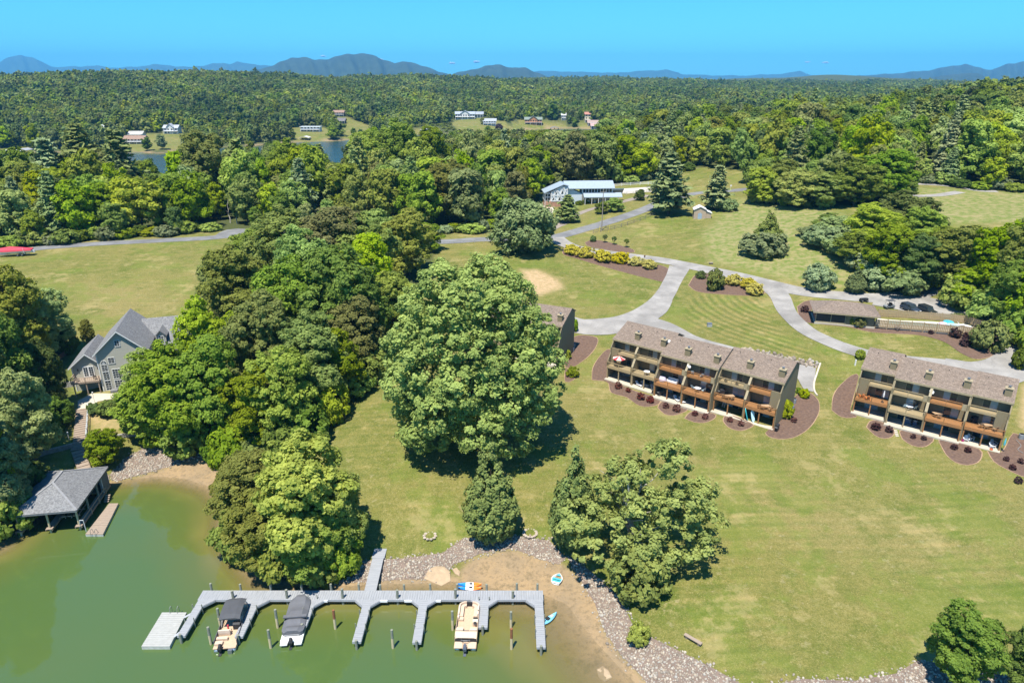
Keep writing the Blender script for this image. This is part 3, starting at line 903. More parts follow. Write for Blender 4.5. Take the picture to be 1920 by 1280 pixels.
def cloud(px, py, w, h):
    dist = 30000.
    c = np.array([0, 0, CAM_H]) + pdir(px, py) / _c * dist
    u = dist / FPX / _c
    mb = MB()
    r = random.Random(px)
    for k in range(34):
        a = max(-.3, min(.3, r.gauss(0, .15))) * w * u
        rr = h * u * r.uniform(.2, .36) * (1 - abs(a) / (w * u))
        mb.lathe([(rr * math.sin(t) + 1, -rr * .8 * math.cos(t)) for t in np.linspace(.05, 3.1, 7)], 10, (a, r.uniform(-.08, .08) * w * u, r.uniform(-.05, .2) * h * u), 1.5, 1.5)
    m, n, l, b = _new('cloud_vapour')
    b.inputs['Base Color'].default_value = (.93, .94, .96, 1); b.inputs['Roughness'].default_value = 1
    tr = n.new('ShaderNodeBsdfTranslucent'); tr.inputs[0].default_value = (.95, .96, 1, 1)
    tp = n.new('ShaderNodeBsdfTransparent')
    m1 = n.new('ShaderNodeMixShader'); m1.inputs[0].default_value = .5
    m2 = n.new('ShaderNodeMixShader'); m2.inputs[0].default_value = .55
    l.new(b.outputs[0], m1.inputs[1]); l.new(tr.outputs[0], m1.inputs[2])
    l.new(m1.outputs[0], m2.inputs[1]); l.new(tp.outputs[0], m2.inputs[2])
    l.new(m2.outputs[0], n['Material Output'].inputs[0])
    return mb, m, c
cm = None
for px, py, w, h, lb in ((606, 106, 14, 5, 'tiny puff of white cloud above the round dark mountain, smallest of all'), (630, 110, 20, 6, 'low white cloud puff resting on the crest of the dark mountain'), (711, 113, 24, 8, 'largest white cloud puff beside the dark mountain slope'),
                         (848, 119, 16, 6, 'small white cloud puff over the gap between the two dark mountains'), (893, 117, 16, 7, 'small bright cloud puff over the second dark mountain'),
                         (1514, 117, 14, 4, 'thin faint cloud wisp over the far blue peak'), (1548, 118, 18, 5, 'bright flat cloud puff just past the far blue peak')):
    mb, m_, c = cloud(px, py, w, h)
    cm = cm or m_
    o = mb.obj('cloud', cm, None, True)
    o.location = c
    tag(o, lb, 'cloud', 'small clouds above the ridges')

# ================================================================ TREES
barkm = mat('bark', (.105, .085, .065), .9, (.06, .048, .038), 4, 6, .5, stretch=(1, 1, .3))
barkpale = mat('pale_bark', (.42, .39, .34), .9, (.25, .22, .19), 3, 6, .3)

def leaf_quads(c, d, size, r_, aspect=1.45, jit=.42):
    """one quad per leaf spray: centres c, outward directions d"""
    n = len(c)
    nrm = d * .9 + r_.normal(0, jit, (n, 3)) + np.array([0, 0, .45])
    nrm /= np.linalg.norm(nrm, axis=1)[:, None]
    t = np.cross(nrm, r_.normal(size=(n, 3)))
    t /= np.linalg.norm(t, axis=1)[:, None] + 1e-9
    b_ = np.cross(nrm, t)
    s = (size * r_.uniform(.55, 1.25, n))[:, None]
    a = t * s * .5 * aspect; w = b_ * s * .5
    v = np.stack([c - a, c - a * .1 - w, c + a, c - a * .1 + w], 1)   # kite-shaped spray
    return v.reshape(-1, 3)

def crown_mesh(name, m, lobes, npuff, pr, nleaf, size, seed, inner=.25, flat=.8, up=.15, jit=.42):
    r_ = np.random.default_rng(seed)
    lobes = [(np.array(c, float), np.array(q, float)) for c, q in lobes]
    wts = np.array([q[0] * q[1] + q[0] * q[2] for c, q in lobes]); wts /= wts.sum()
    C, D, Tn = [], [], []
    pc = []
    tries = 0
    while len(pc) < npuff and tries < npuff * 30:
        tries += 1
        i = r_.choice(len(lobes), p=wts)
        c, q = lobes[i]
        d = r_.normal(size=3); d[2] += up; d /= np.linalg.norm(d)
        rr = 1. if r_.random() > inner else r_.uniform(.35, .85)
        p = c + d * q * rr * r_.uniform(.86, 1.06)
        # keep only the union's outside for surface puffs
        if rr == 1. and any((((p - c2) / q2) ** 2).sum() < .62 for j, (c2, q2) in enumerate(lobes) if j != i):
            continue
        pc.append((p, d))
    for p, d in pc:
        k = max(4, int(nleaf * r_.uniform(.6, 1.4)))
        rad_ = pr * r_.uniform(.45, 1.5)
        dd = r_.normal(size=(k, 3)) + d * .75
        dd /= np.linalg.norm(dd, axis=1)[:, None]
        cc = p + dd * rad_ * np.array([1, 1, flat]) * r_.uniform(.45, 1.05, (k, 1))
        C.append(cc); D.append(dd * .7 + d * .5)
        Tn.append(np.full(k, np.clip(r_.normal(.5, .22), 0, 1)) + r_.normal(0, .12, k))
    C, D = np.vstack(C), np.vstack(D)
    v = leaf_quads(C, D, size, r_, 1.45, jit)
    f = np.arange(len(v)).reshape(-1, 4)
    return np_mesh(name, v, f, m, False, {'tint': ('FLOAT', np.clip(np.repeat(np.concatenate(Tn), 4), 0, 1))})

def round_lobes(seed, R_, H_, base, n=7):
    """an uneven broadleaf crown: a core ellipsoid and several shoulders"""
    r_ = np.random.default_rng(seed)
    cz = base + (H_ - base) * .5
    L = [((r_.uniform(-.12, .12) * R_, r_.uniform(-.12, .12) * R_, cz - .06 * H_), (R_ * .6, R_ * .6, (H_ - base) * .44))]
    n += 3
    for k in range(n):
        a = 2 * math.pi * k * .618 + r_.uniform(-.5, .5)
        zz = base + (H_ - base) * (.12 + .74 * ((k + r_.uniform(0, 1)) / n))
        taper = (1.12 - abs((zz - cz + .08 * H_) / (H_ - base)) * 1.25) * r_.uniform(.8, 1.15)
        q = R_ * r_.uniform(.24, .46)
        L.append(((math.cos(a) * (R_ - q) * taper * 1.02, math.sin(a) * (R_ - q) * taper * 1.02, zz), (q, q, q * r_.uniform(.8, 1.25))))
    L.append(((r_.uniform(-.2, .2) * R_, r_.uniform(-.2, .2) * R_, H_ - R_ * .3), (R_ * .36, R_ * .36, R_ * .34)))
    return L

def trunk_mesh(name, m, H_, r0, seed, limbs=6, spread=3., lo=.3, hi=.8, multi=1, lean=.06):
    r_ = random.Random(seed)
    mb = MB()
    for q in range(multi):
        ox, oy = (0, 0) if multi == 1 else (r_.uniform(-1, 1) * r0 * 2.2, r_.uniform(-1, 1) * r0 * 2.2)
        pts = [(ox, oy, -.4)]
        for k in range(1, 6):
            t = k / 5
            pts.append((ox + r_.uniform(-1, 1) * lean * H_ * .2 + ox * t * 1.5, oy + r_.uniform(-1, 1) * lean * H_ * .2 + oy * t * 1.5, H_ * .86 * t))
        for k in range(5):
            mb.tube(pts[k], pts[k + 1], r0 * (1 - k * .17), r0 * (1 - (k + 1) * .17), 7, False)
        for k in range(limbs // multi):
            t = r_.uniform(lo, hi)
            i = min(4, int(t * 5)); f_ = t * 5 - i
            s = Vector(pts[i]).lerp(Vector(pts[i + 1]), f_)
            a = r_.uniform(0, 6.28)
            ln = spread * (1.15 - t * .7) * r_.uniform(.7, 1.1)
            e1 = s + Vector((math.cos(a) * ln * .5, math.sin(a) * ln * .5, ln * .28))
            e2 = s + Vector((math.cos(a + .2) * ln, math.sin(a + .2) * ln, ln * .62))
            rr = r0 * .42 * (1 - t * .5)
            mb.tube(s, e1, rr, rr * .65, 5, False); mb.tube(e1, e2, rr * .65, rr * .22, 5, False)
    return mb.data(name, m, True)

def pine_mesh(name, m, H_, R_, seed, levels=14, perlvl=7, size=.55, tuft=9, droop=.12, base=.12, dens=1.):
    """whorls of flat boughs carrying needle tufts, open between tiers"""
    r_ = np.random.default_rng(seed)
    C, D, Tn = [], [], []
    for k in range(levels):
        t = k / (levels - 1)
        z0 = H_ * (base + (1 - base) * t * .98)
        Rk = R_ * ((1 - t) ** .72 * .95 + .06) * r_.uniform(.82, 1.12)
        if t < .15: Rk *= .6 + t * 2.6
        nb = max(3, int(perlvl * (1 - t * .35)))
        for j in range(nb):
            a = 2 * math.pi * (j + r_.uniform(-.35, .35)) / nb + k * 1.3
            ln = Rk * r_.uniform(.65, 1.12)
            m_ = max(3, int(ln * 2.6 * dens))
            for q in range(m_):
                s = (q + r_.random()) / m_
                if s < .22 and t < .8: continue
                rr = ln * s
                z = z0 + rr * (.18 - droop * s) - abs(r_.normal(0, .08)) + t * .3
                side = r_.normal(0, .13) * ln * (1 - s * .4)
                cx = math.cos(a) * rr - math.sin(a) * side; cy = math.sin(a) * rr + math.cos(a) * side
                kk = tuft
                C.append(np.array([cx, cy, z]) + r_.normal(0, 1, (kk, 3)) * np.array([.34, .34, .16]))
                dd = np.array([math.cos(a), math.sin(a), .9]) + r_.normal(0, .5, (kk, 3))
                D.append(dd / np.linalg.norm(dd, axis=1)[:, None])
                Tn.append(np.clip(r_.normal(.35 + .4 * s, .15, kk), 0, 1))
    C, D = np.vstack(C), np.vstack(D)
    v = leaf_quads(C, D, size, r_, 2.2)
    return np_mesh(name, v, np.arange(len(v)).reshape(-1, 4), m, False, {'tint': ('FLOAT', np.repeat(np.concatenate(Tn), 4))})

# foliage colours
LM = {'mid': leafmat('leaf_mid', (0.160, 0.238, 0.021), (0.348, 0.447, 0.052)),
      'yellow': leafmat('leaf_yellow', (0.226, 0.304, 0.019), (0.441, 0.522, 0.049)),
      'olive': leafmat('leaf_olive', (0.174, 0.200, 0.039), (0.331, 0.354, 0.079)),
      'dark': leafmat('leaf_dark', (0.095, 0.153, 0.023), (0.209, 0.288, 0.049)),
      'pale': leafmat('leaf_pale', (0.226, 0.288, 0.079), (0.400, 0.458, 0.137)),
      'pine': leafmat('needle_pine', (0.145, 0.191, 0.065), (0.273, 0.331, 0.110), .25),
      'cedar': leafmat('needle_cedar', (0.107, 0.142, 0.039), (0.209, 0.253, 0.070), .2),
      'silver': leafmat('leaf_silver', (0.203, 0.258, 0.107), (0.365, 0.429, 0.186)),
      'hero': leafmat('leaf_hero', (0.172, 0.258, 0.021), (0.389, 0.499, 0.056), .4, 0, 0),
      'syc': leafmat('leaf_sycamore', (0.209, 0.264, 0.042), (0.389, 0.447, 0.084), .4, 0, 0)}

PROTO = {}
def proto(key, crown, trunk, h, w, m=None):
    PROTO[key] = (crown, trunk, h, w, m)

for i in range(4):
    lob = round_lobes(20 + i, 5.0, 15.0, 2.6, 7 + i % 2)
    for tone in ('mid', 'yellow', 'olive', 'dark', 'pale'):
        pass
    me0 = crown_mesh('broadleaf_crown_mesh', LM['mid'], lob, 125, 1.25, 62, .62, 40 + i)
    tr = trunk_mesh('broadleaf_trunk_mesh', barkm, 15, .3, i, 6, 4)
    for tone in ('mid', 'yellow', 'olive', 'dark', 'pale'):
        proto(('broad', tone, i), me0, tr, 15., 10.4, LM[tone])
# near, finer-leaved versions
for i in range(4):
    lob = round_lobes(70 + i, 5.2, 15.0, 1.6, 8)
    me0 = crown_mesh('near_crown_mesh', LM['mid'], lob, 560, .66, 66, .29, 80 + i, .22)
    tr = trunk_mesh('near_trunk_mesh', barkm, 15, .3, 10 + i, 8, 4.2)
    for tone in ('mid', 'yellow', 'olive', 'dark', 'pale'):
        proto(('near', tone, i), me0, tr, 15., 10.8, LM[tone])
# the giant on the lawn: one crown of many shoulders
L = []
r_ = np.random.default_rng(5)
for k in range(44):
    a = k * 2.39996
    t = (k + .5) / 44
    zz = 4.6 + 24.2 * t + r_.uniform(-.6, .6)
    env = 13.3 * (math.sqrt(max(.03, 1 - ((zz - 10.5) / 20.5) ** 2)) if zz > 10.5 else 1 - .0045 * (10.5 - zz) ** 2)
    q = r_.uniform(2.7, 3.7) * (1 - .2 * t)
    L.append(((math.cos(a) * max(0, env - q), math.sin(a) * max(0, env - q), zz), (q, q, q * 1.1)))
L += [((0, 0, 14), (10., 10., 11.5)), ((0, 0, 24), (6, 6, 5.2)), ((0.5, 0, 28.4), (3.0, 3.0, 2.4))]
proto(('giant',), crown_mesh('giant_crown_mesh', LM['hero'], L, 2100, .88, 66, .36, 3, .1), trunk_mesh('giant_trunk_mesh', barkm, 20, .55, 3, 10, 7, .12, .6, 4, .12), 31., 27.)
# open, pale-limbed sycamore on the shore
L = []
for (x, y, z, q) in ((-6.5, -1, 6.5, 2.7), (-4.8, 2.0, 8.4, 2.6), (-3.2, -2.6, 6.0, 2.5), (-1.2, 1.4, 10.5, 3.0), (.3, -1.9, 8.6, 2.7), (1.8, 2.2, 12.2, 2.6), (3.0, 0, 14.0, 2.2), (4.4, 2.8, 12.6, 1.9), (3.9, -2.0, 9.0, 2.7), (6.0, 1.0, 8.6, 2.6),
                     (7.2, -1.0, 6.2, 2.4), (5.4, -2.6, 4.4, 2.2), (-5.6, -3.0, 3.9, 2.0), (.8, -4.0, 5.2, 2.1), (2.6, -4.2, 3.6, 1.8), (-2.2, -4.2, 3.6, 1.8), (-7.4, 1.5, 4.8, 2.0), (-.5, 3.5, 6.5, 2.8), (5.2, 3.6, 6.0, 2.5)):
    L.append(((x, y, z), (q * .84, q * .84, q * .74)))
proto(('sycamore',), crown_mesh('sycamore_crown_mesh', LM['syc'], L, 430, .66, 70, .30, 9, .2), trunk_mesh('sycamore_trunk_mesh', barkpale, 14, .34, 12, 15, 5.0, .3, .85, 3, .2), 15.5, 19.)
for i in range(3):
    for mk in ('pine',):
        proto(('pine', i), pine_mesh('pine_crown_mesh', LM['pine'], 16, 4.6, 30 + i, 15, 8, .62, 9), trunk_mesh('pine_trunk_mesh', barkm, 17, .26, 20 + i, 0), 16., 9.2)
def cone_lobes(seed, R_, H_, base=.2, n=9):
    L = []
    r_ = np.random.default_rng(seed)
    for k in range(n):
        t = k / (n - 1)
        q = R_ * float(np.interp(t, (0, .15, .4, .65, .85, 1), (.70, .98, .88, .62, .34, .08))) * r_.uniform(.92, 1.06)
        L.append(((r_.uniform(-.1, .1) * R_, r_.uniform(-.1, .1) * R_, base + q * .6 + t * (H_ - base - q * 1.1)), (q, q, H_ / n * 1.15)))
    return L
for i in range(2):
    proto(('cedar', i), crown_mesh('cedar_crown_mesh', LM['cedar'], cone_lobes(50 + i, 3.0, 10., .2, 12), 620, .36, 44, .24, 60 + i, .15, 1.35, 0.), trunk_mesh('cedar_trunk_mesh', barkm, 9.5, .2, 30 + i, 0), 10.2, 6.6)
for i in range(3):
    lob = [((0, 0, 1.0), (1.5, 1.4, 1.0)), ((.8, .3, 1.1), (.9, .9, .85)), ((-.8, -.2, .95), (1., .9, .8)), ((.1, -.7, .9), (.9, .8, .8)), ((0, .5, 1.5), (.8, .8, .6))]
    me0 = crown_mesh('shrub_crown_mesh', LM['mid'], lob, 130, .30, 44, .19, 90 + i, .15)
    tr = trunk_mesh('shrub_stem_mesh', barkm, 1.6, .05, 40 + i, 6, 1., .1, .7, 3)
    for tone in ('mid', 'yellow', 'dark', 'silver', 'olive', 'cedar'):
        proto(('shrub', tone, i), me0, tr, 2.1, 3.4, LM[tone])
# fine, drooping light-green tree by the junction
L = round_lobes(33, 5, 9, .6, 10)
proto(('willow',), crown_mesh('fine_crown_mesh', leafmat('leaf_fine', (.15, .225, .05), (.27, .35, .10), .4, 0, 0), L, 300, .9, 70, .38, 99, .3, 1.3), trunk_mesh('fine_trunk_mesh', barkm, 8.6, .25, 50, 12, 4, .1, .8, 3), 9.2, 10.4)

def plant(key, name, label, cat, xyz, h, w, group=None, rz=None, part=('crown', 'trunk')):
    cr, tr, h0, w0, m = PROTO[key]
    e = thing(name, label, cat, xyz, random.uniform(0, 6.28) if rz is None else rz, group)
    e.scale = (w / w0 * random.uniform(.92, 1.08), w / w0 * random.uniform(.92, 1.08), h / h0)
    if cat == 'tree':
        e.rotation_euler.x = random.uniform(-.05, .05); e.rotation_euler.y = random.uniform(-.05, .05)
    o = link(part[0], cr, e)
    if m is not None and m is not cr.materials[0]:
        o.material_slots[0].link = 'OBJECT'
        o.material_slots[0].material = m
    link(part[1], tr, e)
    return e

def hgt(p, topy):
    """height of a vertical stem at p whose tip shows on picture row topy"""
    lo, hi = .2, 60.
    for _ in range(30):
        mid = (lo + hi) / 2
        if proj(p[0], p[1], p[2] + mid)[1] > topy: lo = mid
        else: hi = mid
    return lo

def px2m(p, w):
    return w / FPX * (p[1] * _c + (CAM_H - p[2]) * _s)

def hero(key, name, label, bx, by, topy, wpx, cat='tree', group=None, rz=None, part=('crown', 'trunk')):
    p = T(bx, by)
    h = hgt(p, topy)
    return plant(key, name, label, cat, (p[0], p[1], p[2] - .1), h, px2m(p, wpx), group, rz, part)

hero(('giant',), 'maple_tree', 'huge dense domed tree standing alone on the shore lawn', 893, 822, 492, 345, rz=.6)
hero(('sycamore',), 'sycamore_tree', 'broad open-crowned tree with pale limbs on the stony shore', 1192, 1052, 838, 318, rz=0.0)
hero(('cedar', 0), 'cedar_tree', 'lone conical evergreen between the gangway and the broad open-crowned tree', 923, 1010, 842, 112)
hero(('cedar', 1), 'cedar_tree', 'tall slim evergreen half hidden behind the broad open-crowned shore tree', 1072, 1022, 846, 98)
hero(('shrub', 'cedar', 0), 'juniper_bush', 'low spreading grey-green evergreen at the foot of the broad shore tree', 1196, 1108, 1030, 112, 'bush', part=('foliage', 'stem'))
hero(('shrub', 'yellow', 1), 'shore_bush', 'small bright green bush on the riprap near the wooden beam', 1197, 1205, 1172, 40, 'bush', part=('foliage', 'stem'))
hero(('near', 'mid', 0), 'shore_tree', 'young leafy tree on the riprap at the right edge of the big lawn', 1788, 1284, 1142, 140)
hero(('near', 'dark', 1), 'shore_tree', 'dark leafy tree past the young tree on the riprap', 1908, 1296, 1172, 96)
hero(('willow',), 'feathery_tree', 'light green feathery tree with a low skirt beside the road junction', 985, 470, 380, 128)
hero(('pine', 0), 'pine_tree', 'tall open pine beside the road above the fence', 1253, 402, 288, 100)
hero(('pine', 1), 'pine_tree', 'shorter blue-green pine behind the small tan shed', 1340, 392, 312, 62)
hero(('shrub', 'silver', 1), 'shed_bush', 'grey-green bush at the foot of the pine behind the shed', 1362, 394, 372, 42, 'bush', part=('foliage', 'stem'))
hero(('pine', 2), 'spruce_tree', 'dense grey-green conifer in front of the white timber-trussed building', 1062, 416, 366, 56)
hero(('near', 'mid', 0), 'lane_tree', 'small round tree beside the lane before the white building, next to the utility pole', 1128, 400, 378, 30)
hero(('near', 'yellow', 1), 'lane_tree', 'slightly larger small round tree beside the lane before the white building', 1152, 396, 370, 40)
hero(('near', 'dark', 2), 'lollipop_tree', 'small ball-shaped tree on the grass right of the white building', 1199, 376, 355, 23)
hero(('cedar', 0), 'cedar_tree', 'conical evergreen rising out of a grey-green bush on the meadow bank', 1436, 470, 398, 56)
hero(('shrub', 'silver', 0), 'meadow_bush', 'wide grey-green bush around the conical evergreen on the meadow bank', 1430, 476, 436, 92, 'bush', part=('foliage', 'stem'))
hero(('shrub', 'silver', 2), 'meadow_bush', 'round grey-green bush on the bank behind the pool drive', 1533, 540, 498, 64, 'bush', part=('foliage', 'stem'))
hero(('cedar', 1), 'cedar_tree', 'small conical evergreen on the bank next to the round grey-green bush', 1601, 548, 503, 40)

NEAR = {'left': ('leafy tree in the shady stand left of the gabled house', [(40, 690, 503, 120, 'olive'), (95, 668, 545, 92, 'pale'), (20, 800, 590, 130, 'mid'), (70, 870, 690, 110, 'pale'), (22, 975, 800, 110, 'pale'),
                 (-45, 850, 560, 170, 'dark'), (-35, 1005, 720, 150, 'mid'), (10, 640, 520, 90, 'dark'), (-70, 680, 470, 150, 'olive'), (100, 770, 640, 70, 'dark')]),
        'house': ('bright leafy tree between the gabled house and the cove', [(398, 735, 562, 84, 'yellow'), (300, 798, 662, 108, 'yellow'), (345, 832, 645, 140, 'yellow'), (415, 842, 640, 130, 'mid'), (285, 825, 715, 110, 'mid')]),
        'mass': ('leafy tree in the wood between the left field and the shore lawn', [(462, 640, 465, 128, 'olive'), (540, 560, 392, 138, 'mid'), (620, 565, 392, 138, 'olive'), (692, 560, 404, 132, 'mid'), (768, 515, 396, 112, 'yellow'), (560, 690, 486, 140, 'mid'),
                 (652, 680, 470, 150, 'mid'), (742, 640, 510, 108, 'mid'), (500, 760, 555, 140, 'mid'), (598, 765, 590, 130, 'mid'), (672, 705, 560, 108, 'olive'), (540, 825, 650, 128, 'yellow'), (478, 848, 690, 118, 'mid'), (424, 610, 480, 70, 'olive'),
                 (480, 540, 430, 104, 'mid'), (712, 490, 395, 100, 'yellow'), (800, 470, 420, 60, 'mid'), (585, 640, 430, 120, 'mid'), (690, 620, 446, 116, 'yellow'), (640, 750, 620, 90, 'mid'), (450, 720, 585, 110, 'mid')]),
        'pen': ('leafy tree overhanging the small point beside the dock', [(585, 1050, 826, 190, 'yellow'), (478, 985, 850, 140, 'olive'), (645, 1040, 880, 90, 'mid'), (505, 1062, 930, 140, 'olive'), (590, 1075, 940, 130, 'mid'), (440, 975, 890, 70, 'olive')]),
        'right': ('leafy tree in the thicket beyond the pool drive', [(1572, 452, 405, 76, 'silver'), (1632, 488, 384, 100, 'yellow'), (1690, 450, 360, 104, 'olive'), (1660, 530, 420, 110, 'mid'), (1610, 500, 432, 92, 'olive'), (1712, 545, 440, 84, 'dark'),
                  (1790, 548, 425, 120, 'olive'), (1855, 575, 415, 130, 'mid'), (1920, 600, 400, 130, 'olive'), (1890, 618, 480, 100, 'mid'), (1826, 572, 490, 90, 'mid'), (1965, 640, 420, 140, 'mid'), (1760, 500, 425, 90, 'mid'), (1725, 470, 388, 80, 'yellow'), (1555, 440, 400, 60, 'mid')]),
        'bank': ('bushy tree clump where the road bends into the woods', [(1432, 380, 315, 72, 'yellow'), (1490, 388, 318, 84, 'yellow'), (1552, 386, 325, 90, 'mid'), (1600, 385, 300, 90, 'olive'), (1650, 376, 282, 110, 'mid'), (1465, 372, 300, 80, 'mid')])}
GRP = {'left': 'trees left of the gabled house', 'house': 'trees in front of the gabled house', 'mass': 'trees of the middle wood', 'pen': 'trees on the point by the dock', 'right': 'thicket beyond the pool', 'bank': 'clump at the road bend'}
TONEW = {'mid': 'mid-green', 'yellow': 'yellow-green', 'olive': 'olive-green', 'dark': 'dark green', 'pale': 'pale green', 'silver': 'grey-green'}
kk = 0
for g, (lb, lst) in NEAR.items():
    for (bx, by, ty, w, tone) in lst:
        kk += 1
        key = ('near', tone if tone != 'silver' else 'pale', kk % 4)
        if g == 'mass':
            ex = 'by the cove bank' if by > 800 else 'bordering the shore lawn' if bx > 590 and by > 640 else 'by the upper road' if by < 525 else 'edging the left field' if bx < 470 else 'beside the huge domed tree' if bx > 680 else 'deep inside'
            sz = 'tall ' if by - ty > 175 else 'low ' if by - ty < 125 else ''
        else:
            ex = ''
            sz = {0: 'tall ', 1: '', 2: 'low '}[0 if by - ty > 165 else 2 if by - ty < 100 else 1]
        txt = sz + TONEW[tone] + ' ' + lb
        if ex:
            txt = sz + TONEW[tone] + ' tree of the middle wood, ' + ex
        hero(key, 'leafy_tree', txt, bx, by, ty, w * 1.08, group=GRP[g])
UNDER = [('mass', 'leafy bush at the foot of the middle wood', [(440, 880, 800, 84, 'mid'), (570, 830, 760, 100, 'mid'), (690, 710, 650, 90, 'mid'), (620, 790, 720, 80, 'yellow'), (730, 690, 640, 70, 'dark'), (480, 870, 820, 90, 'mid'), (540, 850, 790, 90, 'dark'), (415, 868, 820, 60, 'dark'), (660, 740, 690, 80, 'mid')]),
         ('right', 'grey-green bush on the edge of the thicket beyond the pool', [(1690, 548, 500, 90, 'silver'), (1650, 540, 495, 80, 'silver'), (1740, 536, 500, 60, 'mid'), (1545, 460, 425, 80, 'silver'), (1590, 478, 440, 84, 'silver'), (1630, 505, 460, 90, 'silver'), (1860, 605, 550, 90, 'mid'), (1910, 640, 580, 80, 'mid'), (1800, 575, 520, 80, 'mid'), (1530, 445, 425, 60, 'silver'), (1940, 660, 600, 70, 'mid')]),
         ('left', 'leafy bush under the trees left of the gabled house', [(60, 940, 870, 80, 'dark'), (110, 800, 750, 60, 'dark'), (130, 660, 620, 40, 'dark'), (20, 1000, 930, 90, 'mid')]),
         ('pen', 'leafy bush on the small point beside the dock', [(470, 1040, 960, 110, 'mid'), (540, 1080, 1000, 110, 'olive'), (640, 1075, 1010, 80, 'mid'), (600, 1085, 1020, 90, 'yellow')]),
         ('house', 'leafy bush on the bank between the gabled house and the cove', [(360, 840, 780, 100, 'mid'), (300, 835, 790, 60, 'mid')])]
for g, lb, lst in UNDER:
    for (bx, by, ty, w, tone) in lst:
        kk += 1
        hero(('shrub', tone, kk % 3), 'wild_bush', lb if tone in ('silver',) else lb.replace('grey-green', 'green'), bx, by, ty, w, 'bush', GRP[g] + ' bushes', part=('foliage', 'stem'))
hero(('near', 'mid', 1), 'bank_tree', 'small leafy tree on the riprap beside the stairs to the boathouse', 200, 872, 806, 66)
hero(('near', 'olive', 2), 'yard_tree', 'small dark tree on the field edge behind the gabled house', 167, 640, 600, 28)

# ---------------------------------------------------------------- the woods beyond
def scatter(r0, r1, sp, az0=-47, az1=47):
    X, Y = [], []
    n = int((r1 * r1 - r0 * r0) * R(az1 - az0) / 2 / (sp * sp))
    r = np.sqrt(rng.uniform(r0 * r0, r1 * r1, int(n * 1.7)))
    a = np.radians(rng.uniform(az0, az1, len(r)))
    x, y = np.sin(a) * r, np.cos(a) * r
    cell = {}
    ok = []
    for i in range(len(x)):
        ci, cj = int(x[i] // sp), int(y[i] // sp)
        bad = False
        for di in (-1, 0, 1):
            for dj in (-1, 0, 1):
                for k in cell.get((ci + di, cj + dj), ()):
                    if (x[k] - x[i]) ** 2 + (y[k] - y[i]) ** 2 < (sp * .8) ** 2:
                        bad = True; break
                if bad: break
            if bad: break
        if not bad:
            cell.setdefault((ci, cj), []).append(i); ok.append(i)
    return x[ok], y[ok]
FAR_HOMES = [(252, 270, 38), (254, 258, 26), (321, 251, 27), (582, 247, 36), (633, 218, 24), (640, 232, 14), (872, 224, 36), (898, 221, 16), (918, 235, 24), (1000, 234, 32), (1102, 229, 11), (1112, 236, 20), (1118, 242, 20), (1057, 225, 8), (190, 247, 16)]
FX, FY = [], []
for r0, r1, sp in ((205, 480, 8.0), (480, 900, 8.0), (900, 1700, 7.2), (1700, 3200, 9.6)):
    x, y = scatter(r0, r1, sp); FX.append(x); FY.append(y)
FX, FY = np.concatenate(FX), np.concatenate(FY)
FZ = terrain(FX, FY)
sel = (FZ > .9) & is_wood(FX, FY, FZ)
sel &= poly_sd(LAKE2, FX, FY) > 5
_px, _py = proj(FX, FY, FZ)
for hx_, hy_, hw_ in FAR_HOMES:
    sel &= ~((np.abs(_px - hx_) < hw_ / 2 + 5) & (_py > hy_ - 1.2) & (_py < hy_ + 16) & (np.hypot(FX, FY) > 620))
FX, FY, FZ = FX[sel], FY[sel], FZ[sel]
FD = np.hypot(FX, FY)
patch = np.sin(FX / 37.) * np.sin(FY / 29. + 1) + rng.normal(0, .6, len(FX))
FHT = np.clip(rng.normal(17.0, 3.6, len(FX)), 8, 26)
FHT = np.where(FD > 600, FHT * .82, FHT)

# keep the view of the far shore houses and lawns open, and low edges along the roads
fpx, fpy = proj(FX, FY, FZ)
edge = fpy > np.interp(fpx, _wx, _wy) - 7
FHT = np.where(edge & (FD < 330), FHT * rng.uniform(.45, .75, len(FX)), FHT)
clump = .5 + .5 * np.sin(FX / 61. + 2 * np.sin(FY / 83.)) * np.sin(FY / 47. + 1.7 * np.sin(FX / 71.))
FHT = np.where(FD > 600, FHT * (.72 + .55 * clump), FHT)
# nothing in front stands tall enough to hide the water and homes that show across the lake
capx = [-60, 18, 20, 46, 48, 225, 227, 288, 290, 340, 342, 535, 537, 606, 608, 660, 662, 690, 692, 770, 772, 826, 828, 1132, 1134, 2000]
capy = [0, 0, 311, 311, 0, 0, 283, 283, 306, 306, 0, 0, 268, 268, 300, 300, 262, 262, 0, 0, 254, 254, 244, 244, 0, 0]
cy = np.interp(fpx, capx, capy)
lim = CAM_H - FD * np.tan(PITCH - np.arctan((640 - cy) / FPX)) - FZ
FHT = np.where((cy > 100) & (FD > 230) & (FD < np.where(fpx > 700, 930, 640)), np.clip(np.minimum(FHT, lim * .97), 2.5, 30), FHT)
FW = np.clip(FHT * rng.uniform(.52, .82, len(FX)), 5.5, 15)
ptop = proj(FX, FY, FZ + FHT)[1]
order = np.argsort(FD)
colmin = np.full(2400, 2000.)
size = np.zeros(len(FX))
inview = (fpx > -40) & (fpx < 1960)
for i in order:
    if not inview[i] or FD[i] > 900: continue
    wpx_ = FW[i] / (FD[i]) * FPX
    a, b_ = int(max(0, fpx[i] - wpx_ * .4 + 200)), int(min(2399, fpx[i] + wpx_ * .4 + 201))
    if b_ <= a: continue
    vis = np.clip(colmin[a:b_] - ptop[i], 0, FHT[i] / FD[i] * FPX).mean() * wpx_
    size[i] = vis
    colmin[a:b_] = np.minimum(colmin[a:b_], ptop[i] + wpx_ * .12)
N_IND = 205
pick = np.argsort(-size)[:N_IND]
pick = pick[size[pick] > 0]
picked = np.zeros(len(FX), bool); picked[pick] = True
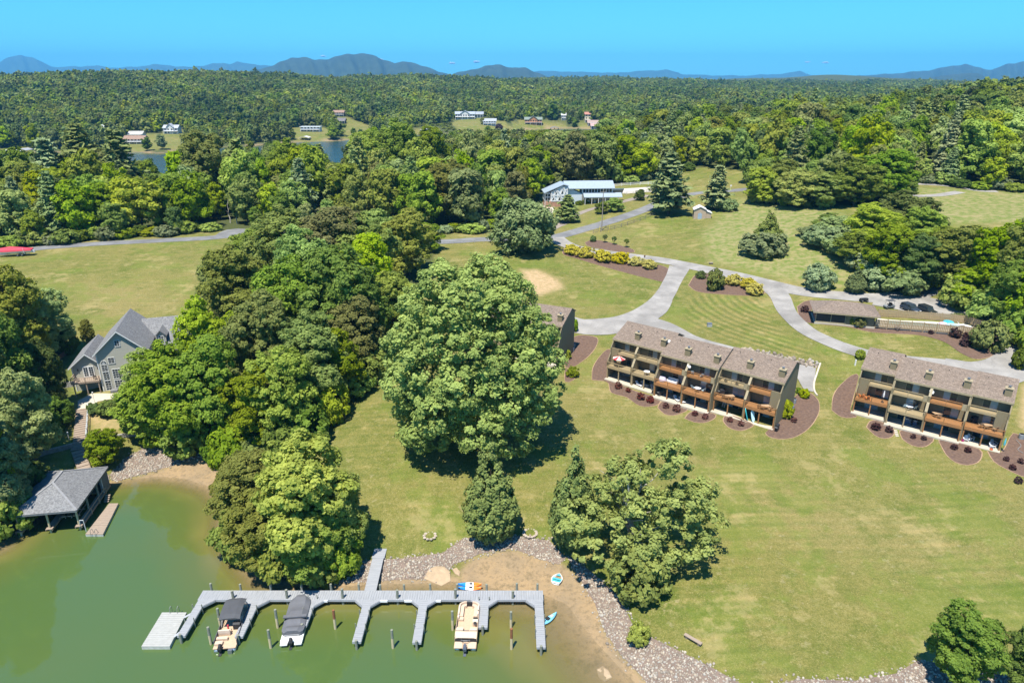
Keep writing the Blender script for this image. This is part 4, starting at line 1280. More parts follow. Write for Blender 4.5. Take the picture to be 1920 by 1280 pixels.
LB = {'mid': 'mid-green rounded tree', 'yellow': 'yellow-green leafy tree', 'olive': 'olive-green leafy tree', 'dark': 'dark green leafy tree', 'pale': 'pale green leafy tree'}
for i in pick:
    side = 'in the woods between the upper road and the lake' if fpx[i] < 1010 else 'in the woods climbing the hill beyond the road bend'
    grp = 'trees between the upper road and the lake' if fpx[i] < 1010 else 'trees beyond the road bend'
    if fpx[i] < 1010:
        side = ('on the roadside' if edge[i] else 'on the lake side' if FD[i] > 370 else 'in the heart') + ' of road woods ' + ('before the left field' if fpx[i] < 470 else 'behind the middle wood' if fpx[i] < 830 else 'near the lodge')
    else:
        side = 'at the meadow edge past the road bend' if FD[i] < 330 else 'midway up the hill past the road bend' if FD[i] < 470 else 'high on the hill past the road bend'
    hw_ = 'tall ' if FHT[i] > 20.5 else 'short ' if FHT[i] < 12 else ''
    if patch[i] > 1.15 and FD[i] > 230:
        plant(('pine', i % 3), 'pine_tree', hw_ + 'feathery grey-green pine ' + side, 'tree', (FX[i], FY[i], FZ[i] - .2), FHT[i] * 1.15, FW[i] * .95, 'pines ' + grp)
    else:
        tone = ('dark', 'olive', 'mid', 'mid', 'yellow', 'pale')[min(5, max(0, int((patch[i] + 1.2) * 2.6)))]
        if tone == 'pale' and rng.random() < .5: tone = 'yellow'
        plant(('broad', tone, i % 4), 'woodland_tree', hw_ + LB[tone] + ' ' + side, 'tree', (FX[i], FY[i], FZ[i] - .2), FHT[i], FW[i], grp)

# the rest of the woods is one mass
def tree_part(cr, tr, name):
    return cr
FARP = []
for i in range(4):
    lob = round_lobes(120 + i, 5.0, 14.0, 1.0, 5)
    for tone in ('mid', 'olive', 'dark', 'yellow'):
        if i == 0 or tone == 'mid':
            pass
    FARP.append(crown_mesh('far_crown_mesh', LM['mid'], lob, 34, 1.7, 15, 1.75, 130 + i, .1, .8, .15, .16))
farmats = ['dark', 'mid', 'olive', 'yellow', 'mid']
fl = leafmat('leaf_forest', (.120, .165, .024), (.230, .288, .048), .4, .024, .26, .45)
for me_ in FARP:
    me_.materials[0] = fl
MIDP = []
for i in range(4):
    me_ = PROTO[('broad', 'mid', i)][0].copy(); me_.materials[0] = fl
    MIDP.append(me_)
MIDP.append(PROTO[('pine', 0)][0])


def forest(name, label, idx, protos, hs):
    holder = bpy.data.collections.new(name + '_shapes')
    obs = []
    for q, me_ in enumerate(protos):
        o = bpy.data.objects.new('tree_shape', me_)
        holder.objects.link(o)
        obs.append(o)
    me = bpy.data.meshes.new(name)
    v = np.stack([FX[idx], FY[idx], FZ[idx] - .3], 1)
    me.vertices.add(len(v)); me.vertices.foreach_set('co', v.astype(np.float32).ravel())
    for an, tp, arr in (('which', 'INT', rng.integers(0, len(protos), len(v)).astype(np.int32)),):
        a = me.attributes.new(an, tp, 'POINT'); a.data.foreach_set('value', arr)
    sc_ = np.stack([FW[idx] / 10.2, FW[idx] / 10.2, FHT[idx] / hs], 1).astype(np.float32)
    a = me.attributes.new('size', 'FLOAT_VECTOR', 'POINT'); a.data.foreach_set('vector', sc_.ravel())
    rt = np.zeros((len(v), 3), np.float32); rt[:, 2] = rng.uniform(0, 6.28, len(v))
    a = me.attributes.new('turn', 'FLOAT_VECTOR', 'POINT'); a.data.foreach_set('vector', rt.ravel())
    o = link(name, me)
    ng = bpy.data.node_groups.new(name + '_nodes', 'GeometryNodeTree')
    ng.interface.new_socket('Geometry', in_out='INPUT', socket_type='NodeSocketGeometry')
    ng.interface.new_socket('Geometry', in_out='OUTPUT', socket_type='NodeSocketGeometry')
    N, Lk = ng.nodes, ng.links
    gi, go = N.new('NodeGroupInput'), N.new('NodeGroupOutput')
    ci = N.new('GeometryNodeCollectionInfo'); ci.inputs[0].default_value = holder; ci.inputs[1].default_value = True; ci.inputs[2].default_value = True
    ip = N.new('GeometryNodeInstanceOnPoints'); ip.inputs['Pick Instance'].default_value = True
    def na(nm, tp):
        x = N.new('GeometryNodeInputNamedAttribute'); x.data_type = tp; x.inputs[0].default_value = nm
        return x.outputs[0]
    Lk.new(gi.outputs[0], ip.inputs['Points']); Lk.new(ci.outputs[0], ip.inputs['Instance'])
    Lk.new(na('which', 'INT'), ip.inputs['Instance Index'])
    e2r = N.new('FunctionNodeEulerToRotation')
    Lk.new(na('turn', 'FLOAT_VECTOR'), e2r.inputs[0]); Lk.new(e2r.outputs[0], ip.inputs['Rotation'])
    Lk.new(na('size', 'FLOAT_VECTOR'), ip.inputs['Scale'])
    Lk.new(ip.outputs[0], go.inputs[0])
    md = o.modifiers.new('trees', 'NODES'); md.node_group = ng
    return tag(o, label, 'woods', kind='stuff')
rest = np.where(~picked & (FD < 620))[0]
far = np.where(~picked & (FD >= 620))[0]
forest('near_woods', 'mass of leafy trees filling the woods behind the front rows', rest, MIDP, 15.)
forest('far_woods', 'distant unbroken woodland covering the hills beyond the lake', far, FARP, 14.)
print('TREES', len(pick), len(rest), len(far))

# low growth along the wood edges
for k, px in enumerate(list(range(-10, 400, 27)) + [835, 850, 868, 885, 905, 920, 1165, 1185, 1210, 1275, 1290, 1420, 1445, 1475, 1510, 1545, 1740, 1770, 1800, 1835, 1870, 1900]):
    py = float(np.interp(px, _wx, _wy)) - (1.5 if px < 1000 else 1.0) + 2.0 * math.sin(k * 1.7)
    p = T(px, py)
    tone = ('silver', 'mid', 'dark', 'yellow')[k % 4]
    w = random.uniform(5, 9)
    plant(('shrub', tone, k % 3), 'edge_bush', {'silver': 'grey-green', 'mid': 'mid-green', 'dark': 'dark green', 'yellow': 'yellow-green'}[tone] + (' bush along the wood edge behind the upper road' if px < 1000 else ' bush along the wood edge beyond the meadow bank'), 'bush', (p[0], p[1], p[2] - .1), random.uniform(2.5, 4.5), w,
          'bushes along the upper road' if px < 1000 else 'bushes beyond the meadow', part=('foliage', 'stem'))

# tall individuals that break the skyline of the road woods
for bx, by, ty, w, key, lb in ((108, 388, 262, 96, ('pine', 1), 'tall broad pine over the left end of the road woods'), (168, 384, 236, 108, ('pine', 2), 'tallest pine over the road woods, with a spreading top'), (238, 386, 246, 100, ('pine', 0), 'tall grey-green pine leaning over the lake side of the road woods'),
                         (398, 398, 250, 112, ('near', 'olive', 0), 'tall olive tree hiding the lake beyond the turning spur'), (462, 396, 262, 92, ('pine', 1), 'slender tall pine behind the turning spur'), (548, 380, 262, 96, ('near', 'mid', 1), 'tall mid-green tree rising behind the middle wood'),
                         (700, 372, 250, 96, ('near', 'yellow', 2), 'tall yellow-green tree behind the middle wood near the lake sliver'), (752, 362, 226, 88, ('near', 'yellow', 3), 'tallest yellow-green tree before the far inlet'), (812, 358, 240, 80, ('near', 'mid', 2), 'tall mid-green tree before the far inlet'), (60, 400, 300, 80, ('near', 'mid', 3), 'mid-green tree at the left end of the road woods'),
                         (340, 420, 332, 96, ('near', 'yellow', 0), 'bright yellow-green tree at the roadside behind the left field'), (190, 430, 345, 96, ('near', 'mid', 2), 'round mid-green tree at the roadside behind the left field'), (845, 415, 300, 120, ('near', 'olive', 1), 'broad olive tree behind the guard rail')):
    hero(key, 'skyline_tree', lb, bx, by, ty, w)
for bx, by, ty, lb in ((432, 418, 372, 'bare pale dead trunk standing in the road woods'), (445, 420, 360, 'taller bare pale dead trunk beside the first one')):
    p = T(bx, by)
    e = thing('dead_tree', lb, 'dead tree', p)
    h = hgt(p, ty)
    link('trunk', trunk_mesh('dead_trunk_mesh', mat('bleached_wood', (.5, .46, .4), .9), h, .22, bx, 5, 2., .4, .9, 1, .25), e)
    MB().tube((0, 0, h * .8), (.5, .2, h), .09, .03, 5).obj('snag', MATS['bleached_wood'], e)

# ================================================================ TOWNHOUSES
def shingle_mat(name, c1, c2, c3):
    m, n, l, b = _new(name)
    b.inputs['Roughness'].default_value = .92
    tc = n.new('ShaderNodeTexCoord')
    mp = n.new('ShaderNodeMapping'); mp.inputs['Scale'].default_value = (1, 1, 1)
    l.new(tc.outputs['Object'], mp.inputs[0])
    br = n.new('ShaderNodeTexBrick')
    br.inputs['Color1'].default_value = (*c1, 1); br.inputs['Color2'].default_value = (*c2, 1); br.inputs['Mortar'].default_value = (*c3, 1)
    br.inputs['Scale'].default_value = 1; br.inputs['Brick Width'].default_value = .5; br.inputs['Row Height'].default_value = .17
    br.inputs['Mortar Size'].default_value = .015; br.inputs['Bias'].default_value = 0
    l.new(mp.outputs[0], br.inputs['Vector'])
    nz = n.new('ShaderNodeTexNoise'); nz.inputs['Scale'].default_value = 4.; nz.inputs['Detail'].default_value = 6
    l.new(tc.outputs['Object'], nz.inputs['Vector'])
    mx = n.new('ShaderNodeMixRGB'); mx.blend_type = 'MULTIPLY'; mx.inputs[0].default_value = .85
    mr = n.new('ShaderNodeMapRange'); mr.inputs[1].default_value = .3; mr.inputs[2].default_value = .7; mr.inputs[3].default_value = .55; mr.inputs[4].default_value = 1.3
    l.new(nz.outputs[0], mr.inputs[0])
    l.new(br.outputs[0], mx.inputs[1]); l.new(mr.outputs[0], mx.inputs[2])
    l.new(mx.outputs[0], b.inputs['Base Color'])
    MATS[name] = m
    return m
roofm = shingle_mat('brown_shingles', (.235, .180, .138), (.170, .128, .098), (.11, .085, .068))
roofg = shingle_mat('grey_shingles', (.215, .215, .215), (.165, .165, .168), (.12, .12, .122))
siding = mat('olive_siding', (.225, .185, .112), .85, (.185, .152, .092), 2.2, 6, .15, stretch=(6, 6, .4))
trimo = mat('tan_trim', (.36, .30, .19), .8, (.26, .215, .14), 3)
wood_o = mat('stained_deck', (.34, .170, .068), .6, (.26, .125, .05), 2.5, 6, stretch=(.5, 4, 4))
wood_t = mat('weathered_deck', (.36, .285, .165), .75, (.28, .215, .12), 2.5, 6, stretch=(.5, 4, 4))
glassd = mat('dark_glass', (.035, .05, .06), .06, (.02, .03, .035), .6, 2, spec=.8)
glassc = mat('curtained_glass', (.34, .40, .42), .15, (.22, .27, .30), 1.1, 3, spec=.8)
whitem = mat('white_paint', (.70, .70, .68), .5, (.62, .62, .60), 1.5)
blackm = mat('black_cover', (.03, .03, .032), .6, (.022, .022, .024), 3)
metalg = mat('grey_metal', (.33, .34, .35), .4, (.26, .27, .28), 3, metal=.7)
tanpatio = mat('patio_concrete', (.47, .43, .35), .9, (.38, .34, .27), .8, 6)

U = 5.6
ROOF = [(2.15, 7.82), (7.7, 10.05), (10.2, 8.85), (10.2, 8.65), (7.7, 9.82), (2.15, 7.6)]
PARTY = [(3.2, -.4), (.32, -.4), (.32, 3.75), (1.25, 5.15), (1.25, 6.2), (2.35, 7.6), (3.2, 7.95)]
ENDW = [(9.8, -.6), (.36, -.6), (.36, 3.75), (1.28, 5.15), (1.28, 6.2), (2.35, 7.62), (7.7, 9.76), (9.8, 8.76)]

def railing(mb, p, q, h, step=.17, solid=False):
    """top rail, bottom rail and balusters between two floor points"""
    p, q = Vector(p), Vector(q)
    up = Vector((0, 0, h))
    mb.beam(p + up, q + up, .12, .07)
    mb.beam(p + Vector((0, 0, .12)), q + Vector((0, 0, .12)), .06, .09)
    L_ = (q - p).length
    n = int(L_ / step)
    for i in range(n + 1):
        s = p.lerp(q, i / n)
        mb.beam(s + Vector((0, 0, .1)), s + Vector((0, 0, h - .02)), .04, .035)
    for i in range(int(L_ / 1.9) + 1):
        s = p.lerp(q, i / max(1, int(L_ / 1.9)))
        mb.beam(s, s + Vector((0, 0, h + .06)), .1, .1)

def slider(e, u, v, w, wd=2.3, ht=2.0, flip=False):
    fr = MB()
    fr.box(u, u + wd, v - .06, v + .02, w + ht, w + ht + .09).box(u, u + wd, v - .06, v + .02, w, w + .06)
    for k in (0, .5, 1):
        fr.box(u + k * (wd - .08), u + k * (wd - .08) + .08, v - .06, v + .02, w + .06, w + ht)
    f = fr.obj('sliding_door', whitem if False else trimo, e)
    for k in range(2):
        pn = MB().box(u + .08 + k * (wd / 2 - .04), u + .04 + k * (wd / 2 - .04) + wd / 2 - .08, v - .03, v - .01, w + .06, w + ht)
        pn.obj('pane', glassc if (k == 0) != flip else glassd if (int(u * 7) + int(w)) % 3 else glassc, f)

def condo(label, origin, ang, blocks, ends=(True, True), stain=None):
    e = thing('townhouse_row', label, 'townhouses', origin, ang)
    u0 = 0.
    ui = 0
    for bi, (nu, vo, wo_) in enumerate(blocks):
        u1 = u0 + nu * U
        def sh(poly): return [(a + vo, b_ + wo_) for a, b_ in poly]
        MB().prism(sh(ROOF), u0 - .12, u1 + .12).obj('roof', roofm, e)
        MB().prism(sh([(2.1, 7.84), (2.16, 7.84), (2.16, 7.5), (2.1, 7.5)]), u0 - .13, u1 + .13).obj('fascia', trimo, e)
        for uu, last in ((u0, False), (u1 - .18, True)):
            MB().prism(sh(ENDW), uu, uu + .18).obj('end_wall', siding, e)
        MB().prism(sh([(9.6, 2.2), (9.78, 2.2), (9.78, 8.6), (9.6, 8.6)]), u0 + .18, u1 - .18).obj('rear_wall', siding, e)
        for uu in (u0 - .1, u1 + .02):     # rake trim along the gable slope
            MB().prism(sh([(2.2, 7.6), (7.7, 9.84), (7.7, 9.6), (2.2, 7.36)]), uu, uu + .08).obj('rake_board', trimo, e)
        for k in range(nu):
            a = u0 + k * U
            z = a + U
            st = (stain or [0])[ui % len(stain or [0])]
            dk = wood_o if st & 1 else wood_t
            bk = wood_o if st & 2 else wood_t
            left_panel = (bi == 0 and k == 0)
            full = left_panel or (bi == len(blocks) - 1 and k == nu - 1)
            MB().box(a + .18, z - .18, 3.2 + vo, 3.36 + vo, -.4 + wo_, 7.95 + wo_).obj('front_wall', siding, e)
            if k:
                MB().prism(sh(PARTY), a - .17, a + .17).obj('party_wall', siding, e)
                MB().prism(sh([(.28, 3.8), (1.21, 5.2), (1.33, 5.2), (.4, 3.8)]), a - .2, a + .2).obj('wall_cap', trimo, e)
                MB().prism(sh([(1.2, 6.25), (2.28, 7.62), (2.42, 7.62), (1.32, 6.25)]), a - .2, a + .2).obj('wall_cap', trimo, e)
            elif bi:
                MB().prism([(p + min(0, vo), q + wo_) for p, q in PARTY], a - .14, a - .01).obj('party_wall', siding, e)
            # patio slab
            MB().box(a, z - .02, -.55 + vo, 3.19 + vo, -.5 + wo_, .06 + wo_).obj('patio', tanpatio, e)
            # main deck with its posts and railing
            d = MB().box(a + .14, z - .14, .1 + vo, 3.19 + vo, 2.52 + wo_, 2.66 + wo_)
            d.obj('deck', dk, e)
            MB().box(a + .13, z - .13, .02 + vo, .09 + vo, 2.32 + wo_, 2.68 + wo_).obj('rim_joist', dk, e)
            r = MB()
            railing(r, (a + .14, .08 + vo, 2.66 + wo_), (z - .14, .08 + vo, 2.66 + wo_), .95)
            if full:
                s_ = a + .14 if left_panel else z - .14
                railing(r, (s_, .08 + vo, 2.66 + wo_), (s_, 1.3 + vo, 2.66 + wo_), .95)
            r.obj('deck_railing', dk, e)
            for uu in ((a + .22, a + U / 2, z - .22) if k == nu - 1 else (a + .22, a + U / 2)):
                MB().box(uu - .09, uu + .09, .12 + vo, .3 + vo, .06 + wo_, 2.52 + wo_).obj('deck_post', dk, e)
            # upper balcony
            ba, bz = (a + 1.7, z - .16) if left_panel else (a + .16, z - (1.75 if full else .9))
            MB().box(ba, bz, 1.5 + vo, 3.19 + vo, 5.18 + wo_, 5.32 + wo_).obj('balcony', bk, e)
            r = MB()
            railing(r, (ba, 1.48 + vo, 5.29 + wo_), (bz, 1.48 + vo, 5.29 + wo_), .92, .15)
            r.box(ba, bz, 1.43 + vo, 1.47 + vo, 5.08 + wo_, 5.38 + wo_)
            r.obj('balcony_railing', bk, e)
            # solid lap panel beside the balcony
            pa, pz = (a + .19, a + 1.68) if left_panel else (bz + .02, z - .19)
            if full:
                sl = .35
                mbp = MB()
                if left_panel:
                    mbp.prism([(pa, 2.66 + wo_), (pz - sl, 2.66 + wo_), (pz, 6.2 + wo_), (pa, 6.2 + wo_)], 1.5 + vo, 1.66 + vo, 'y')
                else:
                    mbp.prism([(pa + sl - .4, 2.66 + wo_), (pz, 2.66 + wo_), (pz, 6.2 + wo_), (pa, 6.2 + wo_)], 1.5 + vo, 1.66 + vo, 'y')
                mbp.obj('lap_panel', siding, e)
            else:
                MB().box(pa, pz, 1.5 + vo, 1.6 + vo, 5.04 + wo_, 6.14 + wo_).obj('lap_panel', trimo, e)
            # doors
            off = 1.9 if not left_panel else 2.4
            slider(e, a + off - .2, 3.2 + vo, 5.36 + wo_, 2.1, 1.95, ui % 2)
            slider(e, a + off + .3, 3.2 + vo, 2.68 + wo_, 2.3, 2.05, ui % 2 == 0)
            slider(e, a + 1.4, 3.2 + vo, .08 + wo_, 2.3, 2.0, ui % 2)
            # chimney near the front slope
            cu = z - .95
            ch = MB().box(cu - .5, cu + .5, 3.3 + vo, 4.2 + vo, 7.7 + wo_, 9.55 + wo_).obj('chimney', siding, e)
            MB().box(cu - .6, cu + .6, 3.2 + vo, 4.3 + vo, 9.56 + wo_, 9.7 + wo_).obj('chimney_cap', trimo, ch)
            MB().tube((cu, 3.75 + vo, 9.7 + wo_), (cu, 3.75 + vo, 10.0 + wo_), .17, .17, 8).tube((cu, 3.75 + vo, 10.0 + wo_), (cu, 3.75 + vo, 10.06 + wo_), .26, .26, 8).obj('flue', metalg, ch)
            MB().tube((a + 1.6, 6.6 + vo, 9.2 + wo_), (a + 1.6, 6.6 + vo, 9.75 + wo_), .07, .07, 6).obj('vent_pipe', blackm, e)
            ui += 1
        u0 = u1
    return e

A1 = R(-39)
p0 = P(1120 + 95 / 8, 600 + 875 / 8, 5.0)
C1 = condo('long olive townhouse row with three stepped roofs between the drives', (p0[0] + .35, p0[1] - .1, 5.0), A1, [(2, 0, .12), (2, -1.3, .06), (2, 0, .02)], stain=[0, 0, 3, 3, 1, 3])
A2 = R(-37)
p0 = P(1560 + 185 / 5.333, 630 + 765 / 5.333, 5.0)
C2 = condo('olive townhouse row with four decks beside the gravel loop', (p0[0] + .2, p0[1] + .2, 5.0), A2, [(1, 0, .12), (2, -1.2, .06), (1, -.7, 0.02)], stain=[1, 0, 3, 1])
A3 = R(-25)
_e3 = P(1052, 619, 13.4)
C3 = condo('olive townhouse row mostly hidden behind the huge domed tree', (_e3[0] - 3 * U * math.cos(A3) + 1.75 * math.sin(A3), _e3[1] - 3 * U * math.sin(A3) - 1.75 * math.cos(A3), 6.3), A3, [(3, 0, 0)], stain=[0, 0, 0])

def cl(e, u, v, w):
    """world point of local townhouse coordinates"""
    a = e.rotation_euler.z
    return (e.location.x + u * math.cos(a) - v * math.sin(a), e.location.y + u * math.sin(a) + v * math.cos(a), e.location.z + w)

# ---------------------------------------------------------------- furniture and fittings
def adirondack(m):
    mb = {}
    e = thing('adirondack_chair', 'x', 'chair')
    s = MB()
    for k in range(5):
        s.prism([(-.30, .36), (.28, .24), (.28, .27), (-.30, .39)], -.27 + k * .11, -.27 + k * .11 + .095)
    s.obj('seat', m, e)
    b_ = MB()
    for k in range(5):
        hh = .95 - abs(k - 2) * .06
        b_.prism([(.20, .22), (.52, hh), (.555, hh), (.235, .22)], -.27 + k * .11, -.27 + k * .11 + .095)
    b_.obj('backrest', m, e)
    for sx in (-1, 1):
        MB().box(sx * .38 - .07, sx * .38 + .07, -.42, .38, .55, .58).obj('armrest', m, e)
        MB().box(sx * .33 - .03, sx * .33 + .03, -.34, -.24, 0, .55).obj('leg', m, e)
        MB().prism([(-.3, .30), (.62, .0), (.72, .0), (-.2, .38)], sx * .33 - .02, sx * .33 + .02).obj('leg', m, e)
    return e
def patio_chair(m, fm):
    e = thing('patio_chair', 'x', 'chair')
    MB().box(-.26, .26, -.26, .26, .40, .45).obj('seat', m, e)
    MB().prism([(.24, .45), (.38, .95), (.42, .95), (.28, .45)], -.26, .26).obj('backrest', m, e)
    for sx in (-.25, .25):
        for sy in (-.25, .25):
            MB().tube((sx, sy, 0), (sx, sy, .42 if sy > 0 else .64), .02).obj('leg', fm, e)
        MB().box(sx - .03, sx + .03, -.27, .3, .62, .65).obj('armrest', fm, e)
    return e
def table(m, r=.55, rect=False):
    e = thing('patio_table', 'x', 'table')
    t = MB()
    if rect: t.box(-.85, .85, -.45, .45, .68, .73)
    else: t.lathe([(r, .68), (r, .72)], 16)
    t.obj('table_top', m, e)
    for sx in (-1, 1):
        for sy in (-1, 1):
            MB().tube((sx * r * .6, sy * r * .6, 0), (sx * r * .5, sy * r * .5, .68), .025).obj('leg', m, e)
    return e
def lounger(m, fm):
    e = thing('lounge_chair', 'x', 'lounger')
    MB().box(-.3, .3, -.9, .2, .28, .34).obj('seat', m, e)
    MB().prism([(.2, .28), (.75, .8), (.8, .76), (.25, .24)], -.3, .3).obj('backrest', m, e)
    for sx in (-.28, .28):
        for sy in (-.8, .15):
            MB().tube((sx, sy, 0), (sx, sy, .3), .02).obj('leg', fm, e)
    return e
def umbrella(cols, h=2.35, r=1.35):
    e = thing('patio_umbrella', 'x', 'umbrella')
    MB().tube((0, 0, 0), (0, 0, h + .1), .03).obj('pole', metalg, e)
    MB().lathe([(.25, 0), (.25, .07), (.08, .1)], 12).obj('base', blackm, e)
    n = 8
    for k in range(n):
        a, b_ = 2 * math.pi * k / n, 2 * math.pi * (k + 1) / n
        v = [(0, 0, h), (r * math.cos(a), r * math.sin(a), h - .45), (r * math.cos(b_), r * math.sin(b_), h - .45), (0, 0, h - .03), (r * math.cos(a), r * math.sin(a), h - .48), (r * math.cos(b_), r * math.sin(b_), h - .48)]
        MB().add(v, [(0, 1, 2), (3, 5, 4), (1, 4, 5, 2), (0, 3, 4, 1), (0, 2, 5, 3)]).obj('canopy_panel', cols[k % len(cols)], e)
    return e
def closed_umbrella(m):
    e = thing('closed_umbrella', 'x', 'umbrella')
    MB().tube((0, 0, 0), (0, 0, 2.3), .03).obj('pole', metalg, e)
    MB().lathe([(.06, .95), (.14, 1.05), (.15, 1.5), (.05, 2.25)], 10).obj('canopy', m, e)
    MB().lathe([(.25, 0), (.25, .07), (.08, .1)], 12).obj('base', blackm, e)
    return e
def grill():
    e = thing('barbecue_grill', 'x', 'grill')
    MB().prism([(-.28, .75), (.28, .75), (.28, 1.0), (.1, 1.18), (-.2, 1.12), (-.28, .95)], -.45, .45).obj('hood', blackm, e)
    MB().box(-.42, .42, -.25, .25, .05, .74).obj('cabinet', mat('dark_steel', (.08, .08, .085), .4, None, 3, metal=.5), e)
    for sx in (-1, 1):
        MB().box(sx * .62 - .16, sx * .62 + .16, -.24, .24, .76, .80).obj('side_shelf', metalg, e)
    return e
def acunit():
    e = thing('air_conditioner', 'x', 'air conditioner')
    MB().lathe([(.42, 0), (.42, .82), (.38, .86)], 14).obj('casing', mat('ac_grey', (.25, .27, .29), .5, (.17, .19, .2), 8), e)
    g = MB()
    for k in range(6):
        g.lathe([(.06 + k * .055, .875), (.075 + k * .055, .885)], 14)
    g.obj('fan_grille', blackm, e)
    return e
def ball_shrub(m, name='ball_shrub'):
    e = thing(name, 'x', 'shrub')
    L_ = [((0, 0, .46), (.52, .52, .45))]
    link('foliage', crown_mesh(name + '_mesh', m, L_, 60, .12, 30, .11, 5, .3, .9), e)
    MB().tube((0, 0, -.1), (0, 0, .4), .05, .03).obj('stem', barkm, e)
    return e
def place(src, items, group):
    """first item moves the source itself, the others copy it"""
    for i, (loc, rz, lb) in enumerate(items):
        s = None
        if len(loc) == 4:
            s = loc[3]; loc = loc[:3]
        if i == 0:
            src.location = tuple(map(float, loc)); src.rotation_euler = (0, 0, rz); src['label'] = lb; src['group'] = group
            if s: src.scale = (s, s, s)
        else:
            copy_tree(src, loc, rz, lb, group, (s, s, s) if s else (1, 1, 1))
plastic = mat('white_plastic', (.72, .72, .72), .4, (.66, .66, .67), 2)
bluefab = mat('pale_blue_fabric', (.38, .52, .58), .7, (.30, .43, .5), 3)
orangew = mat('orange_paint', (.62, .17, .04), .5, (.5, .13, .03), 3)
tanw = mat('tan_wood', (.40, .27, .16), .7, (.3, .2, .12), 3)
redc = mat('red_canvas', (.58, .06, .07), .7, (.5, .05, .06), 3)
creamc = mat('cream_canvas', (.76, .66, .58), .7, (.7, .6, .52), 3)
DK = 2.68
# first row
place(umbrella([redc, creamc], 2.2, 1.3), [(cl(C1, 2.1, 1.3, DK + .12), .2, 'open red and cream patio umbrella on a townhouse deck')], 'umbrellas')
place(lounger(plastic, plastic), [(cl(C1, 7.0, .9, .17), .6, 'white lounge chair on the patio, nearer the weathered posts'), (cl(C1, 7.9, 1.6, .17), .7, 'white lounge chair behind the first one on the patio'),
                                  (cl(C1, 10.0, 1.2, .17), .4, 'white lounge chair beside the black covered grill on the patio'),
                                  (cl(C1, 15.6, -.3, .12), .3, 'white lounge chair stacked beside a post under the stained deck'), (cl(C1, 16.7, -.3, .12), .3, 'white lounge chair at the patio edge under the stained deck')], 'white loungers on the patios')
place(patio_chair(bluefab, metalg), [(cl(C1, 17.6, 1.2, 5.3), 2.6, 'pale blue chair on the upper stained balcony, beside a small table'), (cl(C1, 19.4, 1.0, 5.3), 3.4, 'pale blue chair on the upper stained balcony, past the small table'),
                                     (cl(C1, 18.2, .6, DK + .06), 2.2, 'pale blue chair on the crowded stained deck near the party wall'), (cl(C1, 20.2, .6, DK + .06), 3.6, 'pale blue chair on the crowded stained deck by the white table'),
                                     (cl(C2, 7.9, 1.0, DK + .06), 2.8, 'pale chair on the weathered deck by the white railing table'), (cl(C2, 9.3, 1.3, DK + .06), 3.4, 'pale chair by the curtained door on the weathered deck')], 'pale blue deck chairs')
place(table(plastic, .6), [(cl(C1, 19.2, .4, DK + .06), 0, 'round white table among chairs on the crowded stained deck'), (cl(C1, 8.4, 1.1, DK + .12), 0, 'round white table on the weathered deck beside the umbrella deck'), (cl(C2, 8.6, .9, DK + .06), 0, 'round white table on the weathered deck of the four-deck row')], 'round white deck tables')
place(patio_chair(tanw, tanw), [(cl(C1, 24.0, .7, DK + .03), 2.7, 'tan wooden chair on the stained deck near the covered grill'), (cl(C1, 25.6, .8, DK + .03), 3.3, 'tan wooden chair in the middle of the stained deck'), (cl(C1, 30.4, .8, DK + .03), 2.9, 'tan wooden chair on the corner deck with the bare floor'),
                                (cl(C1, 32.3, .8, DK + .03), 3.5, 'tan wooden chair at the railing corner of the end deck'), (cl(C1, 23.6, 2.0, 5.25), 3, 'tan wooden chair on the upper balcony over the covered grill'), (cl(C1, 25.6, 2.0, 5.25), 3.2, 'tan wooden chair on the upper balcony beside its twin'),
                                (cl(C2, 13.2, .3, DK + .06), 2.8, 'tan wooden chair at the long table on the third deck'), (cl(C2, 19.0, .7, DK + .02), 2.9, 'tan wooden chair in front of the black grill on the last deck'), (cl(C2, 21.0, .6, DK + .02), 3.4, 'tan wooden chair by the lap panel on the last deck')], 'tan wooden deck chairs')
place(table(tanw, .7, True), [(cl(C1, 25.0, .9, DK + .03), .1, 'long tan table on the stained deck near the covered grill'), (cl(C1, 31.4, 1.0, DK + .03), 0, 'long tan table on the end deck of the stepped row'), (cl(C2, 12.9, .9, DK + .06), .1, 'long tan table on the third deck of the four-deck row'), (cl(C2, 20.1, 1.1, DK + .02), 0, 'long tan table on the last deck beside the black grill')], 'long tan deck tables')
place(grill(), [(cl(C1, 23.2, 1.9, DK + .03), .2, 'black grill on the stained deck against the party wall'), (cl(C1, 10.9, -.1, .16), .5, 'black covered grill at the patio edge beside a post'), (cl(C1, 12.3, -.3, .12), .5, 'black covered grill beyond the post from its twin'),
                (cl(C1, 34.2, -.2, .08), .9, 'large black covered grill at the corner of the end patio'), (cl(C2, 18.0, 2.3, DK + .02), .1, 'black grill with shelves on the last deck of the four-deck row'), (cl(C2, 9.6, 1.2, .12), .2, 'pale-topped grill under the second deck of the four-deck row')], 'barbecue grills')
place(adirondack(plastic), [(cl(C2, 17.6, -.1, .08), -.5, 'white slatted chair at the front of the end patio by the magenta bucket'), (cl(C2, 18.2, .9, .08), .3, 'white slatted chair behind the one by the magenta bucket'), (cl(C2, 21.3, -.1, .08), .5, 'white slatted chair at the outer corner of the end patio'), (cl(C2, 21.4, 1.0, .08), .2, 'white slatted chair behind the one at the outer corner of the end patio')], 'white slatted chairs on the end patio')
place(adirondack(orangew), [(cl(C2, 1.0, 1.0, DK + .12), 2.9, 'orange slatted chair at the corner of the first deck'), (cl(C2, 2.0, .8, DK + .12), 3.1, 'orange slatted chair with a dark seat gap on the first deck')], 'orange slatted chairs')
place(closed_umbrella(plastic), [(cl(C2, 4.4, 1.2, DK + .12), 0, 'closed white umbrella standing on the first deck')], 'umbrellas')
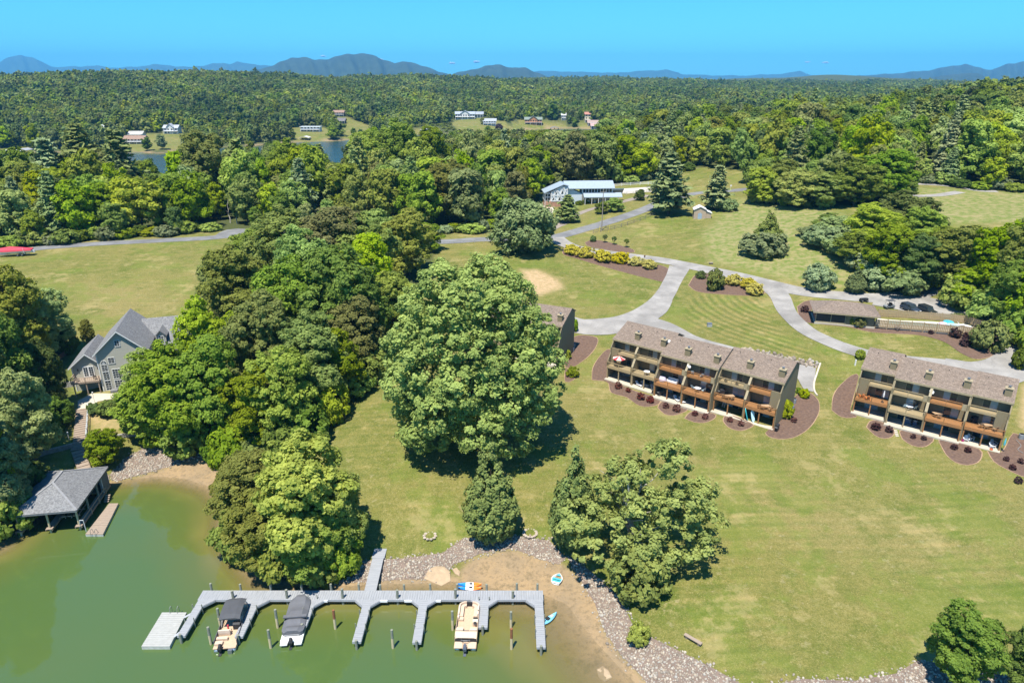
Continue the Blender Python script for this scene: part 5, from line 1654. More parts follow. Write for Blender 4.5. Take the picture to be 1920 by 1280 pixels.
place(closed_umbrella(mat('teal_canvas', (.12, .5, .6), .7)), [(cl(C2, 22.7, -.1, .08), 0, 'closed turquoise umbrella at the outer corner post of the end patio')], 'umbrellas')
sofa = thing('deck_sofa', 'long white cushioned sofa on the stained deck', 'sofa', cl(C1, 13.9, 1.0, DK + .06), A1)
MB().box(-1., 1., -.35, .35, .1, .42).obj('seat', plastic, sofa); MB().box(-1., 1., .3, .5, .1, .85).obj('backrest', plastic, sofa)
for sx in (-1.05, .9): MB().box(sx, sx + .15, -.35, .5, .1, .6).obj('armrest', plastic, sofa)
drp = thing('draped_table', 'table draped with a pale lilac cloth on the stained deck', 'table', cl(C1, 12.0, .7, DK + .06), .2)
MB().lathe([(.75, .1), (.68, .45), (.55, .78), (.0, .8)], 9).obj('cloth', mat('lilac_cloth', (.58, .55, .66), .8, (.5, .46, .58), 4), drp)
MB().tube((0, 0, -.0), (0, 0, .7), .05).obj('leg', metalg, drp)
spa = thing('hot_tub', 'covered hot tub with a pale grey lid under the second deck', 'hot tub', cl(C2, 9.2, 1.8, .12), A2)
MB().box(-1., 1., -.9, .9, .0, .8).obj('cabinet', mat('spa_blue', (.08, .12, .2), .5), spa); MB().box(-1.05, 1.05, -.95, .95, .81, .92).obj('lid', mat('spa_lid', (.45, .5, .55), .6), spa)
for loc, rz_, lb, c_ in ((cl(C1, 29.0, .25, .0), 1.2, 'turquoise paddle board leaning against a post of the end patio', (.05, .48, .55)), (cl(C1, 30.0, .3, .0), .5, 'white and blue surfboard leaning beside the turquoise board', (.45, .68, .78))):
    mb = MB()
    prof = [(.03, 0), (.3, .35), (.37, 1.1), (.34, 1.8), (.12, 2.3), (.02, 2.38)]
    secs = []
    for w_, h_ in prof:
        secs.append([(-w_, -.04 + h_ * .28, h_), (w_, -.04 + h_ * .28, h_), (w_, .04 + h_ * .28, h_), (-w_, .04 + h_ * .28, h_)])
    mb.loft(secs)
    o = mb.obj('paddle_board', mat('board_' + lb[:5], c_, .35, tuple(min(1, q * 1.3) for q in c_), 1.5)); o.location = loc; o.rotation_euler = (0, 0, rz_)
    tag(o, lb, 'paddle board')
for loc, lb, c_ in ((cl(C2, 17.2, -.45, .08), 'magenta bucket on the end patio', (.5, .03, .2)), (cl(C2, 21.2, -.95, -.1), 'round orange bucket on the ground in front of the end patio', (.75, .16, .03))):
    e = thing('bucket', lb, 'bucket', loc)
    MB().lathe([(.18, 0), (.24, .36), (.25, .36), (.22, .1)], 12).obj('pail', mat('pail_' + lb[:6], c_, .4), e)
    MB().path([(-.24, 0, .34), (-.12, 0, .52), (.12, 0, .52), (.24, 0, .34)], .012).obj('handle', metalg, e)
dish = MB().lathe([(.05, 0), (.3, .04), (.42, .14), (.44, .15)], 14).tube((0, 0, 0), (.1, 0, -.6), .03)
o = dish.obj('satellite_dish', mat('dish_grey', (.6, .6, .6), .4)); o.location = cl(C2, 11.2, .9, 6.9); o.rotation_euler = (R(50), R(15), 0)
tag(o, 'grey satellite dish on the party wall of the four-deck row', 'dish')
o = dish.obj('satellite_dish', MATS['dish_grey']); o.location = cl(C1, 16.9, .7, 7.0); o.rotation_euler = (R(45), R(20), .3)
tag(o, 'grey satellite dish on the party wall of the stepped row', 'dish')
o = dish.obj('satellite_dish', MATS['dish_grey']); o.location = cl(C1, 10.6, 4.9, 9.0); o.rotation_euler = (R(45), R(-10), .3)
tag(o, 'small pale satellite dish on the stepped row roof', 'dish')

def gz(px, py):
    p = T(px, py); return (p[0], p[1], p[2])
place(acunit(), [(gz(1488, 755), 0, 'grey air conditioner unit at the side wall, next to the yellow-green bush'), (gz(1484, 767), 0, 'grey air conditioner unit at the side wall, next to the clipped green tree'),
                 (gz(1914, 822), 0, 'grey air conditioner unit beside the end wall of the four-deck row'), (gz(1075, 650), 0, 'grey air conditioner unit by the half hidden row, nearest its rear corner'), (gz(1073, 658), 0, 'grey air conditioner unit by the half hidden row, next to the green bush')], 'air conditioners by the townhouses')
# barberry balls and other clipped shrubs
barb = leafmat('leaf_barberry', (.10, .030, .024), (.17, .055, .038), .2, 0.01, .15)
barbd = leafmat('leaf_dark_barberry', (.045, .022, .022), (.085, .040, .036), .2, 0.01, .15)
def gs(px, py, wpx):
    p = T(px, py); return (p[0], p[1], p[2] + .03, px2m(p, wpx) / 1.12)
def zz(a, b_, s, ox, oy): return (ox + a / s, oy + b_ / s)
it = []
for a, b_, w, lb in ((257, 645, 14, 'in the first bed of the stepped row, beneath the weathered posts'), (340, 675, 10, 'small, between two larger balls in the first bed'), (442, 735, 15, 'before the black grill in the first bed'), (518, 760, 14, 'past the black grill at the end of the first bed'),
                     (645, 805, 12, 'in the second round bed, the smaller one'), (733, 830, 15, 'in the second round bed, the larger one'), (885, 867, 11, 'in the third round bed beside the post'), (968, 893, 12, 'in the third round bed beside the yellow flowers'),
                     (1170, 918, 11, 'in the fourth bed near the ladder patio'), (1262, 950, 12, 'in the fourth bed below the leaning boards'), (1695, 922, 11, 'alone on the wide end bed beside the clipped green tree')):
    it.append((gs(*zz(a, b_, 4.364, 1100, 580), w), random.uniform(0, 6), 'clipped red-brown barberry ball ' + lb))
place(ball_shrub(barb, 'barberry_shrub'), it, 'red-brown barberry balls')
it = []
for a, b_, w, lb in ((435, 935, 16, 'in the first oval bed of the four-deck row'), (568, 958, 14, 'beside a small stone in the first oval bed'), (808, 1020, 10, 'in the second oval bed, between faded plants'), (915, 1038, 10, 'at the end of the second oval bed'),
                     (1218, 1130, 12, 'below the brown patio table in the third bed'), (1355, 1160, 12, 'below the brick step in the third bed'), (1738, 1245, 10, 'in the last bed under the end patio'), (1885, 1270, 11, 'in the last bed, beyond the garden hose')):
    it.append((gs(*zz(a, b_, 5.333, 1560, 630), w), random.uniform(0, 6), 'dark maroon shrub ' + lb))
for px, py, w, lb in ((1508, 585, 14, 'alone left of the pool house'), (1745, 626, 9, 'alone before the pool fence'), (1790, 632, 20, 'before the pool fence, wide and low'), (1808, 648, 19, 'in the cluster by the green juniper, nearest the lawn'), (1823, 644, 17, 'in the middle of the cluster by the green juniper'),
                      (1836, 642, 17, 'in the cluster touching the green juniper'), (1812, 632, 13, 'behind the cluster by the pool fence'), (1908, 905, 14, 'on the far end of the last bed'), (1898, 880, 12, 'uphill on the far end of the last bed')):
    it.append((gs(px, py, w), random.uniform(0, 6), 'dark maroon shrub ' + lb))
place(ball_shrub(barbd, 'maroon_shrub'), it, 'dark maroon shrubs')
for px, py, ty, w, tone, nm, lb in ((1473, 783, 750, 24, 'yellow', 'clipped_shrub', 'clipped upright green shrub at the end wall of the stepped row'), (1507, 745, 729, 18, 'yellow', 'round_shrub', 'round yellow-green bush by the air conditioner units'), (1497, 737, 726, 12, 'mid', 'round_shrub', 'small green bush behind the round yellow-green bush'),
                                    (1062, 672, 655, 20, 'yellow', 'round_shrub', 'round bright green bush beside the half hidden row'), (1074, 705, 688, 24, 'mid', 'grass_clump', 'soft green grass clump in front of the half hidden row'), (1078, 622, 598, 12, 'mid', 'round_shrub', 'green shrub at the rear corner of the half hidden row'),
                                    (1850, 655, 603, 62, 'cedar', 'juniper_bush', 'large spreading green juniper at the end of the pool bed'), (1800, 598, 588, 30, 'cedar', 'juniper_bush', 'low green juniper behind the far pool fence'), (1612, 672, 655, 18, 'mid', 'round_shrub', 'small green shrub at the rear corner of the four-deck row'),
                                    (1340, 542, 506, 36, 'cedar', 'juniper_bush', 'dark upright evergreen shrub in the bed at the drive fork'), (1314, 522, 508, 18, 'dark', 'round_shrub', 'small dark shrub beside the upright evergreen at the drive fork'), (1912, 690, 655, 34, 'dark', 'round_shrub', 'dark round shrub beside the gravel drive')):
    hero(('shrub', tone, px % 3), nm, lb, px, py, ty, w, 'shrub', part=('foliage', 'stem'))
gold = leafmat('leaf_gold', (.34, .30, .02), (.58, .50, .05), .3, .005, .06)
cr, tr_, h0, w0, _m = PROTO[('shrub', 'mid', 0)]
PROTO[('gold',)] = (cr, tr_, h0, w0, gold)
for px, py, w, lb in ((1073, 476, 30, 'next to the road junction'), (1098, 482, 32, 'second along the bed from the road junction'), (1130, 489, 36, 'third along the bed, the largest'), (1163, 492, 34, 'fourth along the bed, broad and full'), (1192, 497, 27, 'fifth along the bed, beside the mailboxes'), (1218, 503, 28, 'at the drive end of the long bed'),
                      (1350, 532, 26, 'behind the upright evergreen at the drive fork'), (1376, 533, 32, 'in the middle of the bed at the drive fork'), (1404, 540, 32, 'greener, in the bed at the drive fork'), (1414, 551, 36, 'at the tip of the bed at the drive fork')):
    p = T(px, py)
    w_ = px2m(p, w)
    plant(('gold',), 'golden_shrub', 'golden yellow spreading shrub ' + lb, 'shrub', (p[0], p[1], p[2]), w_ * .55, w_, 'golden shrubs along the drive', part=('foliage', 'stem'))
# standards in the small bed
def standard(m):
    e = thing('topiary_tree', 'x', 'topiary')
    link('crown', crown_mesh('topiary_mesh', m, [((0, 0, 2.0), (.75, .75, .62))], 60, .18, 34, .16, 3, .3), e)
    for k in range(3):
        a = k * 2.1
        MB().tube((.1 * math.cos(a), .1 * math.sin(a), -.1), (.3 * math.cos(a), .3 * math.sin(a), 1.7), .05, .035).obj('trunk', barkm, e)
    return e
place(standard(LM['dark']), [((*gz(1134, 455),), 0, 'dark ball-topped topiary beside the maroon shrubs in the small bed'), ((*gz(1151, 459),), 1, 'dark ball-topped topiary in the middle of the small bed'), ((*gz(1174, 464),), 2, 'dark ball-topped topiary at the drive end of the small bed')], 'topiary standards')
hero(('shrub', 'dark', 1), 'maroon_bush', 'dark low bush at the road end of the small topiary bed', 1112, 453, 442, 12, 'shrub', part=('foliage', 'stem'))

# ================================================================ GABLED LAKE HOUSE
lap = mat('grey_green_lap_siding', (.43, .42, .35), .8, (.37, .36, .30), 1.0, 3, stretch=(.3, .3, 9))
gray = mat('weathered_wood', (.33, .26, .20), .85, (.24, .185, .14), 3, 6, stretch=(.6, 5, 5))
stone = mat('block_wall', (.36, .34, .32), .95, (.22, .21, .20), 1.4, 5, .8)
def win(e, u, v, w, wd, ht, cols=2, rows=3, arch=False):
    f = MB()
    f.box(u - .1, u + wd + .1, v - .06, v, w + ht, w + ht + .1).box(u - .1, u + wd + .1, v - .08, v, w - .1, w)
    f.box(u - .1, u, v - .06, v, w, w + ht).box(u + wd, u + wd + .1, v - .06, v, w, w + ht)
    for i in range(1, cols): f.box(u + wd * i / cols - .02, u + wd * i / cols + .02, v - .055, v - .01, w, w + ht)
    for i in range(1, rows): f.box(u, u + wd, v - .05, v - .01, w + ht * i / rows - .02, w + ht * i / rows + .02)
    o = f.obj('window', whitem, e)
    MB().box(u, u + wd, v - .03, v - .015, w, w + ht).obj('pane', glassd, o)
    return o
def gable(e, u0, u1, v0, v1, zeave, zap, over=.5, t=.2, front=True, m=roofg, wallm=lap, w0=-.5, uap=None):
    ua = (u0 + u1) / 2 if uap is None else uap
    MB().prism([(u0, w0), (u1, w0), (u1, zeave), (ua, zap), (u0, zeave)], v0, v1, 'y').obj('wall', wallm, e)
    sl = (zap - zeave) / (ua - u0); sr = (zap - zeave) / (u1 - ua)
    a, b_ = u0 - over, u1 + over
    za, zb = zeave - sl * over, zeave - sr * over
    MB().prism([(a, za + .05), (ua, zap + .05), (b_, zb + .05), (b_, zb + .05 + t), (ua, zap + .08 + t), (a, za + .05 + t)], v0 - over, v1 + over * .4, 'y').obj('roof', m, e)
    MB().prism([(a, za - .05), (ua, zap - .05), (b_, zb - .05), (b_, zb + .2), (ua, zap + .22), (a, za + .2)], v0 - over - .05, v0 - over - .005, 'y').obj('bargeboard', whitem, e)
HS = thing('lake_house', 'grey-green gabled house with white trim and grey shingle roofs above the cove', 'house', (-78.5, 119.2, 4.85), R(17.5))
gable(HS, 0, 8.6, 0, 13.5, 7.9, 11.9)
gable(HS, -5.2, -.02, 2.4, 13.0, 4.9, 7.2, uap=-2.4)
# cross wing to the right with its long front slope and dormers
MB().prism([(5.5, -.5), (14.5, -.5), (14.5, 6.2), (11.3, 10.1), (5.5, 5.6)], 8.62, 17.0, 'x').obj('wall', lap, HS)
MB().prism([(4.9, 5.3), (11.3, 10.25), (15.0, 5.9), (15.0, 6.1), (11.3, 10.5), (4.9, 5.55)], 6.5, 17.4, 'x').obj('roof', roofg, HS)
MB().box(8.61, 13.4, 2.2, 5.49, -.5, 4.6).obj('wall', lap, HS)
for k, uu in enumerate((10.4, 14.4)):
    d = MB().prism([(uu - .85, 6.2), (uu + .85, 6.2), (uu + .85, 8.3), (uu, 9.15), (uu - .85, 8.3)], 6.2, 9.8, 'y').obj('dormer', lap, HS)
    MB().prism([(uu - 1.15, 8.05), (uu, 9.2), (uu + 1.15, 8.05), (uu + 1.15, 8.2), (uu, 9.38), (uu - 1.15, 8.2)], 5.9, 10.4, 'y').obj('dormer_roof', roofg, d)
    win(HS, uu - .42, 6.19, 6.7, .84, 1.35, 2, 4)
gable(HS, 5.0, 9.6, -.5, 3.4, 5.2, 7.6)
win(HS, 3.6, -.01, 9.0, .75, 1.1, 2, 3)
win(HS, 1.9, -.01, 5.7, 1.0, 1.1, 2, 3)
for i, (w_, h_) in enumerate(((.3, 1.9), (2.4, 1.6), (4.2, 1.3))):
    win(HS, .55, -.01, w_, .95, h_, 2, 4)
fan = MB()
fan.prism([(.55 + .48 + .6 * math.cos(t), 5.7 + .75 * math.sin(t)) for t in np.linspace(0, math.pi, 9)], -.07, -.01, 'y')
fw = fan.obj('window', whitem, HS)
for k in range(4):
    t0, t1 = math.pi * k / 4 + .08, math.pi * (k + 1) / 4 - .08
    MB().prism([(1.03 + .12 * math.cos((t0 + t1) / 2), 5.76 + .14 * math.sin((t0 + t1) / 2)), (1.03 + .5 * math.cos(t0), 5.74 + .62 * math.sin(t0)), (1.03 + .5 * math.cos(t1), 5.74 + .62 * math.sin(t1))], -.085, -.075, 'y').obj('pane', glassd, fw)
for uu, w_ in ((2.2, .3), (2.2, 2.6), (4.2, .3), (4.2, 2.6), (5.6, -.1)):
    if uu < 5: win(HS, uu, -.01, w_, 1.3, 1.8, 3, 4)
for uu in (5.6, 7.6): win(HS, uu, -.51, .6, 1.3, 1.8, 3, 4)
for uu in (-.06, 8.48): MB().box(uu, uu + .18, -.08, -.005, -.4, 7.85).obj('corner_board', whitem, HS)
MB().box(-5.25, -5.08, 2.32, 2.395, -.4, 4.85).obj('corner_board', whitem, HS)
# wing: french door, deck, posts
dr = MB().box(-3.4, -1.5, 2.32, 2.39, 2.55, 4.75).obj('french_door', whitem, HS)
for uu in (-3.28, -2.36):
    for i in range(2):
        for j in range(4):
            MB().box(uu + i * .37 + .03, uu + i * .37 + .33, 2.30, 2.318, 2.75 + j * .46, 3.13 + j * .46).obj('pane', glassd, dr)
for uu in (-4.2, -.8): MB().box(uu - .07, uu + .07, 2.2, 2.39, 3.9, 4.35).obj('wall_lantern', blackm, HS)
MB().box(-5.0, -.2, -.4, 2.39, 2.3, 2.5).obj('deck', gray, HS)
r = MB(); railing(r, (-5.0, -.38, 2.5), (-.22, -.38, 2.5), .95, .3); railing(r, (-5.0, -.38, 2.5), (-5.0, 2.3, 2.5), .95, .3); railing(r, (-.22, -.38, 2.5), (-.22, -.05, 2.5), .95, .3)
r.obj('deck_railing', gray, HS)
for uu in (-4.7, -2.6, -.5): MB().box(uu - .09, uu + .09, -.3, -.12, -.4, 2.3).obj('deck_post', gray, HS)
for uu in (2.0, 5.0): MB().box(uu - .6, uu + .6, -1.3, -.1, 0.02, .55).obj('well_box', mat('well_grey', (.2, .2, .2), .8), HS)
place(patio_chair(mat('dark_chair', (.06, .055, .05), .6), blackm), [((-78.5 + -4.2 * .954 - .6 * .3, 119.2 - 4.2 * .3 + .6 * .954, 7.36), 2.6, 'dark chair on the small raised deck, by its outer railing'), ((-78.5 - 1.2 * .954 - .7 * .3, 119.2 - 1.2 * .3 + .7 * .954, 7.36), 3.6, 'dark chair on the small raised deck, by the french door')], 'deck chairs of the gabled house')
# terrace, walk, stairs, retaining walls
drape('terrace', pxpoly([(146, 752), (172, 738), (210, 738), (300, 728), (300, 740), (230, 745), (184, 753), (166, 765), (146, 768)]), tanpatio, .08)['kind'] = 'structure'
def steps(name, label, a, b_, wd, m, n, rail=True):
    e = thing(name, label, 'stairs', (0, 0, 0))
    a, b_ = np.array(a), np.array(b_)
    d = (b_ - a)[:2]; L_ = np.hypot(*d); d = d / L_
    nn = np.array([-d[1], d[0]])
    for i in range(n):
        t0, t1 = i / n, (i + 1) / n
        c0, c1 = a[:2] + d * L_ * t0, a[:2] + d * L_ * (t1 - .04 / L_)
        zt = a[2] + (b_[2] - a[2]) * (t0 + t1) / 2
        vs = []
        for zz_ in (zt - .16, zt):
            for c_, s in ((c0, -1), (c0, 1), (c1, 1), (c1, -1)):
                vs.append((*(c_ + nn * s * wd / 2), zz_))
        MB().add(vs, [(0, 3, 2, 1), (4, 5, 6, 7), (0, 1, 5, 4), (1, 2, 6, 5), (2, 3, 7, 6), (3, 0, 4, 7)]).obj('tread', m, e)
    for s in (-1, 1):
        o = nn * s * (wd / 2 + .05)
        MB().beam((*(a[:2] + o), a[2] - .15), (*(b_[:2] + o), b_[2] - .15), .06, .3).obj('stringer', m, e)
    if rail:
        o = nn * (wd / 2 + .1)
        for h_ in (.55, .95):
            MB().beam((*(a[:2] + o), a[2] + h_), (*(b_[:2] + o), b_[2] + h_), .06, .08).obj('handrail', mat('painted_rail', (.50, .56, .60), .5), e)
        for i in range(6):
            t = i / 5
            q = a + (b_ - a) * t
            MB().beam((q[0] + o[0], q[1] + o[1], q[2] - .5), (q[0] + o[0], q[1] + o[1], q[2] + 1.0), .08, .08).obj('rail_post', MATS['painted_rail'], e)
    return e
s0, s1 = T(155, 766), T(150, 828)
steps('garden_stairs', 'weathered wooden stairs with a pale handrail below the gabled house', (s0[0], s0[1], s0[2] + .15), (s1[0], s1[1], s1[2] + .25), 1.9, gray, 15)
s2, s3 = T(149, 829), T(146, 845)
steps('lower_stairs', 'short wooden steps through the block retaining wall', (s2[0], s2[1], s2[2] + .25), (s3[0], s3[1], s3[2] + .25), 1.9, gray, 5, False)
s4, s5 = T(146, 846), (-68.0, 94.3, 1.1)
steps('boathouse_walk', 'weathered plank walk from the steps to the boathouse', (s4[0], s4[1], s4[2] + .25), s5, 1.7, gray, 9, False)
def wall(label, pts, h, courses=4):
    e = thing('retaining_wall', label, 'wall')
    w = smooth_line([T(*q) for q in pts], .6)
    for c_ in range(courses):
        mb = MB()
        o = 0
        for i in range(len(w) - 1):
            a, b_ = w[i], w[i + 1]
            if (i + c_) % 1: continue
            d = (b_ - a); d = d / np.hypot(*d); nn = np.array([-d[1], d[0]])
            z = tz(*((a + b_) / 2)) + c_ * h / courses - .1
            j = rng.uniform(-.03, .03)
            q0, q1 = a + d * .015, b_ - d * .015
            pts_ = [q0 - nn * (.16 - j), q1 - nn * (.16 - j), q1 + nn * .16, q0 + nn * .16]
            vs = [(*p_, z) for p_ in pts_] + [(*p_, z + h / courses - .015) for p_ in pts_]
            mb.add(vs, [(0, 3, 2, 1), (4, 5, 6, 7), (0, 1, 5, 4), (1, 2, 6, 5), (2, 3, 7, 6), (3, 0, 4, 7)])
        mb.obj('block_course', stone, e)
    return e
wall('grey block retaining wall right of the wooden stairs', [(160, 834), (200, 826), (245, 818), (285, 811)], .9)
wall('grey block retaining wall left of the wooden stairs', [(70, 856), (100, 848), (138, 838)], .9)
wall('grey block retaining wall running up to the raised deck of the gabled house', [(84, 736), (110, 728), (150, 722)], 1.2)
for px, py, ty, w, lb in ((178, 775, 756, 26, 'small rounded hedge bush beside the stairs below the terrace'), (205, 775, 752, 40, 'clipped hedge in front of the terrace, middle length'), (238, 770, 750, 40, 'clipped hedge in front of the terrace, by the bright trees')):
    hero(('shrub', 'dark', px % 3), 'hedge_bush', lb, px, py, ty, w, 'hedge', part=('foliage', 'stem'))
for px, py, ty, lb in ((227, 756, 737, 'thin white lamp post on the grass by the terrace end'), (180, 764, 737, 'thin grey lamp post where the terrace meets the walk'), (130, 825, 812, 'thin white lamp post left of the stairs')):
    p = T(px, py)
    e = thing('garden_lamp', lb, 'lamp', p)
    MB().tube((0, 0, -.1), (0, 0, hgt(p, ty)), .04).obj('pole', whitem, e)
    MB().lathe([(.1, 0), (.13, .2), (.02, .3)], 8, (0, 0, hgt(p, ty))).obj('lantern', plastic, e)
p_ = [T(*q) for q in ((60, 700), (95, 690), (118, 670), (140, 655))]
e = thing('board_fence', 'low brown board fence beside the trees left of the gabled house', 'fence')
for a, b_ in zip(p_[:-1], p_[1:]):
    n = max(1, int(np.hypot(*(b_ - a)[:2]) / .35))
    mb = MB()
    for i in range(n):
        q = a + (b_ - a) * (i + .5) / n
        q[2] = tz(q[0], q[1])
        dd = (b_ - a)[:2] / np.hypot(*(b_ - a)[:2]) * .15
        mb.beam((q[0] - dd[0], q[1] - dd[1], q[2] + .5), (q[0] + dd[0], q[1] + dd[1], q[2] + .5), .04, 1.1)
    mb.obj('fence_panel', mat('brown_boards', (.20, .12, .08), .85), e)

# ================================================================ DOCK
dockm = mat('grey_deck_boards', (.315, .325, .34), .8, (.225, .235, .25), 1.2, 5, .2, 9., stretch=(7, .6, 1))
dockx = mat('grey_finger_boards', (.315, .325, .34), .8, (.225, .235, .25), 1.2, 5, .2, 9., stretch=(.6, 7, 1))
skirt = mat('dock_fascia', (.36, .37, .39), .8, (.28, .29, .31), 2)
pilem = mat('treated_piling', (.23, .24, .19), .9, (.17, .175, .14), 3, 5)
pilew = mat('pale_piling', (.55, .45, .28), .9, (.44, .36, .22), 3, 5)
DZ = .95
dock = thing('boat_dock', 'long grey wooden dock with seven fingers reaching into the cove', 'dock')
def planks(mb, x0, x1, y0, y1, z0, z1, along='x', pw=.30):
    """separate boards with open joints"""
    if along == 'x':
        n = int((x1 - x0) / pw)
        for i in range(n):
            a = x0 + (x1 - x0) * i / n
            mb.box(a, a + (x1 - x0) / n - .02, y0, y1, z0, z1 + random.uniform(-.006, .006))
    else:
        n = int((y1 - y0) / pw)
        for i in range(n):
            a = y0 + (y1 - y0) * i / n
            mb.box(x0, x1, a, a + (y1 - y0) / n - .02, z0, z1 + random.uniform(-.006, .006))
    return mb
Y0, Y1 = 67.45, 69.0
FING = [(-38.3, 61.6, .95), (-31.6, 61.5, .95), (-24.7, 63.2, .95), (-17.8, 60.7, 1.0), (-10.9, 60.6, 1.0), (-3.45, 62.9, 1.1), (3.3, 59.9, 1.0)]
planks(MB(), -38.9, 3.9, Y0, Y1, DZ - .06, DZ).obj('walkway_boards', dockm, dock)
for y in (Y0 - .05, Y1):
    MB().box(-38.9, 3.9, y, y + .05, DZ - .32, DZ - .01).obj('walkway_fascia', skirt, dock)
for x, y, w in FING:
    f = planks(MB(), x - w / 2, x + w / 2, y, Y0 - .06, DZ - .065, DZ - .004, 'y').obj('finger', dockx, dock)
    for s in (-1, 1):
        MB().box(x + s * w / 2 - .02, x + s * w / 2 + .03, y, Y0 - .06, DZ - .30, DZ - .07).obj('fascia', skirt, f)
    MB().box(x - w / 2, x + w / 2, y - .05, y, DZ - .32, DZ - .01).obj('end_fascia', skirt, f)
    for s in (-1, 1):        # corner braces
        if (x == -38.3 and s < 0) or (x == 3.3 and s > 0): continue
        xb = x + s * w / 2
        MB().prism([(xb, Y0 - .07), (xb + s * 1.1, Y0 - .07), (xb, Y0 - 1.1)], DZ - .07, DZ - .008, 'z').obj('gusset', dockm, f)
        MB().beam((xb + s * 1.12, Y0 - .1, DZ - .2), (xb + s * .02, Y0 - 1.15, DZ - .2), .05, .26).obj('gusset_fascia', skirt, f)
# gangway up to the bank
ge = T(712, 1038)
gz1 = ge[2] + .2
MB().add([(-18.6, Y1 + .06, DZ - .05), (-17.1, Y1 + .06, DZ - .05), (-17.25, 75.2, gz1 - .06), (-18.75, 75.2, gz1 - .06), (-18.6, Y1 + .06, DZ), (-17.1, Y1 + .06, DZ), (-17.25, 75.2, gz1), (-18.75, 75.2, gz1)],
         [(0, 3, 2, 1), (4, 5, 6, 7), (0, 1, 5, 4), (1, 2, 6, 5), (2, 3, 7, 6), (3, 0, 4, 7)]).obj('gangway', dockx, dock)
MB().box(-18.85, -17.15, 75.22, 77.2, gz1 - .12, gz1 + .02).obj('landing', dockx, dock)
def attached(x, y, h=1.3, r=.13):
    zb = min(0, tz(x, y)) - .3
    MB().tube((x, y, zb), (x, y, DZ + h), r, r * .95, 9).obj('piling', pilem, dock)
for x in (-37.9, -34.2, -30.4, -26.5, -22.8, -19.3, -16.6, -13.6, -10.3, -6.9, -3.2, .6, 3.2):
    attached(x, Y1 + .18, random.uniform(.75, 1.0), .15)
for x in (-34.6, -27.9, -21.0, -14.2, -7.0, .1):
    attached(x, Y0 + .25, random.uniform(1.1, 1.5), .17)
for x, y, w in FING:
    attached(x, y - .2, .35, .16)
    for yy in (y + 2.2, y + 4.4):
        for s in (-1, 1):
            MB().tube((x + s * (w / 2 + .08), yy, -2.5), (x + s * (w / 2 + .08), yy, DZ + .55), .06, .06, 6).obj('piling', pilem, dock)
for k, (x, lb) in enumerate(((-23.4, 0), (-16.0, 0), (-12.7, 0), (-9.4, 0))):
    MB().box(x - .6, x + .6, Y0 - .22, Y0 - .06, DZ - .28, DZ - .02).obj('bumper', plastic, dock)
# free-standing mooring poles
def pole(px, py, topy, lb, two=False):
    p = P(px, py, 0)
    h = hgt(p, topy)
    e = thing('mooring_pole', lb, 'mooring pole', (p[0], p[1], -2.), 0, 'mooring poles in the cove')
    MB().tube((0, 0, 0), (0, 0, 2 + h * .55), .16, .16, 9).obj('wet_base', pilew, e)
    MB().tube((0, 0, 2 + h * .55), (0, 0, 2 + h), .162, .15, 9).obj('pole', pilem if not two else mat('rust_board', (.25, .1, .05), .9), e)
    return e
pole(396, 1207, 1175, 'mooring pole off the stern of the pontoon boat with the dark canopy')
pole(414, 1175, 1140, 'mooring pole beside the dark canopy of the first pontoon boat')
pole(508, 1214, 1180, 'mooring pole with a pale fender off the stern of the covered boat')
pole(521, 1176, 1142, 'mooring pole beside the covered grey boat')
pole(629, 1178, 1143, 'rust-faced mooring pole in the empty slip right of the covered boat', True)
pole(737, 1214, 1180, 'lone mooring pole standing between two empty slips')
pole(849, 1180, 1145, 'mooring pole with a white fender beside the open tan pontoon boat')
pole(958, 1176, 1146, 'mooring pole in the empty slip right of the tan pontoon boat')
pole(959, 1216, 1178, 'rust-faced mooring pole outermost in the empty slip right of the tan pontoon boat', True)
# swim float
a_, b_, c_, d_ = P(265, 1211, .45), P(318, 1211, .45), P(350, 1147, .45), P(304, 1147, .45)
fl = thing('swim_float', 'pale grey floating swim platform tied beside the dock', 'float', (0, 0, 0))
n = 16
for i in range(n):
    t0, t1 = i / n, (i + 1) / n - .004
    q = [a_ + (d_ - a_) * t0, b_ + (c_ - b_) * t0, b_ + (c_ - b_) * t1, a_ + (d_ - a_) * t1]
    MB().add([(x[0], x[1], .36) for x in q] + [(x[0], x[1], .45) for x in q], [(0, 3, 2, 1), (4, 5, 6, 7), (0, 1, 5, 4), (1, 2, 6, 5), (2, 3, 7, 6), (3, 0, 4, 7)]).obj('plank', mat('float_boards', (.37, .37, .35), .8, (.30, .30, .28), 2), fl)
MB().add([(*p_[:2], -.25) for p_ in (a_, b_, c_, d_)] + [(*p_[:2], .35) for p_ in (a_, b_, c_, d_)], [(0, 3, 2, 1), (4, 5, 6, 7), (0, 1, 5, 4), (1, 2, 6, 5), (2, 3, 7, 6), (3, 0, 4, 7)]).obj('hull', mat('float_side', (.5, .5, .46), .8), fl)
for s in (.35, .65):
    q = d_ + (c_ - d_) * s
    MB().path([(q[0], q[1] - .2, .4), (q[0], q[1] - .1, 1.1), (q[0], q[1] + .2, 1.2), (q[0], q[1] + .35, .9), (q[0], q[1] + .35, -.4)], .03).obj('ladder_rail', metalg, fl)
for s in (.25, .8):
    q = b_ + (c_ - b_) * s
    MB().beam((q[0], q[1], .55), (-38.7, q[1] + .5, .8), .3, .06).obj('tie_board', skirt, fl)

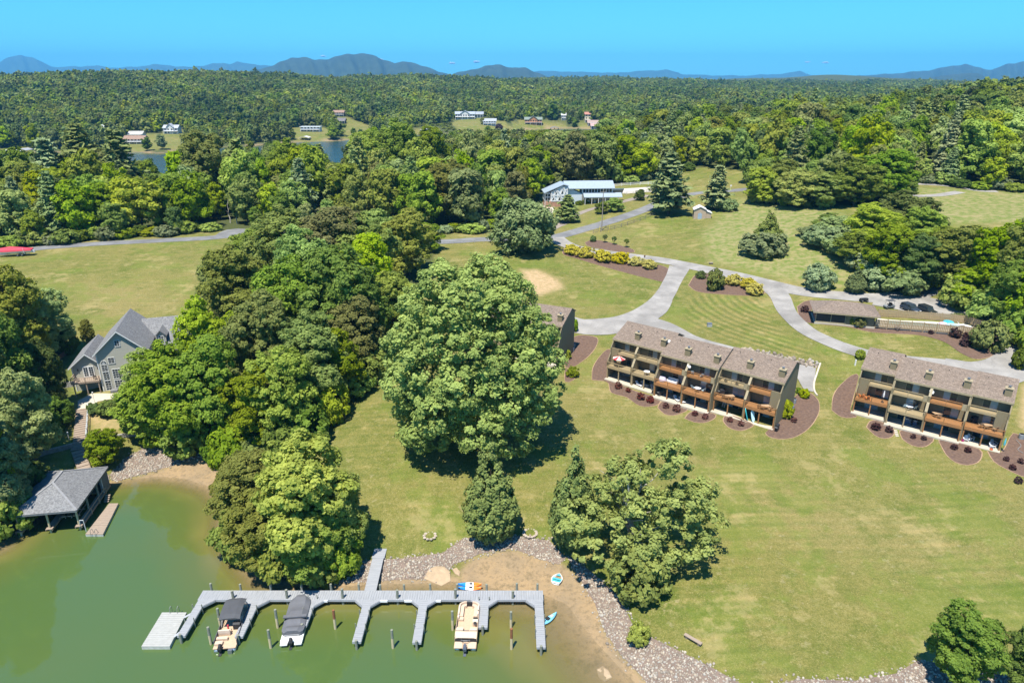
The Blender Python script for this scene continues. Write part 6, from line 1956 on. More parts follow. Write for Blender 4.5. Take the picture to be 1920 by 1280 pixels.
# ================================================================ PONTOON BOATS
alum = mat('aluminium_tube', (.6, .6, .6), .3, (.5, .5, .5), 2, metal=.8)
tanv = mat('tan_vinyl', (.55, .43, .32), .55, (.48, .37, .27), 3)
tand = mat('tan_carpet', (.50, .37, .25), .9, (.43, .31, .21), 4)
charc = mat('charcoal_canvas', (.075, .078, .085), .8, (.06, .062, .068), 1.4, 5, .4)
charc2 = mat('grey_canvas', (.125, .128, .14), .8, (.1, .102, .112), 1.4, 5, .4)
def outboard(e, x, y, m, z=.55):
    o = MB().loft([[(x - .18, y, z - .1), (x + .18, y, z - .1), (x + .18, y - .55, z - .1), (x - .18, y - .55, z - .1)], [(x - .22, y + .02, z + .3), (x + .22, y + .02, z + .3), (x + .2, y - .62, z + .3), (x - .2, y - .62, z + .3)], [(x - .13, y - .08, z + .62), (x + .13, y - .08, z + .62), (x + .1, y - .5, z + .56), (x - .1, y - .5, z + .56)]]).obj('outboard_motor', m, e)
    MB().box(x - .07, x + .07, y - .4, y - .15, z - .9, z - .1).obj('motor_leg', blackm, o)
    MB().prism([(y - .75, z - .55), (y - .1, z - .45), (y - .1, z - .6), (y - .7, z - .68)], x - .16, x + .16).obj('cavitation_plate', m, o)
def pontoon(label, loc, rz, L_=6.6, W_=2.55, fence=None):
    e = thing('pontoon_boat', label, 'pontoon boat', loc, rz)
    for s in (-1, 1) if True else ():
        MB().lathe([(.05, 0), (.3, .1)], 4)
        secs = []
        for t, k in ((-L_ / 2 - .1, .85), (-L_ / 2 + .1, 1), (L_ / 2 - .9, 1), (L_ / 2 - .3, .75), (L_ / 2 + .05, .2)):
            secs.append([(s * W_ * .36 + .32 * k * math.cos(a), t, .12 + .32 * k * math.sin(a) + (1 - k) * .15) for a in np.linspace(0, 2 * math.pi, 12, endpoint=False)])
        MB().loft(secs).obj('pontoon_tube', alum, e, True)
    return e
# 1: open tan pontoon boat, bow towards the walkway (+y), stern out
lx, ly = (P(877, 1170, .5)[0], 63.6)
e = pontoon('open tan pontoon boat with curved seats and an outboard', (lx, ly, 0), R(-1.5))
MB().box(-1.27, 1.27, -3.55, 3.2, .48, .58).obj('deck', tand, e)
def seat(e, x0, x1, y0, y1, back=None, z=.58, h=.42):
    s = MB().box(x0, x1, y0, y1, z, z + h).obj('seat', tanv, e)
    t = .16
    bb = MB()
    if back == 'l': bb.box(x0 - .01, x0 + t, y0, y1, z + h, z + h + .34)
    if back == 'r': bb.box(x1 - t, x1 + .01, y0, y1, z + h, z + h + .34)
    if back == 'f': bb.box(x0, x1, y1 - t, y1, z + h, z + h + .38)
    if back == 'b': bb.box(x0, x1, y0, y0 + t, z + h, z + h + .38)
    if back: bb.obj('seat_back', mat('seat_back_vinyl', (.62, .50, .40), .5, (.55, .44, .34), 3), s)
def bowcurve(e, s):
    seat(e, *(sorted((s * 1.22, s * .62))), 1.0, 2.5, 'l' if s < 0 else 'r')
    secs = []
    for a in np.linspace(0, math.pi / 2, 6):
        cx, cy = s * .35, 2.5
        ro, ri = .88, .30
        secs.append([(cx + s * ro * math.cos(a), cy + ro * .75 * math.sin(a), .58), (cx + s * ro * math.cos(a), cy + ro * .75 * math.sin(a), 1.3), (cx + s * (ro - .18) * math.cos(a), cy + (ro - .18) * .75 * math.sin(a), 1.3),
                     (cx + s * (ro - .18) * math.cos(a), cy + (ro - .18) * .75 * math.sin(a), 1.0), (cx + s * ri * math.cos(a), cy + ri * .75 * math.sin(a), 1.0), (cx + s * ri * math.cos(a), cy + ri * .75 * math.sin(a), .58)])
    MB().loft(secs).obj('bow_seat', tanv, e)
bowcurve(e, -1); bowcurve(e, 1)
MB().box(-.34, .34, 3.05, 3.15, .58, 1.2).obj('bow_gate', blackm, e)
seat(e, -1.22, -.55, .55, .98, 'l', h=.3)
seat(e, -1.2, -.4, -1.55, -.75, 'b'); seat(e, .4, 1.2, -1.55, -.75, 'b')
cs = MB().prism([(-.25, .58), (.5, .58), (.5, 1.1), (.1, 1.42), (-.25, 1.25)], .62, 1.24).obj('console', tanv, e)
MB().prism([(.52, 1.1), (.14, 1.44), (.16, 1.62), (.56, 1.12)], .66, 1.2).obj('windscreen', glassd, cs)
MB().lathe([(.17, 0), (.19, .03), (.17, .06)], 12, (.92, -.35, 1.25)).obj('steering_wheel', blackm, cs)
MB().prism([(-1.6, .58), (-1.6, 1.22), (-1.78, 1.26), (-2.5, .95), (-2.5, .58)], -1.24, 1.24).obj('sun_pad', tanv, e)
MB().box(-.3, .3, -1.45, -1.1, .6, .85).obj('stool', charc, e)
for s in (-1, 1):
    MB().box(s * 1.27 - .03, s * 1.27 + .03, -2.5, 2.5, .58, 1.16).obj('side_panel', mat('fence_panel_tan', (.4, .3, .22), .4), e)
MB().prism([(-1.25, .6), (1.25, .6), (1.2, 1.0), (.9, 1.08), (-.9, 1.08), (-1.2, 1.0)], -2.62, -2.52, 'y').obj('stern_panel', blackm, e)
MB().path([(-.5, -2.7, .6), (-.5, -2.8, 1.05), (-.25, -3.0, 1.15), (.25, -3.0, 1.15), (.5, -2.8, 1.05), (.5, -2.7, .6)], .035).obj('tow_bar', metalg, e)
MB().box(-1.2, -.35, -3.6, -2.66, .58, .66).box(.35, 1.2, -3.6, -2.66, .58, .66).obj('swim_step', tanv, e)
outboard(e, 0, -3.45, mat('motor_grey', (.12, .14, .18), .3, (.1, .11, .14), 3, metal=.3), .6)
# 2: pontoon boat with dark canopy
q0, q1 = P(447, 1140, .6), P(420, 1213, .6)
ang2 = math.atan2(q0[1] - q1[1], q0[0] - q1[0]) - math.pi / 2
c0 = (q0 + q1) / 2
e = pontoon('pontoon boat with a dark canopy and fishing deck', (c0[0], c0[1] + .3, 0), ang2, 6.8)
MB().box(-1.25, 1.25, -3.5, 3.3, .48, .58).obj('deck', tand, e)
cn = []
for y, zz_ in ((-.6, 2.2), (-.1, 2.42), (1.2, 2.5), (2.3, 2.42), (2.7, 2.25)):
    cn.append([(-1.2, y, zz_ - .16), (-.6, y, zz_), (.6, y, zz_), (1.2, y, zz_ - .16), (1.2, y, zz_ - .2), (-1.2, y, zz_ - .2)])
MB().loft(cn).obj('canopy', charc, e)
for s in (-1, 1):
    MB().path([(s * 1.15, -.4, .6), (s * 1.15, -.3, 2.1)], .03).path([(s * 1.15, -.4, .6), (s * 1.15, 1.4, 2.3)], .03).path([(s * 1.15, 2.4, .6), (s * 1.15, 2.3, 2.2)], .03).obj('canopy_frame', metalg, e)
    MB().box(s * 1.25 - .03, s * 1.25 + .03, -2.9, 2.6, .58, 1.1).obj('side_panel', mat('fence_panel_grey', (.12, .12, .13), .4), e)
seat(e, -1.1, .2, -1.6, -1.0, 'b'); seat(e, -1.15, -.3, -3.1, -2.6, None, h=.3); seat(e, -1.15, .1, -2.4, -2.0, None, h=.35); seat(e, .5, 1.15, .4, 1.1, 'b')
MB().prism([(-.7, .58), (-.1, .58), (-.1, 1.3), (-.5, 1.45), (-.7, 1.3)], .3, 1.1).obj('console', blackm, e)
MB().path([(-1.2, 2.6, .7), (-1.2, 2.6, 1.3), (-.8, 3.25, 1.3), (.8, 3.25, 1.3), (1.2, 2.6, 1.3), (1.2, 2.6, .7)], .035).obj('bow_rail', metalg, e)
MB().box(-1.2, -.4, 2.5, 3.2, .58, .75).box(.5, 1.1, 2.6, 3.2, .58, .9).obj('bow_locker', tanv, e)
MB().box(-.25, -.1, -.95, -.8, .9, 1.5).obj('flag', redc, e)
outboard(e, -.4, -3.35, blackm, .6)
MB().box(.45, .9, -3.85, -3.45, -.1, .5).obj('boarding_ladder', metalg, e)
# 3: boat under a fitted grey cover
q0, q1 = P(565, 1128, .6), P(545, 1203, .6)
ang3 = math.atan2(q0[1] - q1[1], q0[0] - q1[0]) - math.pi / 2
c0 = (q0 + q1) / 2
e = pontoon('pontoon boat under a fitted grey cover with a white stern', (c0[0], c0[1] + .2, 0), ang3, 6.6)
MB().box(-1.25, 1.25, -3.3, 3.1, .42, .58).obj('deck', whitem, e)
def cover(y0, y1, zt, rnd0, rnd1):
    secs = []
    for t in np.linspace(0, 1, 9):
        y = y0 + (y1 - y0) * t
        k = 1.
        if rnd1 and t > .75: k = math.sqrt(max(.05, 1 - ((t - .75) / .25) ** 2)) * .6 + .4
        if rnd0 and t < .3: k = math.sqrt(max(.05, 1 - ((.3 - t) / .3) ** 2)) * .35 + .65
        z = zt + .12 * math.sin(t * 9)
        secs.append([(-1.3 * k, y, .62), (-1.28 * k, y, 1.1), (-.7 * k, y, z), (.7 * k, y, z), (1.28 * k, y, 1.1), (1.3 * k, y, .62)])
    return MB().loft(secs)
cover(-.4, 3.35, 1.45, False, True).obj('bow_cover', charc2, e)
cover(-2.5, -.55, 1.35, True, False).obj('stern_cover', charc2, e)
MB().box(-1.35, 1.35, -.62, -.2, 1.5, 1.66).obj('folded_canopy', charc2, e)
for s in (-1, 1): MB().path([(s * 1.3, -.4, .6), (s * 1.33, -.4, 1.6)], .035).obj('canopy_frame', metalg, e)
MB().path([(-.8, -2.6, .6), (-.8, -2.75, 1.0), (.8, -2.75, 1.0), (.8, -2.6, .6)], .03).obj('stern_rail', metalg, e)
MB().box(-1.2, -.4, -3.7, -3.25, .36, .48).box(.4, 1.2, -3.7, -3.25, .36, .48).obj('swim_step', whitem, e)
outboard(e, 0, -3.3, blackm, .6)

# ================================================================ SMALL BOATS
def small_boat(name, label, p0, p1, wd, cols, depth=.35, seats=()):
    """double-curved hull between stern p0 and bow p1"""
    p0, p1 = np.array(p0), np.array(p1)
    L_ = np.linalg.norm(p1 - p0)
    e = thing(name, label, 'boat' if 'row' in name else 'kayak', p0, math.atan2(p1[1] - p0[1], p1[0] - p0[0]) - math.pi / 2)
    ts = np.linspace(0, 1, 11)
    def k(t): return (max(0.04, 1 - ((t - .38) / .63) ** 2) if t > .38 else 1 - (.38 - t) ** 2 * (1.6 if 'row' in name else 6.))
    for c_, (ta, tb) in zip(cols, zip(np.linspace(0, 1, len(cols) + 1)[:-1], np.linspace(0, 1, len(cols) + 1)[1:])):
        secs = []
        for t in np.linspace(ta, tb, 8):
            w = wd / 2 * max(.04, k(t))
            z = depth + .12 * (t - .3) ** 2
            if seats is not None and 'row' in name:
                secs.append([(0, t * L_, 0), (w * .8, t * L_, .04), (w, t * L_, z), (w - .06, t * L_, z), (w * .7, t * L_, .1), (0, t * L_, .08), (-w * .7, t * L_, .1), (-w + .06 if w > .08 else -w * .5, t * L_, z), (-w, t * L_, z), (-w * .8, t * L_, .04)])
            else:
                secs.append([(0, t * L_, 0), (w * .8, t * L_, .05), (w, t * L_, z * .6), (w * .6, t * L_, z), (0, t * L_, z * .85), (-w * .6, t * L_, z), (-w, t * L_, z * .6), (-w * .8, t * L_, .05)])
        MB().loft(secs).obj('hull', c_, e)
    return e, L_
teal = mat('teal_paint', (.06, .40, .48), .5, (.05, .34, .42), 3)
q0, q1 = T(1041, 1096), T(1049, 1076)
e, L_ = small_boat('rowboat', 'white rowboat with turquoise seats pulled up on the mud', (*q0[:2], q0[2] + .03), (*q1[:2], q1[2] + .03), 1.45, [whitem], .42)
for t in (.22, .45): MB().box(-.58, .58, L_ * t - .14, L_ * t + .14, .26, .31).obj('thwart', teal, e)
MB().prism([(-.3, L_ * .76), (.3, L_ * .76), (.02, L_ * .95)], .34, .38, 'z').obj('bow_seat', teal, e)
MB().box(-.55, .55, .02, .3, .24, .29).obj('stern_seat', whitem, e)
bl = mat('azure_hull', (.06, .36, .55), .4, (.05, .3, .48), 2)
q0, q1 = P(1014, 1172, .1), P(1044, 1150, .1)
e, L_ = small_boat('kayak', 'pale blue fishing kayak nosing out from behind the last dock finger', (*q0[:2], .02), (*q1[:2], .1), .85, [mat('sky_hull', (.22, .52, .66), .4, (.15, .42, .58), 1.5)])
MB().box(-.25, .25, L_ * .35, L_ * .5, .3, .5).obj('seat', blackm, e); MB().box(-.2, .2, L_ * .6, L_ * .75, .3, .38).obj('hatch', mat('hatch_grey', (.4, .42, .45), .5), e)
orp = mat('orange_plastic', (.85, .22, .03), .4, (.75, .19, .03), 2); wpl = plastic; blp = mat('bright_blue_plastic', (.02, .25, .65), .4, (.02, .2, .55), 2)
for k, (yy, zz_) in enumerate(((69.75, .45), (70.25, .62))):
    e, L_ = small_boat('kayak', ('orange, white and blue kayak on the dock rack, lower one against the walkway', 'orange, white and blue kayak on the dock rack, raised behind its twin')[k], (-3.9, yy, zz_ + .05), (-6.9, yy, zz_ + .05), .72, [orp, wpl, blp], .32)
    MB().lathe([(.2, 0), (.22, .03)], 10, (0, L_ * .45, .28)).obj('cockpit', blackm, e)
rk = thing('kayak_rack', 'low wooden rack holding two kayaks behind the dock walkway', 'rack')
for x in (-4.5, -6.2): MB().beam((x, 69.1, .42), (x, 70.7, .56), .1, .1).tube((x, 70.5, -1), (x, 70.5, .5), .06).obj('bracket', pilem, rk)
p = T(1298, 1203); q = T(1283, 1193); w_ = T(1315, 1212)
MB().beam((q[0], q[1], q[2] + .42), (w_[0], w_[1], w_[2] + .42), .42, .1).obj('seat', gray, tag(thing('shore_bench', 'x', 'bench'), 'weathered backless plank bench on the grass above the riprap', 'bench'))
bench = [o for o in COL.objects if o.name.startswith('shore_bench')][0]
for t in (.15, .85):
    c_ = q + (w_ - q) * t
    MB().box(c_[0] - .16, c_[0] + .16, c_[1] - .1, c_[1] + .1, c_[2] - .1, c_[2] + .37).obj('leg', gray, bench)

# ================================================================ BOATHOUSE
BH = thing('boathouse', 'grey hip-roofed boathouse on posts over the cove with an open front', 'boathouse', (-67.3, 87.2, 0), R(9.5))
hx, hy = 4.4, 5.9
ez, rz_ = 3.7, 6.0
ry = 1.6
V = [(-hx, -hy, ez), (hx, -hy, ez), (hx, hy, ez), (-hx, hy, ez), (0, -ry, rz_), (0, ry, rz_)]
for f in ((0, 1, 4), (1, 2, 5, 4), (2, 3, 5), (3, 0, 4, 5)):
    pts = [V[i] for i in f]
    nrm = (Vector(pts[1]) - Vector(pts[0])).cross(Vector(pts[2]) - Vector(pts[0])).normalized() * .1
    k = len(pts)
    MB().add([tuple(Vector(p_) + nrm) for p_ in pts] + pts, [tuple(range(k)), tuple(range(2 * k - 1, k - 1, -1))] + [(i, (i + 1) % k, k + (i + 1) % k, k + i) for i in range(k)]).obj('roof_plane', roofg, BH)
ridgecap = mat('ridge_shingle', (.26, .26, .265), .9)
for i, j in ((0, 4), (1, 4), (2, 5), (3, 5), (4, 5)):
    MB().beam(Vector(V[i]) + Vector((0, 0, .12)), Vector(V[j]) + Vector((0, 0, .14)), .3, .04).obj('ridge_cap', ridgecap, BH)
for a, b_ in (((-hx, -hy), (hx, -hy)), ((hx, -hy), (hx, hy)), ((-hx, hy), (hx, hy)), ((-hx, -hy), (-hx, hy))):
    MB().beam((a[0], a[1], ez - .1), (b_[0], b_[1], ez - .1), .06, .22).obj('fascia', mat('slate_trim', (.17, .18, .19), .7), BH)
for x in (-3.9, 0, 3.9):
    for y in (-5.2, -1.6, 2.0, 5.4):
        MB().tube((x, y, -2.5), (x, y, ez - .1), .14, .14, 9).obj('post', pilew if y < -4 else pilem, BH)
    MB().beam((x, -5.2, ez - .25), (x, 5.4, ez - .25), .15, .3).obj('roof_beam', gray, BH)
    wdk = .9
    for y in np.arange(-5.4, 5.4, .3):
        pass
    planks(MB(), x - .45, x + .45, -5.6, 5.5, .78, .86, 'y', .32).obj('catwalk', gray, BH)
    MB().box(x - .46, x - .4, -5.6, 5.5, .55, .78).box(x + .4, x + .46, -5.6, 5.5, .55, .78).obj('catwalk_joist', gray, BH)
planks(MB(), -4.3, 4.3, 3.2, 5.7, .87, .95, 'x', .32).obj('rear_deck', gray, BH)
MB().box(-4.2, 4.2, 5.45, 5.6, .95, ez - .1).obj('rear_wall', mat('slate_siding', (.13, .15, .17), .8, (.1, .12, .14), 3, stretch=(1, 1, 8)), BH)
MB().box(4.15, 4.28, 2.6, 5.44, .95, ez - .1).obj('side_wall', MATS['slate_siding'], BH)
MB().box(4.29, 4.36, 2.9, 3.05, .95, ez - .2).obj('corner_board', mat('pale_trim', (.5, .54, .58), .6), BH)
lift = MB()
for y in (-3.4, -1.8): lift.beam((.7, y, 1.35), (3.4, y, 1.35), .12, .14)
for x in (.9, 1.7, 2.5, 3.2): lift.beam((x, -4.0, 1.45), (x, -.8, 1.45), .1, .12)
lift.obj('boat_lift', metalg, BH)
MB().beam((4.6, -5.4, 1.8), (4.6, 3.0, 1.8), .12, .14).obj('handrail', gray, BH)
for y in (-5.2, -2.4, .4, 3.0): MB().beam((4.6, y, .7), (4.6, y, 1.85), .1, .1).obj('rail_post', gray, BH)
for k in range(4): MB().box(4.7, 5.4, 2.2 - k * .3, 2.5 - k * .3, .75 - k * .18, .82 - k * .18).obj('stair_tread', gray, BH)
MB().path([(4.2, -5.6, .9), (4.3, -5.65, 1.9), (4.8, -5.7, 1.9), (4.9, -5.8, -.4)], .05).obj('ladder', mat('pale_pipe', (.55, .57, .58), .5), BH)
pt = [P(160, 1001, .4), P(193, 1001, .4), P(222, 943, .4), P(205, 943, .4)]
fl2 = thing('boathouse_float', 'weathered floating dock beside the boathouse', 'float')
for i in range(18):
    t0, t1 = i / 18, (i + 1) / 18 - .004
    qd = [pt[0] + (pt[3] - pt[0]) * t0, pt[1] + (pt[2] - pt[1]) * t0, pt[1] + (pt[2] - pt[1]) * t1, pt[0] + (pt[3] - pt[0]) * t1]
    MB().add([(x[0], x[1], .32) for x in qd] + [(x[0], x[1], .42 + random.uniform(-.01, .01)) for x in qd], [(0, 3, 2, 1), (4, 5, 6, 7), (0, 1, 5, 4), (1, 2, 6, 5), (2, 3, 7, 6), (3, 0, 4, 7)]).obj('plank', gray, fl2)
MB().add([(*p_[:2], -.2) for p_ in pt] + [(*p_[:2], .31) for p_ in pt], [(0, 3, 2, 1), (4, 5, 6, 7), (0, 1, 5, 4), (1, 2, 6, 5), (2, 3, 7, 6), (3, 0, 4, 7)]).obj('hull', MATS['float_side'], fl2)
for s in (.35, .6):
    qd = pt[0] + (pt[1] - pt[0]) * s
    MB().path([(qd[0], qd[1] + .5, .4), (qd[0], qd[1] + .3, 1.1), (qd[0], qd[1] - .1, 1.1), (qd[0], qd[1] - .2, -.3)], .03).obj('ladder_rail', metalg, fl2)

# ================================================================ POOL HOUSE, POOL, FENCE, VEHICLES
zp = 10.05
ca, cb = P(1527, 604, zp), P(1640, 614, zp)
pa = math.atan2(cb[1] - ca[1], cb[0] - ca[0])
PL = float(np.hypot(*(cb - ca)[:2]))
PH = thing('pool_house', 'low hip-roofed pool house with a dark screened porch', 'building', (ca[0], ca[1], zp), pa)
wd, eh, rh = 7.0, 2.6, 4.3
MB().box(PL * .52, PL - .2, .3, wd - .3, -.5, eh).obj('wall', siding, PH)
MB().box(.3, PL * .52, wd - .6, wd - .35, -.5, eh).obj('wall', siding, PH)
MB().box(0, PL, 0, wd, -.5, .06).obj('floor_slab', tanpatio, PH)
for u in (.1, PL * .26, PL * .5):
    MB().box(u, u + .14, .1, .24, .06, eh).obj('porch_post', trimo, PH)
MB().box(.1, PL * .52, .1, .2, 0.06, .35).obj('porch_kick_wall', trimo, PH)
for u in (.26, PL * .26 + .16):
    MB().box(u, u + PL * .24, .14, .16, .36, eh - .05).obj('screen', mat('screen_mesh', (.03, .035, .05), .3, (.02, .022, .03), 2), PH)
MB().box(.1, .14, .25, wd - .6, .36, eh - .05).obj('screen', MATS['screen_mesh'], PH)
o_ = .7
V = [(-o_, -o_, eh), (PL + o_, -o_, eh), (PL + o_, wd + o_, eh), (-o_, wd + o_, eh), (wd / 2 + .1, wd / 2, rh), (PL - wd / 2 - .1, wd / 2, rh)]
for f in ((0, 1, 5, 4), (1, 2, 5), (2, 3, 4, 5), (3, 0, 4)):
    pts = [V[i] for i in f]
    nrm = (Vector(pts[1]) - Vector(pts[0])).cross(Vector(pts[2]) - Vector(pts[0])).normalized() * .12
    k = len(pts)
    MB().add([tuple(Vector(p_) + nrm) for p_ in pts] + pts, [tuple(range(k)), tuple(range(2 * k - 1, k - 1, -1))] + [(i, (i + 1) % k, k + (i + 1) % k, k + i) for i in range(k)]).obj('roof_plane', roofm, PH)
MB().box(-o_, PL + o_, -o_ - .03, -o_, eh - .18, eh + .1).obj('fascia', trimo, PH)
# pool enclosure: front and rear board fences, drawn by their ground lines
fm = mat('tan_fence_boards', (.36, .27, .16), .85, (.29, .215, .125), 2, 4, stretch=(4, 4, .5))
def fence_run(name, label, pxs, h=1.75, seg=2.3):
    e = thing(name, label, 'fence')
    pts = [P(*q, zp) for q in pxs]
    for a, b_ in zip(pts[:-1], pts[1:]):
        n = max(1, int(round(np.hypot(*(b_ - a)[:2]) / seg)))
        for i in range(n):
            q0, q1 = a + (b_ - a) * i / n, a + (b_ - a) * (i + 1) / n
            d = (q1 - q0)[:2]; L_ = np.hypot(*d); d = d / L_; nn = np.array([-d[1], d[0]])
            mb = MB()
            m_ = 15
            for j in range(m_):
                t0, t1 = j / m_, (j + .86) / m_
                of = nn * (.03 if j % 2 else -.03)
                s0, s1 = q0[:2] + d * L_ * t0 + of, q0[:2] + d * L_ * t1 + of
                mb.beam((*s0, zp + h / 2), (*s1, zp + h / 2), .025, h - .1)
            for hh in (.35, h * .55, h - .25):
                mb.beam((*q0[:2], zp + hh), (*q1[:2], zp + hh), .05, .09)
            mb.obj('fence_panel', fm, e)
            MB().box(q0[0] - .07, q0[0] + .07, q0[1] - .07, q0[1] + .07, zp - .5, zp + h + .1).obj('post', fm, e)
    return e
fence_run('pool_fence', 'tan board fence along the lawn side of the pool', [(1640, 613.5), (1730, 620), (1828, 629)], 1.9)
fence_run('pool_fence', 'tan board fence along the parking side of the pool', [(1645, 594), (1700, 597), (1764, 602), (1812, 607)], 1.9)
fence_run('pool_fence', 'short tan board fence closing the end of the pool', [(1812, 607), (1838, 616), (1844, 624), (1828, 629)], 1.9)
pd = [P(*q, zp) for q in ((1646, 595), (1812, 608), (1836, 616), (1841, 623), (1826, 627.5), (1730, 619), (1642, 612))]
MB().add([(*p_[:2], zp + .02) for p_ in pd] + [(*p_[:2], zp - .4) for p_ in pd], [tuple(range(7)), tuple(range(13, 6, -1))] + [(i, (i + 1) % 7, 7 + (i + 1) % 7, 7 + i) for i in range(7)]).obj('pool_deck', mat('pool_concrete', (.66, .60, .50), .8, (.58, .52, .43), 1))['kind'] = 'structure'
pw = [P(*q, zp) for q in ((1664, 600.5), (1764, 608), (1762, 616), (1660, 608.5))]
wp = MB().add([(*p_[:2], zp + .09) for p_ in pw] + [(*p_[:2], zp - .3) for p_ in pw], [tuple(range(4)), tuple(range(7, 3, -1))] + [(i, (i + 1) % 4, 4 + (i + 1) % 4, 4 + i) for i in range(4)])
pe = thing('swimming_pool', 'long pale turquoise swimming pool behind the board fence', 'pool')
wp.obj('pool_water', mat('pool_water', (.34, .60, .60), .05, (.28, .55, .56), .6, 2, spec=.6), pe)
cop = MB()
for i in range(4):
    a, b_ = pw[i], pw[(i + 1) % 4]
    cop.beam((*a[:2], zp + .08), (*b_[:2], zp + .08), .45, .14)
cop.obj('coping', mat('pool_coping', (.68, .64, .56), .7), pe)
for t in (.72, .78):
    q = pw[3] + (pw[2] - pw[3]) * t
    MB().path([(q[0], q[1] - .5, zp), (q[0], q[1] - .3, zp + .9), (q[0], q[1] + .3, zp + .8), (q[0], q[1] + .5, zp - .2)], .03).obj('hand_rail', metalg, pe)
def ring(label, px, py, r, m_, sq=1.):
    p_ = P(px, py, zp + .1)
    mb = MB()
    N1, N2 = 14, 7
    vs, fs = [], []
    for i in range(N1):
        a = 2 * math.pi * i / N1
        for j in range(N2):
            b_ = 2 * math.pi * j / N2
            rr = r + r * .38 * math.cos(b_)
            vs.append((rr * math.cos(a) * sq, rr * math.sin(a), r * .38 * (1 + math.sin(b_))))
    for i in range(N1):
        for j in range(N2):
            fs.append((i * N2 + j, ((i + 1) % N1) * N2 + j, ((i + 1) % N1) * N2 + (j + 1) % N2, i * N2 + (j + 1) % N2))
    mb.add(vs, fs)
    o = mb.obj('pool_float_ring', m_, None, True); o.location = (p_[0], p_[1], zp + .03)
    tag(o, label, 'pool float', 'inflatable pool rings')
ring('pink inflatable ring heaped by the pool end', 1768, 608, .62, mat('pink_vinyl', (.75, .5, .6), .4))
ring('teal inflatable ring heaped by the pool end', 1778, 606, .8, teal)
ring('pale blue inflatable ring beside the teal ring', 1786, 611, .7, bluefab, 1.5)
place(lounger(plastic, plastic), [((*P(1802, 611, zp)[:2], zp + .03), 1.2, 'white pool lounger nearest the inflatable rings'), ((*P(1812, 614, zp)[:2], zp + .03), 1.2, 'white pool lounger between two others at the pool end'), ((*P(1822, 619, zp)[:2], zp + .03), 1.3, 'white pool lounger nearest the end fence'), ((*P(1790, 617, zp)[:2], zp + .03), 1.3, 'white pool lounger at the lawn-side fence')], 'white loungers by the pool')
# vehicles
tyre = mat('tyre_rubber', (.025, .025, .025), .85)
def wheel(e, x, y, r=.36, w=.24):
    t = MB().tube((x - w / 2, y, r), (x + w / 2, y, r), r, r, 14).obj('wheel', tyre, e)
    MB().tube((x - w / 2 - .01, y, r), (x + w / 2 + .01, y, r), r * .6, r * .6, 10).obj('rim', metalg, t)
def car(name, label, loc, rz, paint, L_=4.7, W_=1.86, H_=1.7, box=False):
    e = thing(name, label, 'car', loc, rz)
    hw = W_ / 2
    f = L_ / 2
    prof = [(-f, .42), (-f + .05, .95), (-f + .35, 1.02), (-f + .5, 1.05), (f - 1.3, 1.05), (f - .25, .92), (f, .7), (f - .05, .4)] if not box else [(-f, .45), (-f, 1.1), (f - 1.15, 1.1), (f - .15, 1.02), (f, .9), (f, .45)]
    secs = []
    for s, ins in ((-hw, .08), (-hw + .07, 0), (hw - .07, 0), (hw, .08)):
        secs.append([(s, a * (1 - ins * .15), b_ if b_ < .6 else b_ - ins * .6) for a, b_ in prof])
    MB().loft(secs).obj('body', paint, e)
    cab = [(-f + .1, 1.02), (-f + .35, H_), (f - 2.05, H_), (f - 1.25, 1.04)] if not box else [(-f + .05, 1.09), (-f + .1, H_), (f - 1.55, H_), (f - 1.2, 1.09)]
    MB().prism(cab, -hw + .13, hw - .13).obj('cabin_glass', glassd, e)
    MB().prism([(cab[1][0] - .03, H_), (cab[2][0] + .03, H_), (cab[2][0] - .05, H_ + .06), (cab[1][0] + .1, H_ + .06)], -hw + .12, hw - .12).obj('roof', paint, e)
    for t in (0, .33, .66, 1):
        y0 = cab[0][0] + (cab[3][0] - cab[0][0]) * t; y1 = cab[1][0] + (cab[2][0] - cab[1][0]) * t
        for s in (-1, 1): MB().beam((s * (hw - .12), y0, 1.05), (s * (hw - .12), y1, H_ + .01), .05, .08).obj('pillar', paint, e)
    for s in (-1, 1):
        for y in (-f + .85, f - .85): wheel(e, s * (hw - .1), y)
        MB().box(s * (hw - .35) - .2, s * (hw - .35) + .2, f - .12, f + .01, .62, .78).obj('headlight', plastic, e)
        MB().box(s * (hw + .12) - .1, s * (hw + .12) + .1, f - 1.5, f - 1.35, 1.05, 1.2).obj('wing_mirror', paint, e)
    return e
zc = zp + .3
def vz(px, py): p = T(px, py); return (p[0], p[1], p[2] + .1)
car('parked_car', 'dark blue-grey wagon parked nose to the pool fence', vz(1706, 584), R(196), mat('navy_paint', (.035, .05, .075), .25, (.03, .043, .065), 1, spec=.6))
car('parked_jeep', 'dark boxy jeep with pale interior parked nose to the pool fence', vz(1737, 588), R(194), mat('black_paint', (.03, .035, .035), .3, None, 1, spec=.6), 4.2, 1.8, 1.75, True)
g = thing('golf_cart', 'golf cart under a dark tilted cover on the parking pad', 'golf cart', vz(1666, 578), R(100))
for x in (-.5, .5):
    for y in (-.8, .8): wheel(g, x, y, .24, .18)
MB().prism([(-1.2, .3), (1.15, .3), (1.2, .6), (.7, .75), (.5, .5), (-.2, .5), (-.3, .75), (-1.2, .75)], -.55, .55).obj('body', mat('cart_grey', (.2, .22, .23), .5), g)
MB().box(-.5, .5, -.3, .25, .76, .9).obj('seat', blackm, g); MB().box(-.5, .5, -.42, -.3, .9, 1.3).obj('backrest', blackm, g)
for x in (-.5, .5):
    MB().beam((x, .75, .7), (x, .55, 1.85), .04, .04).beam((x, -.9, .7), (x, -.8, 1.85), .04, .04).obj('roof_strut', metalg, g)
MB().box(-.62, .62, -1.1, .8, 1.86, 1.94).obj('canopy', charc, g)
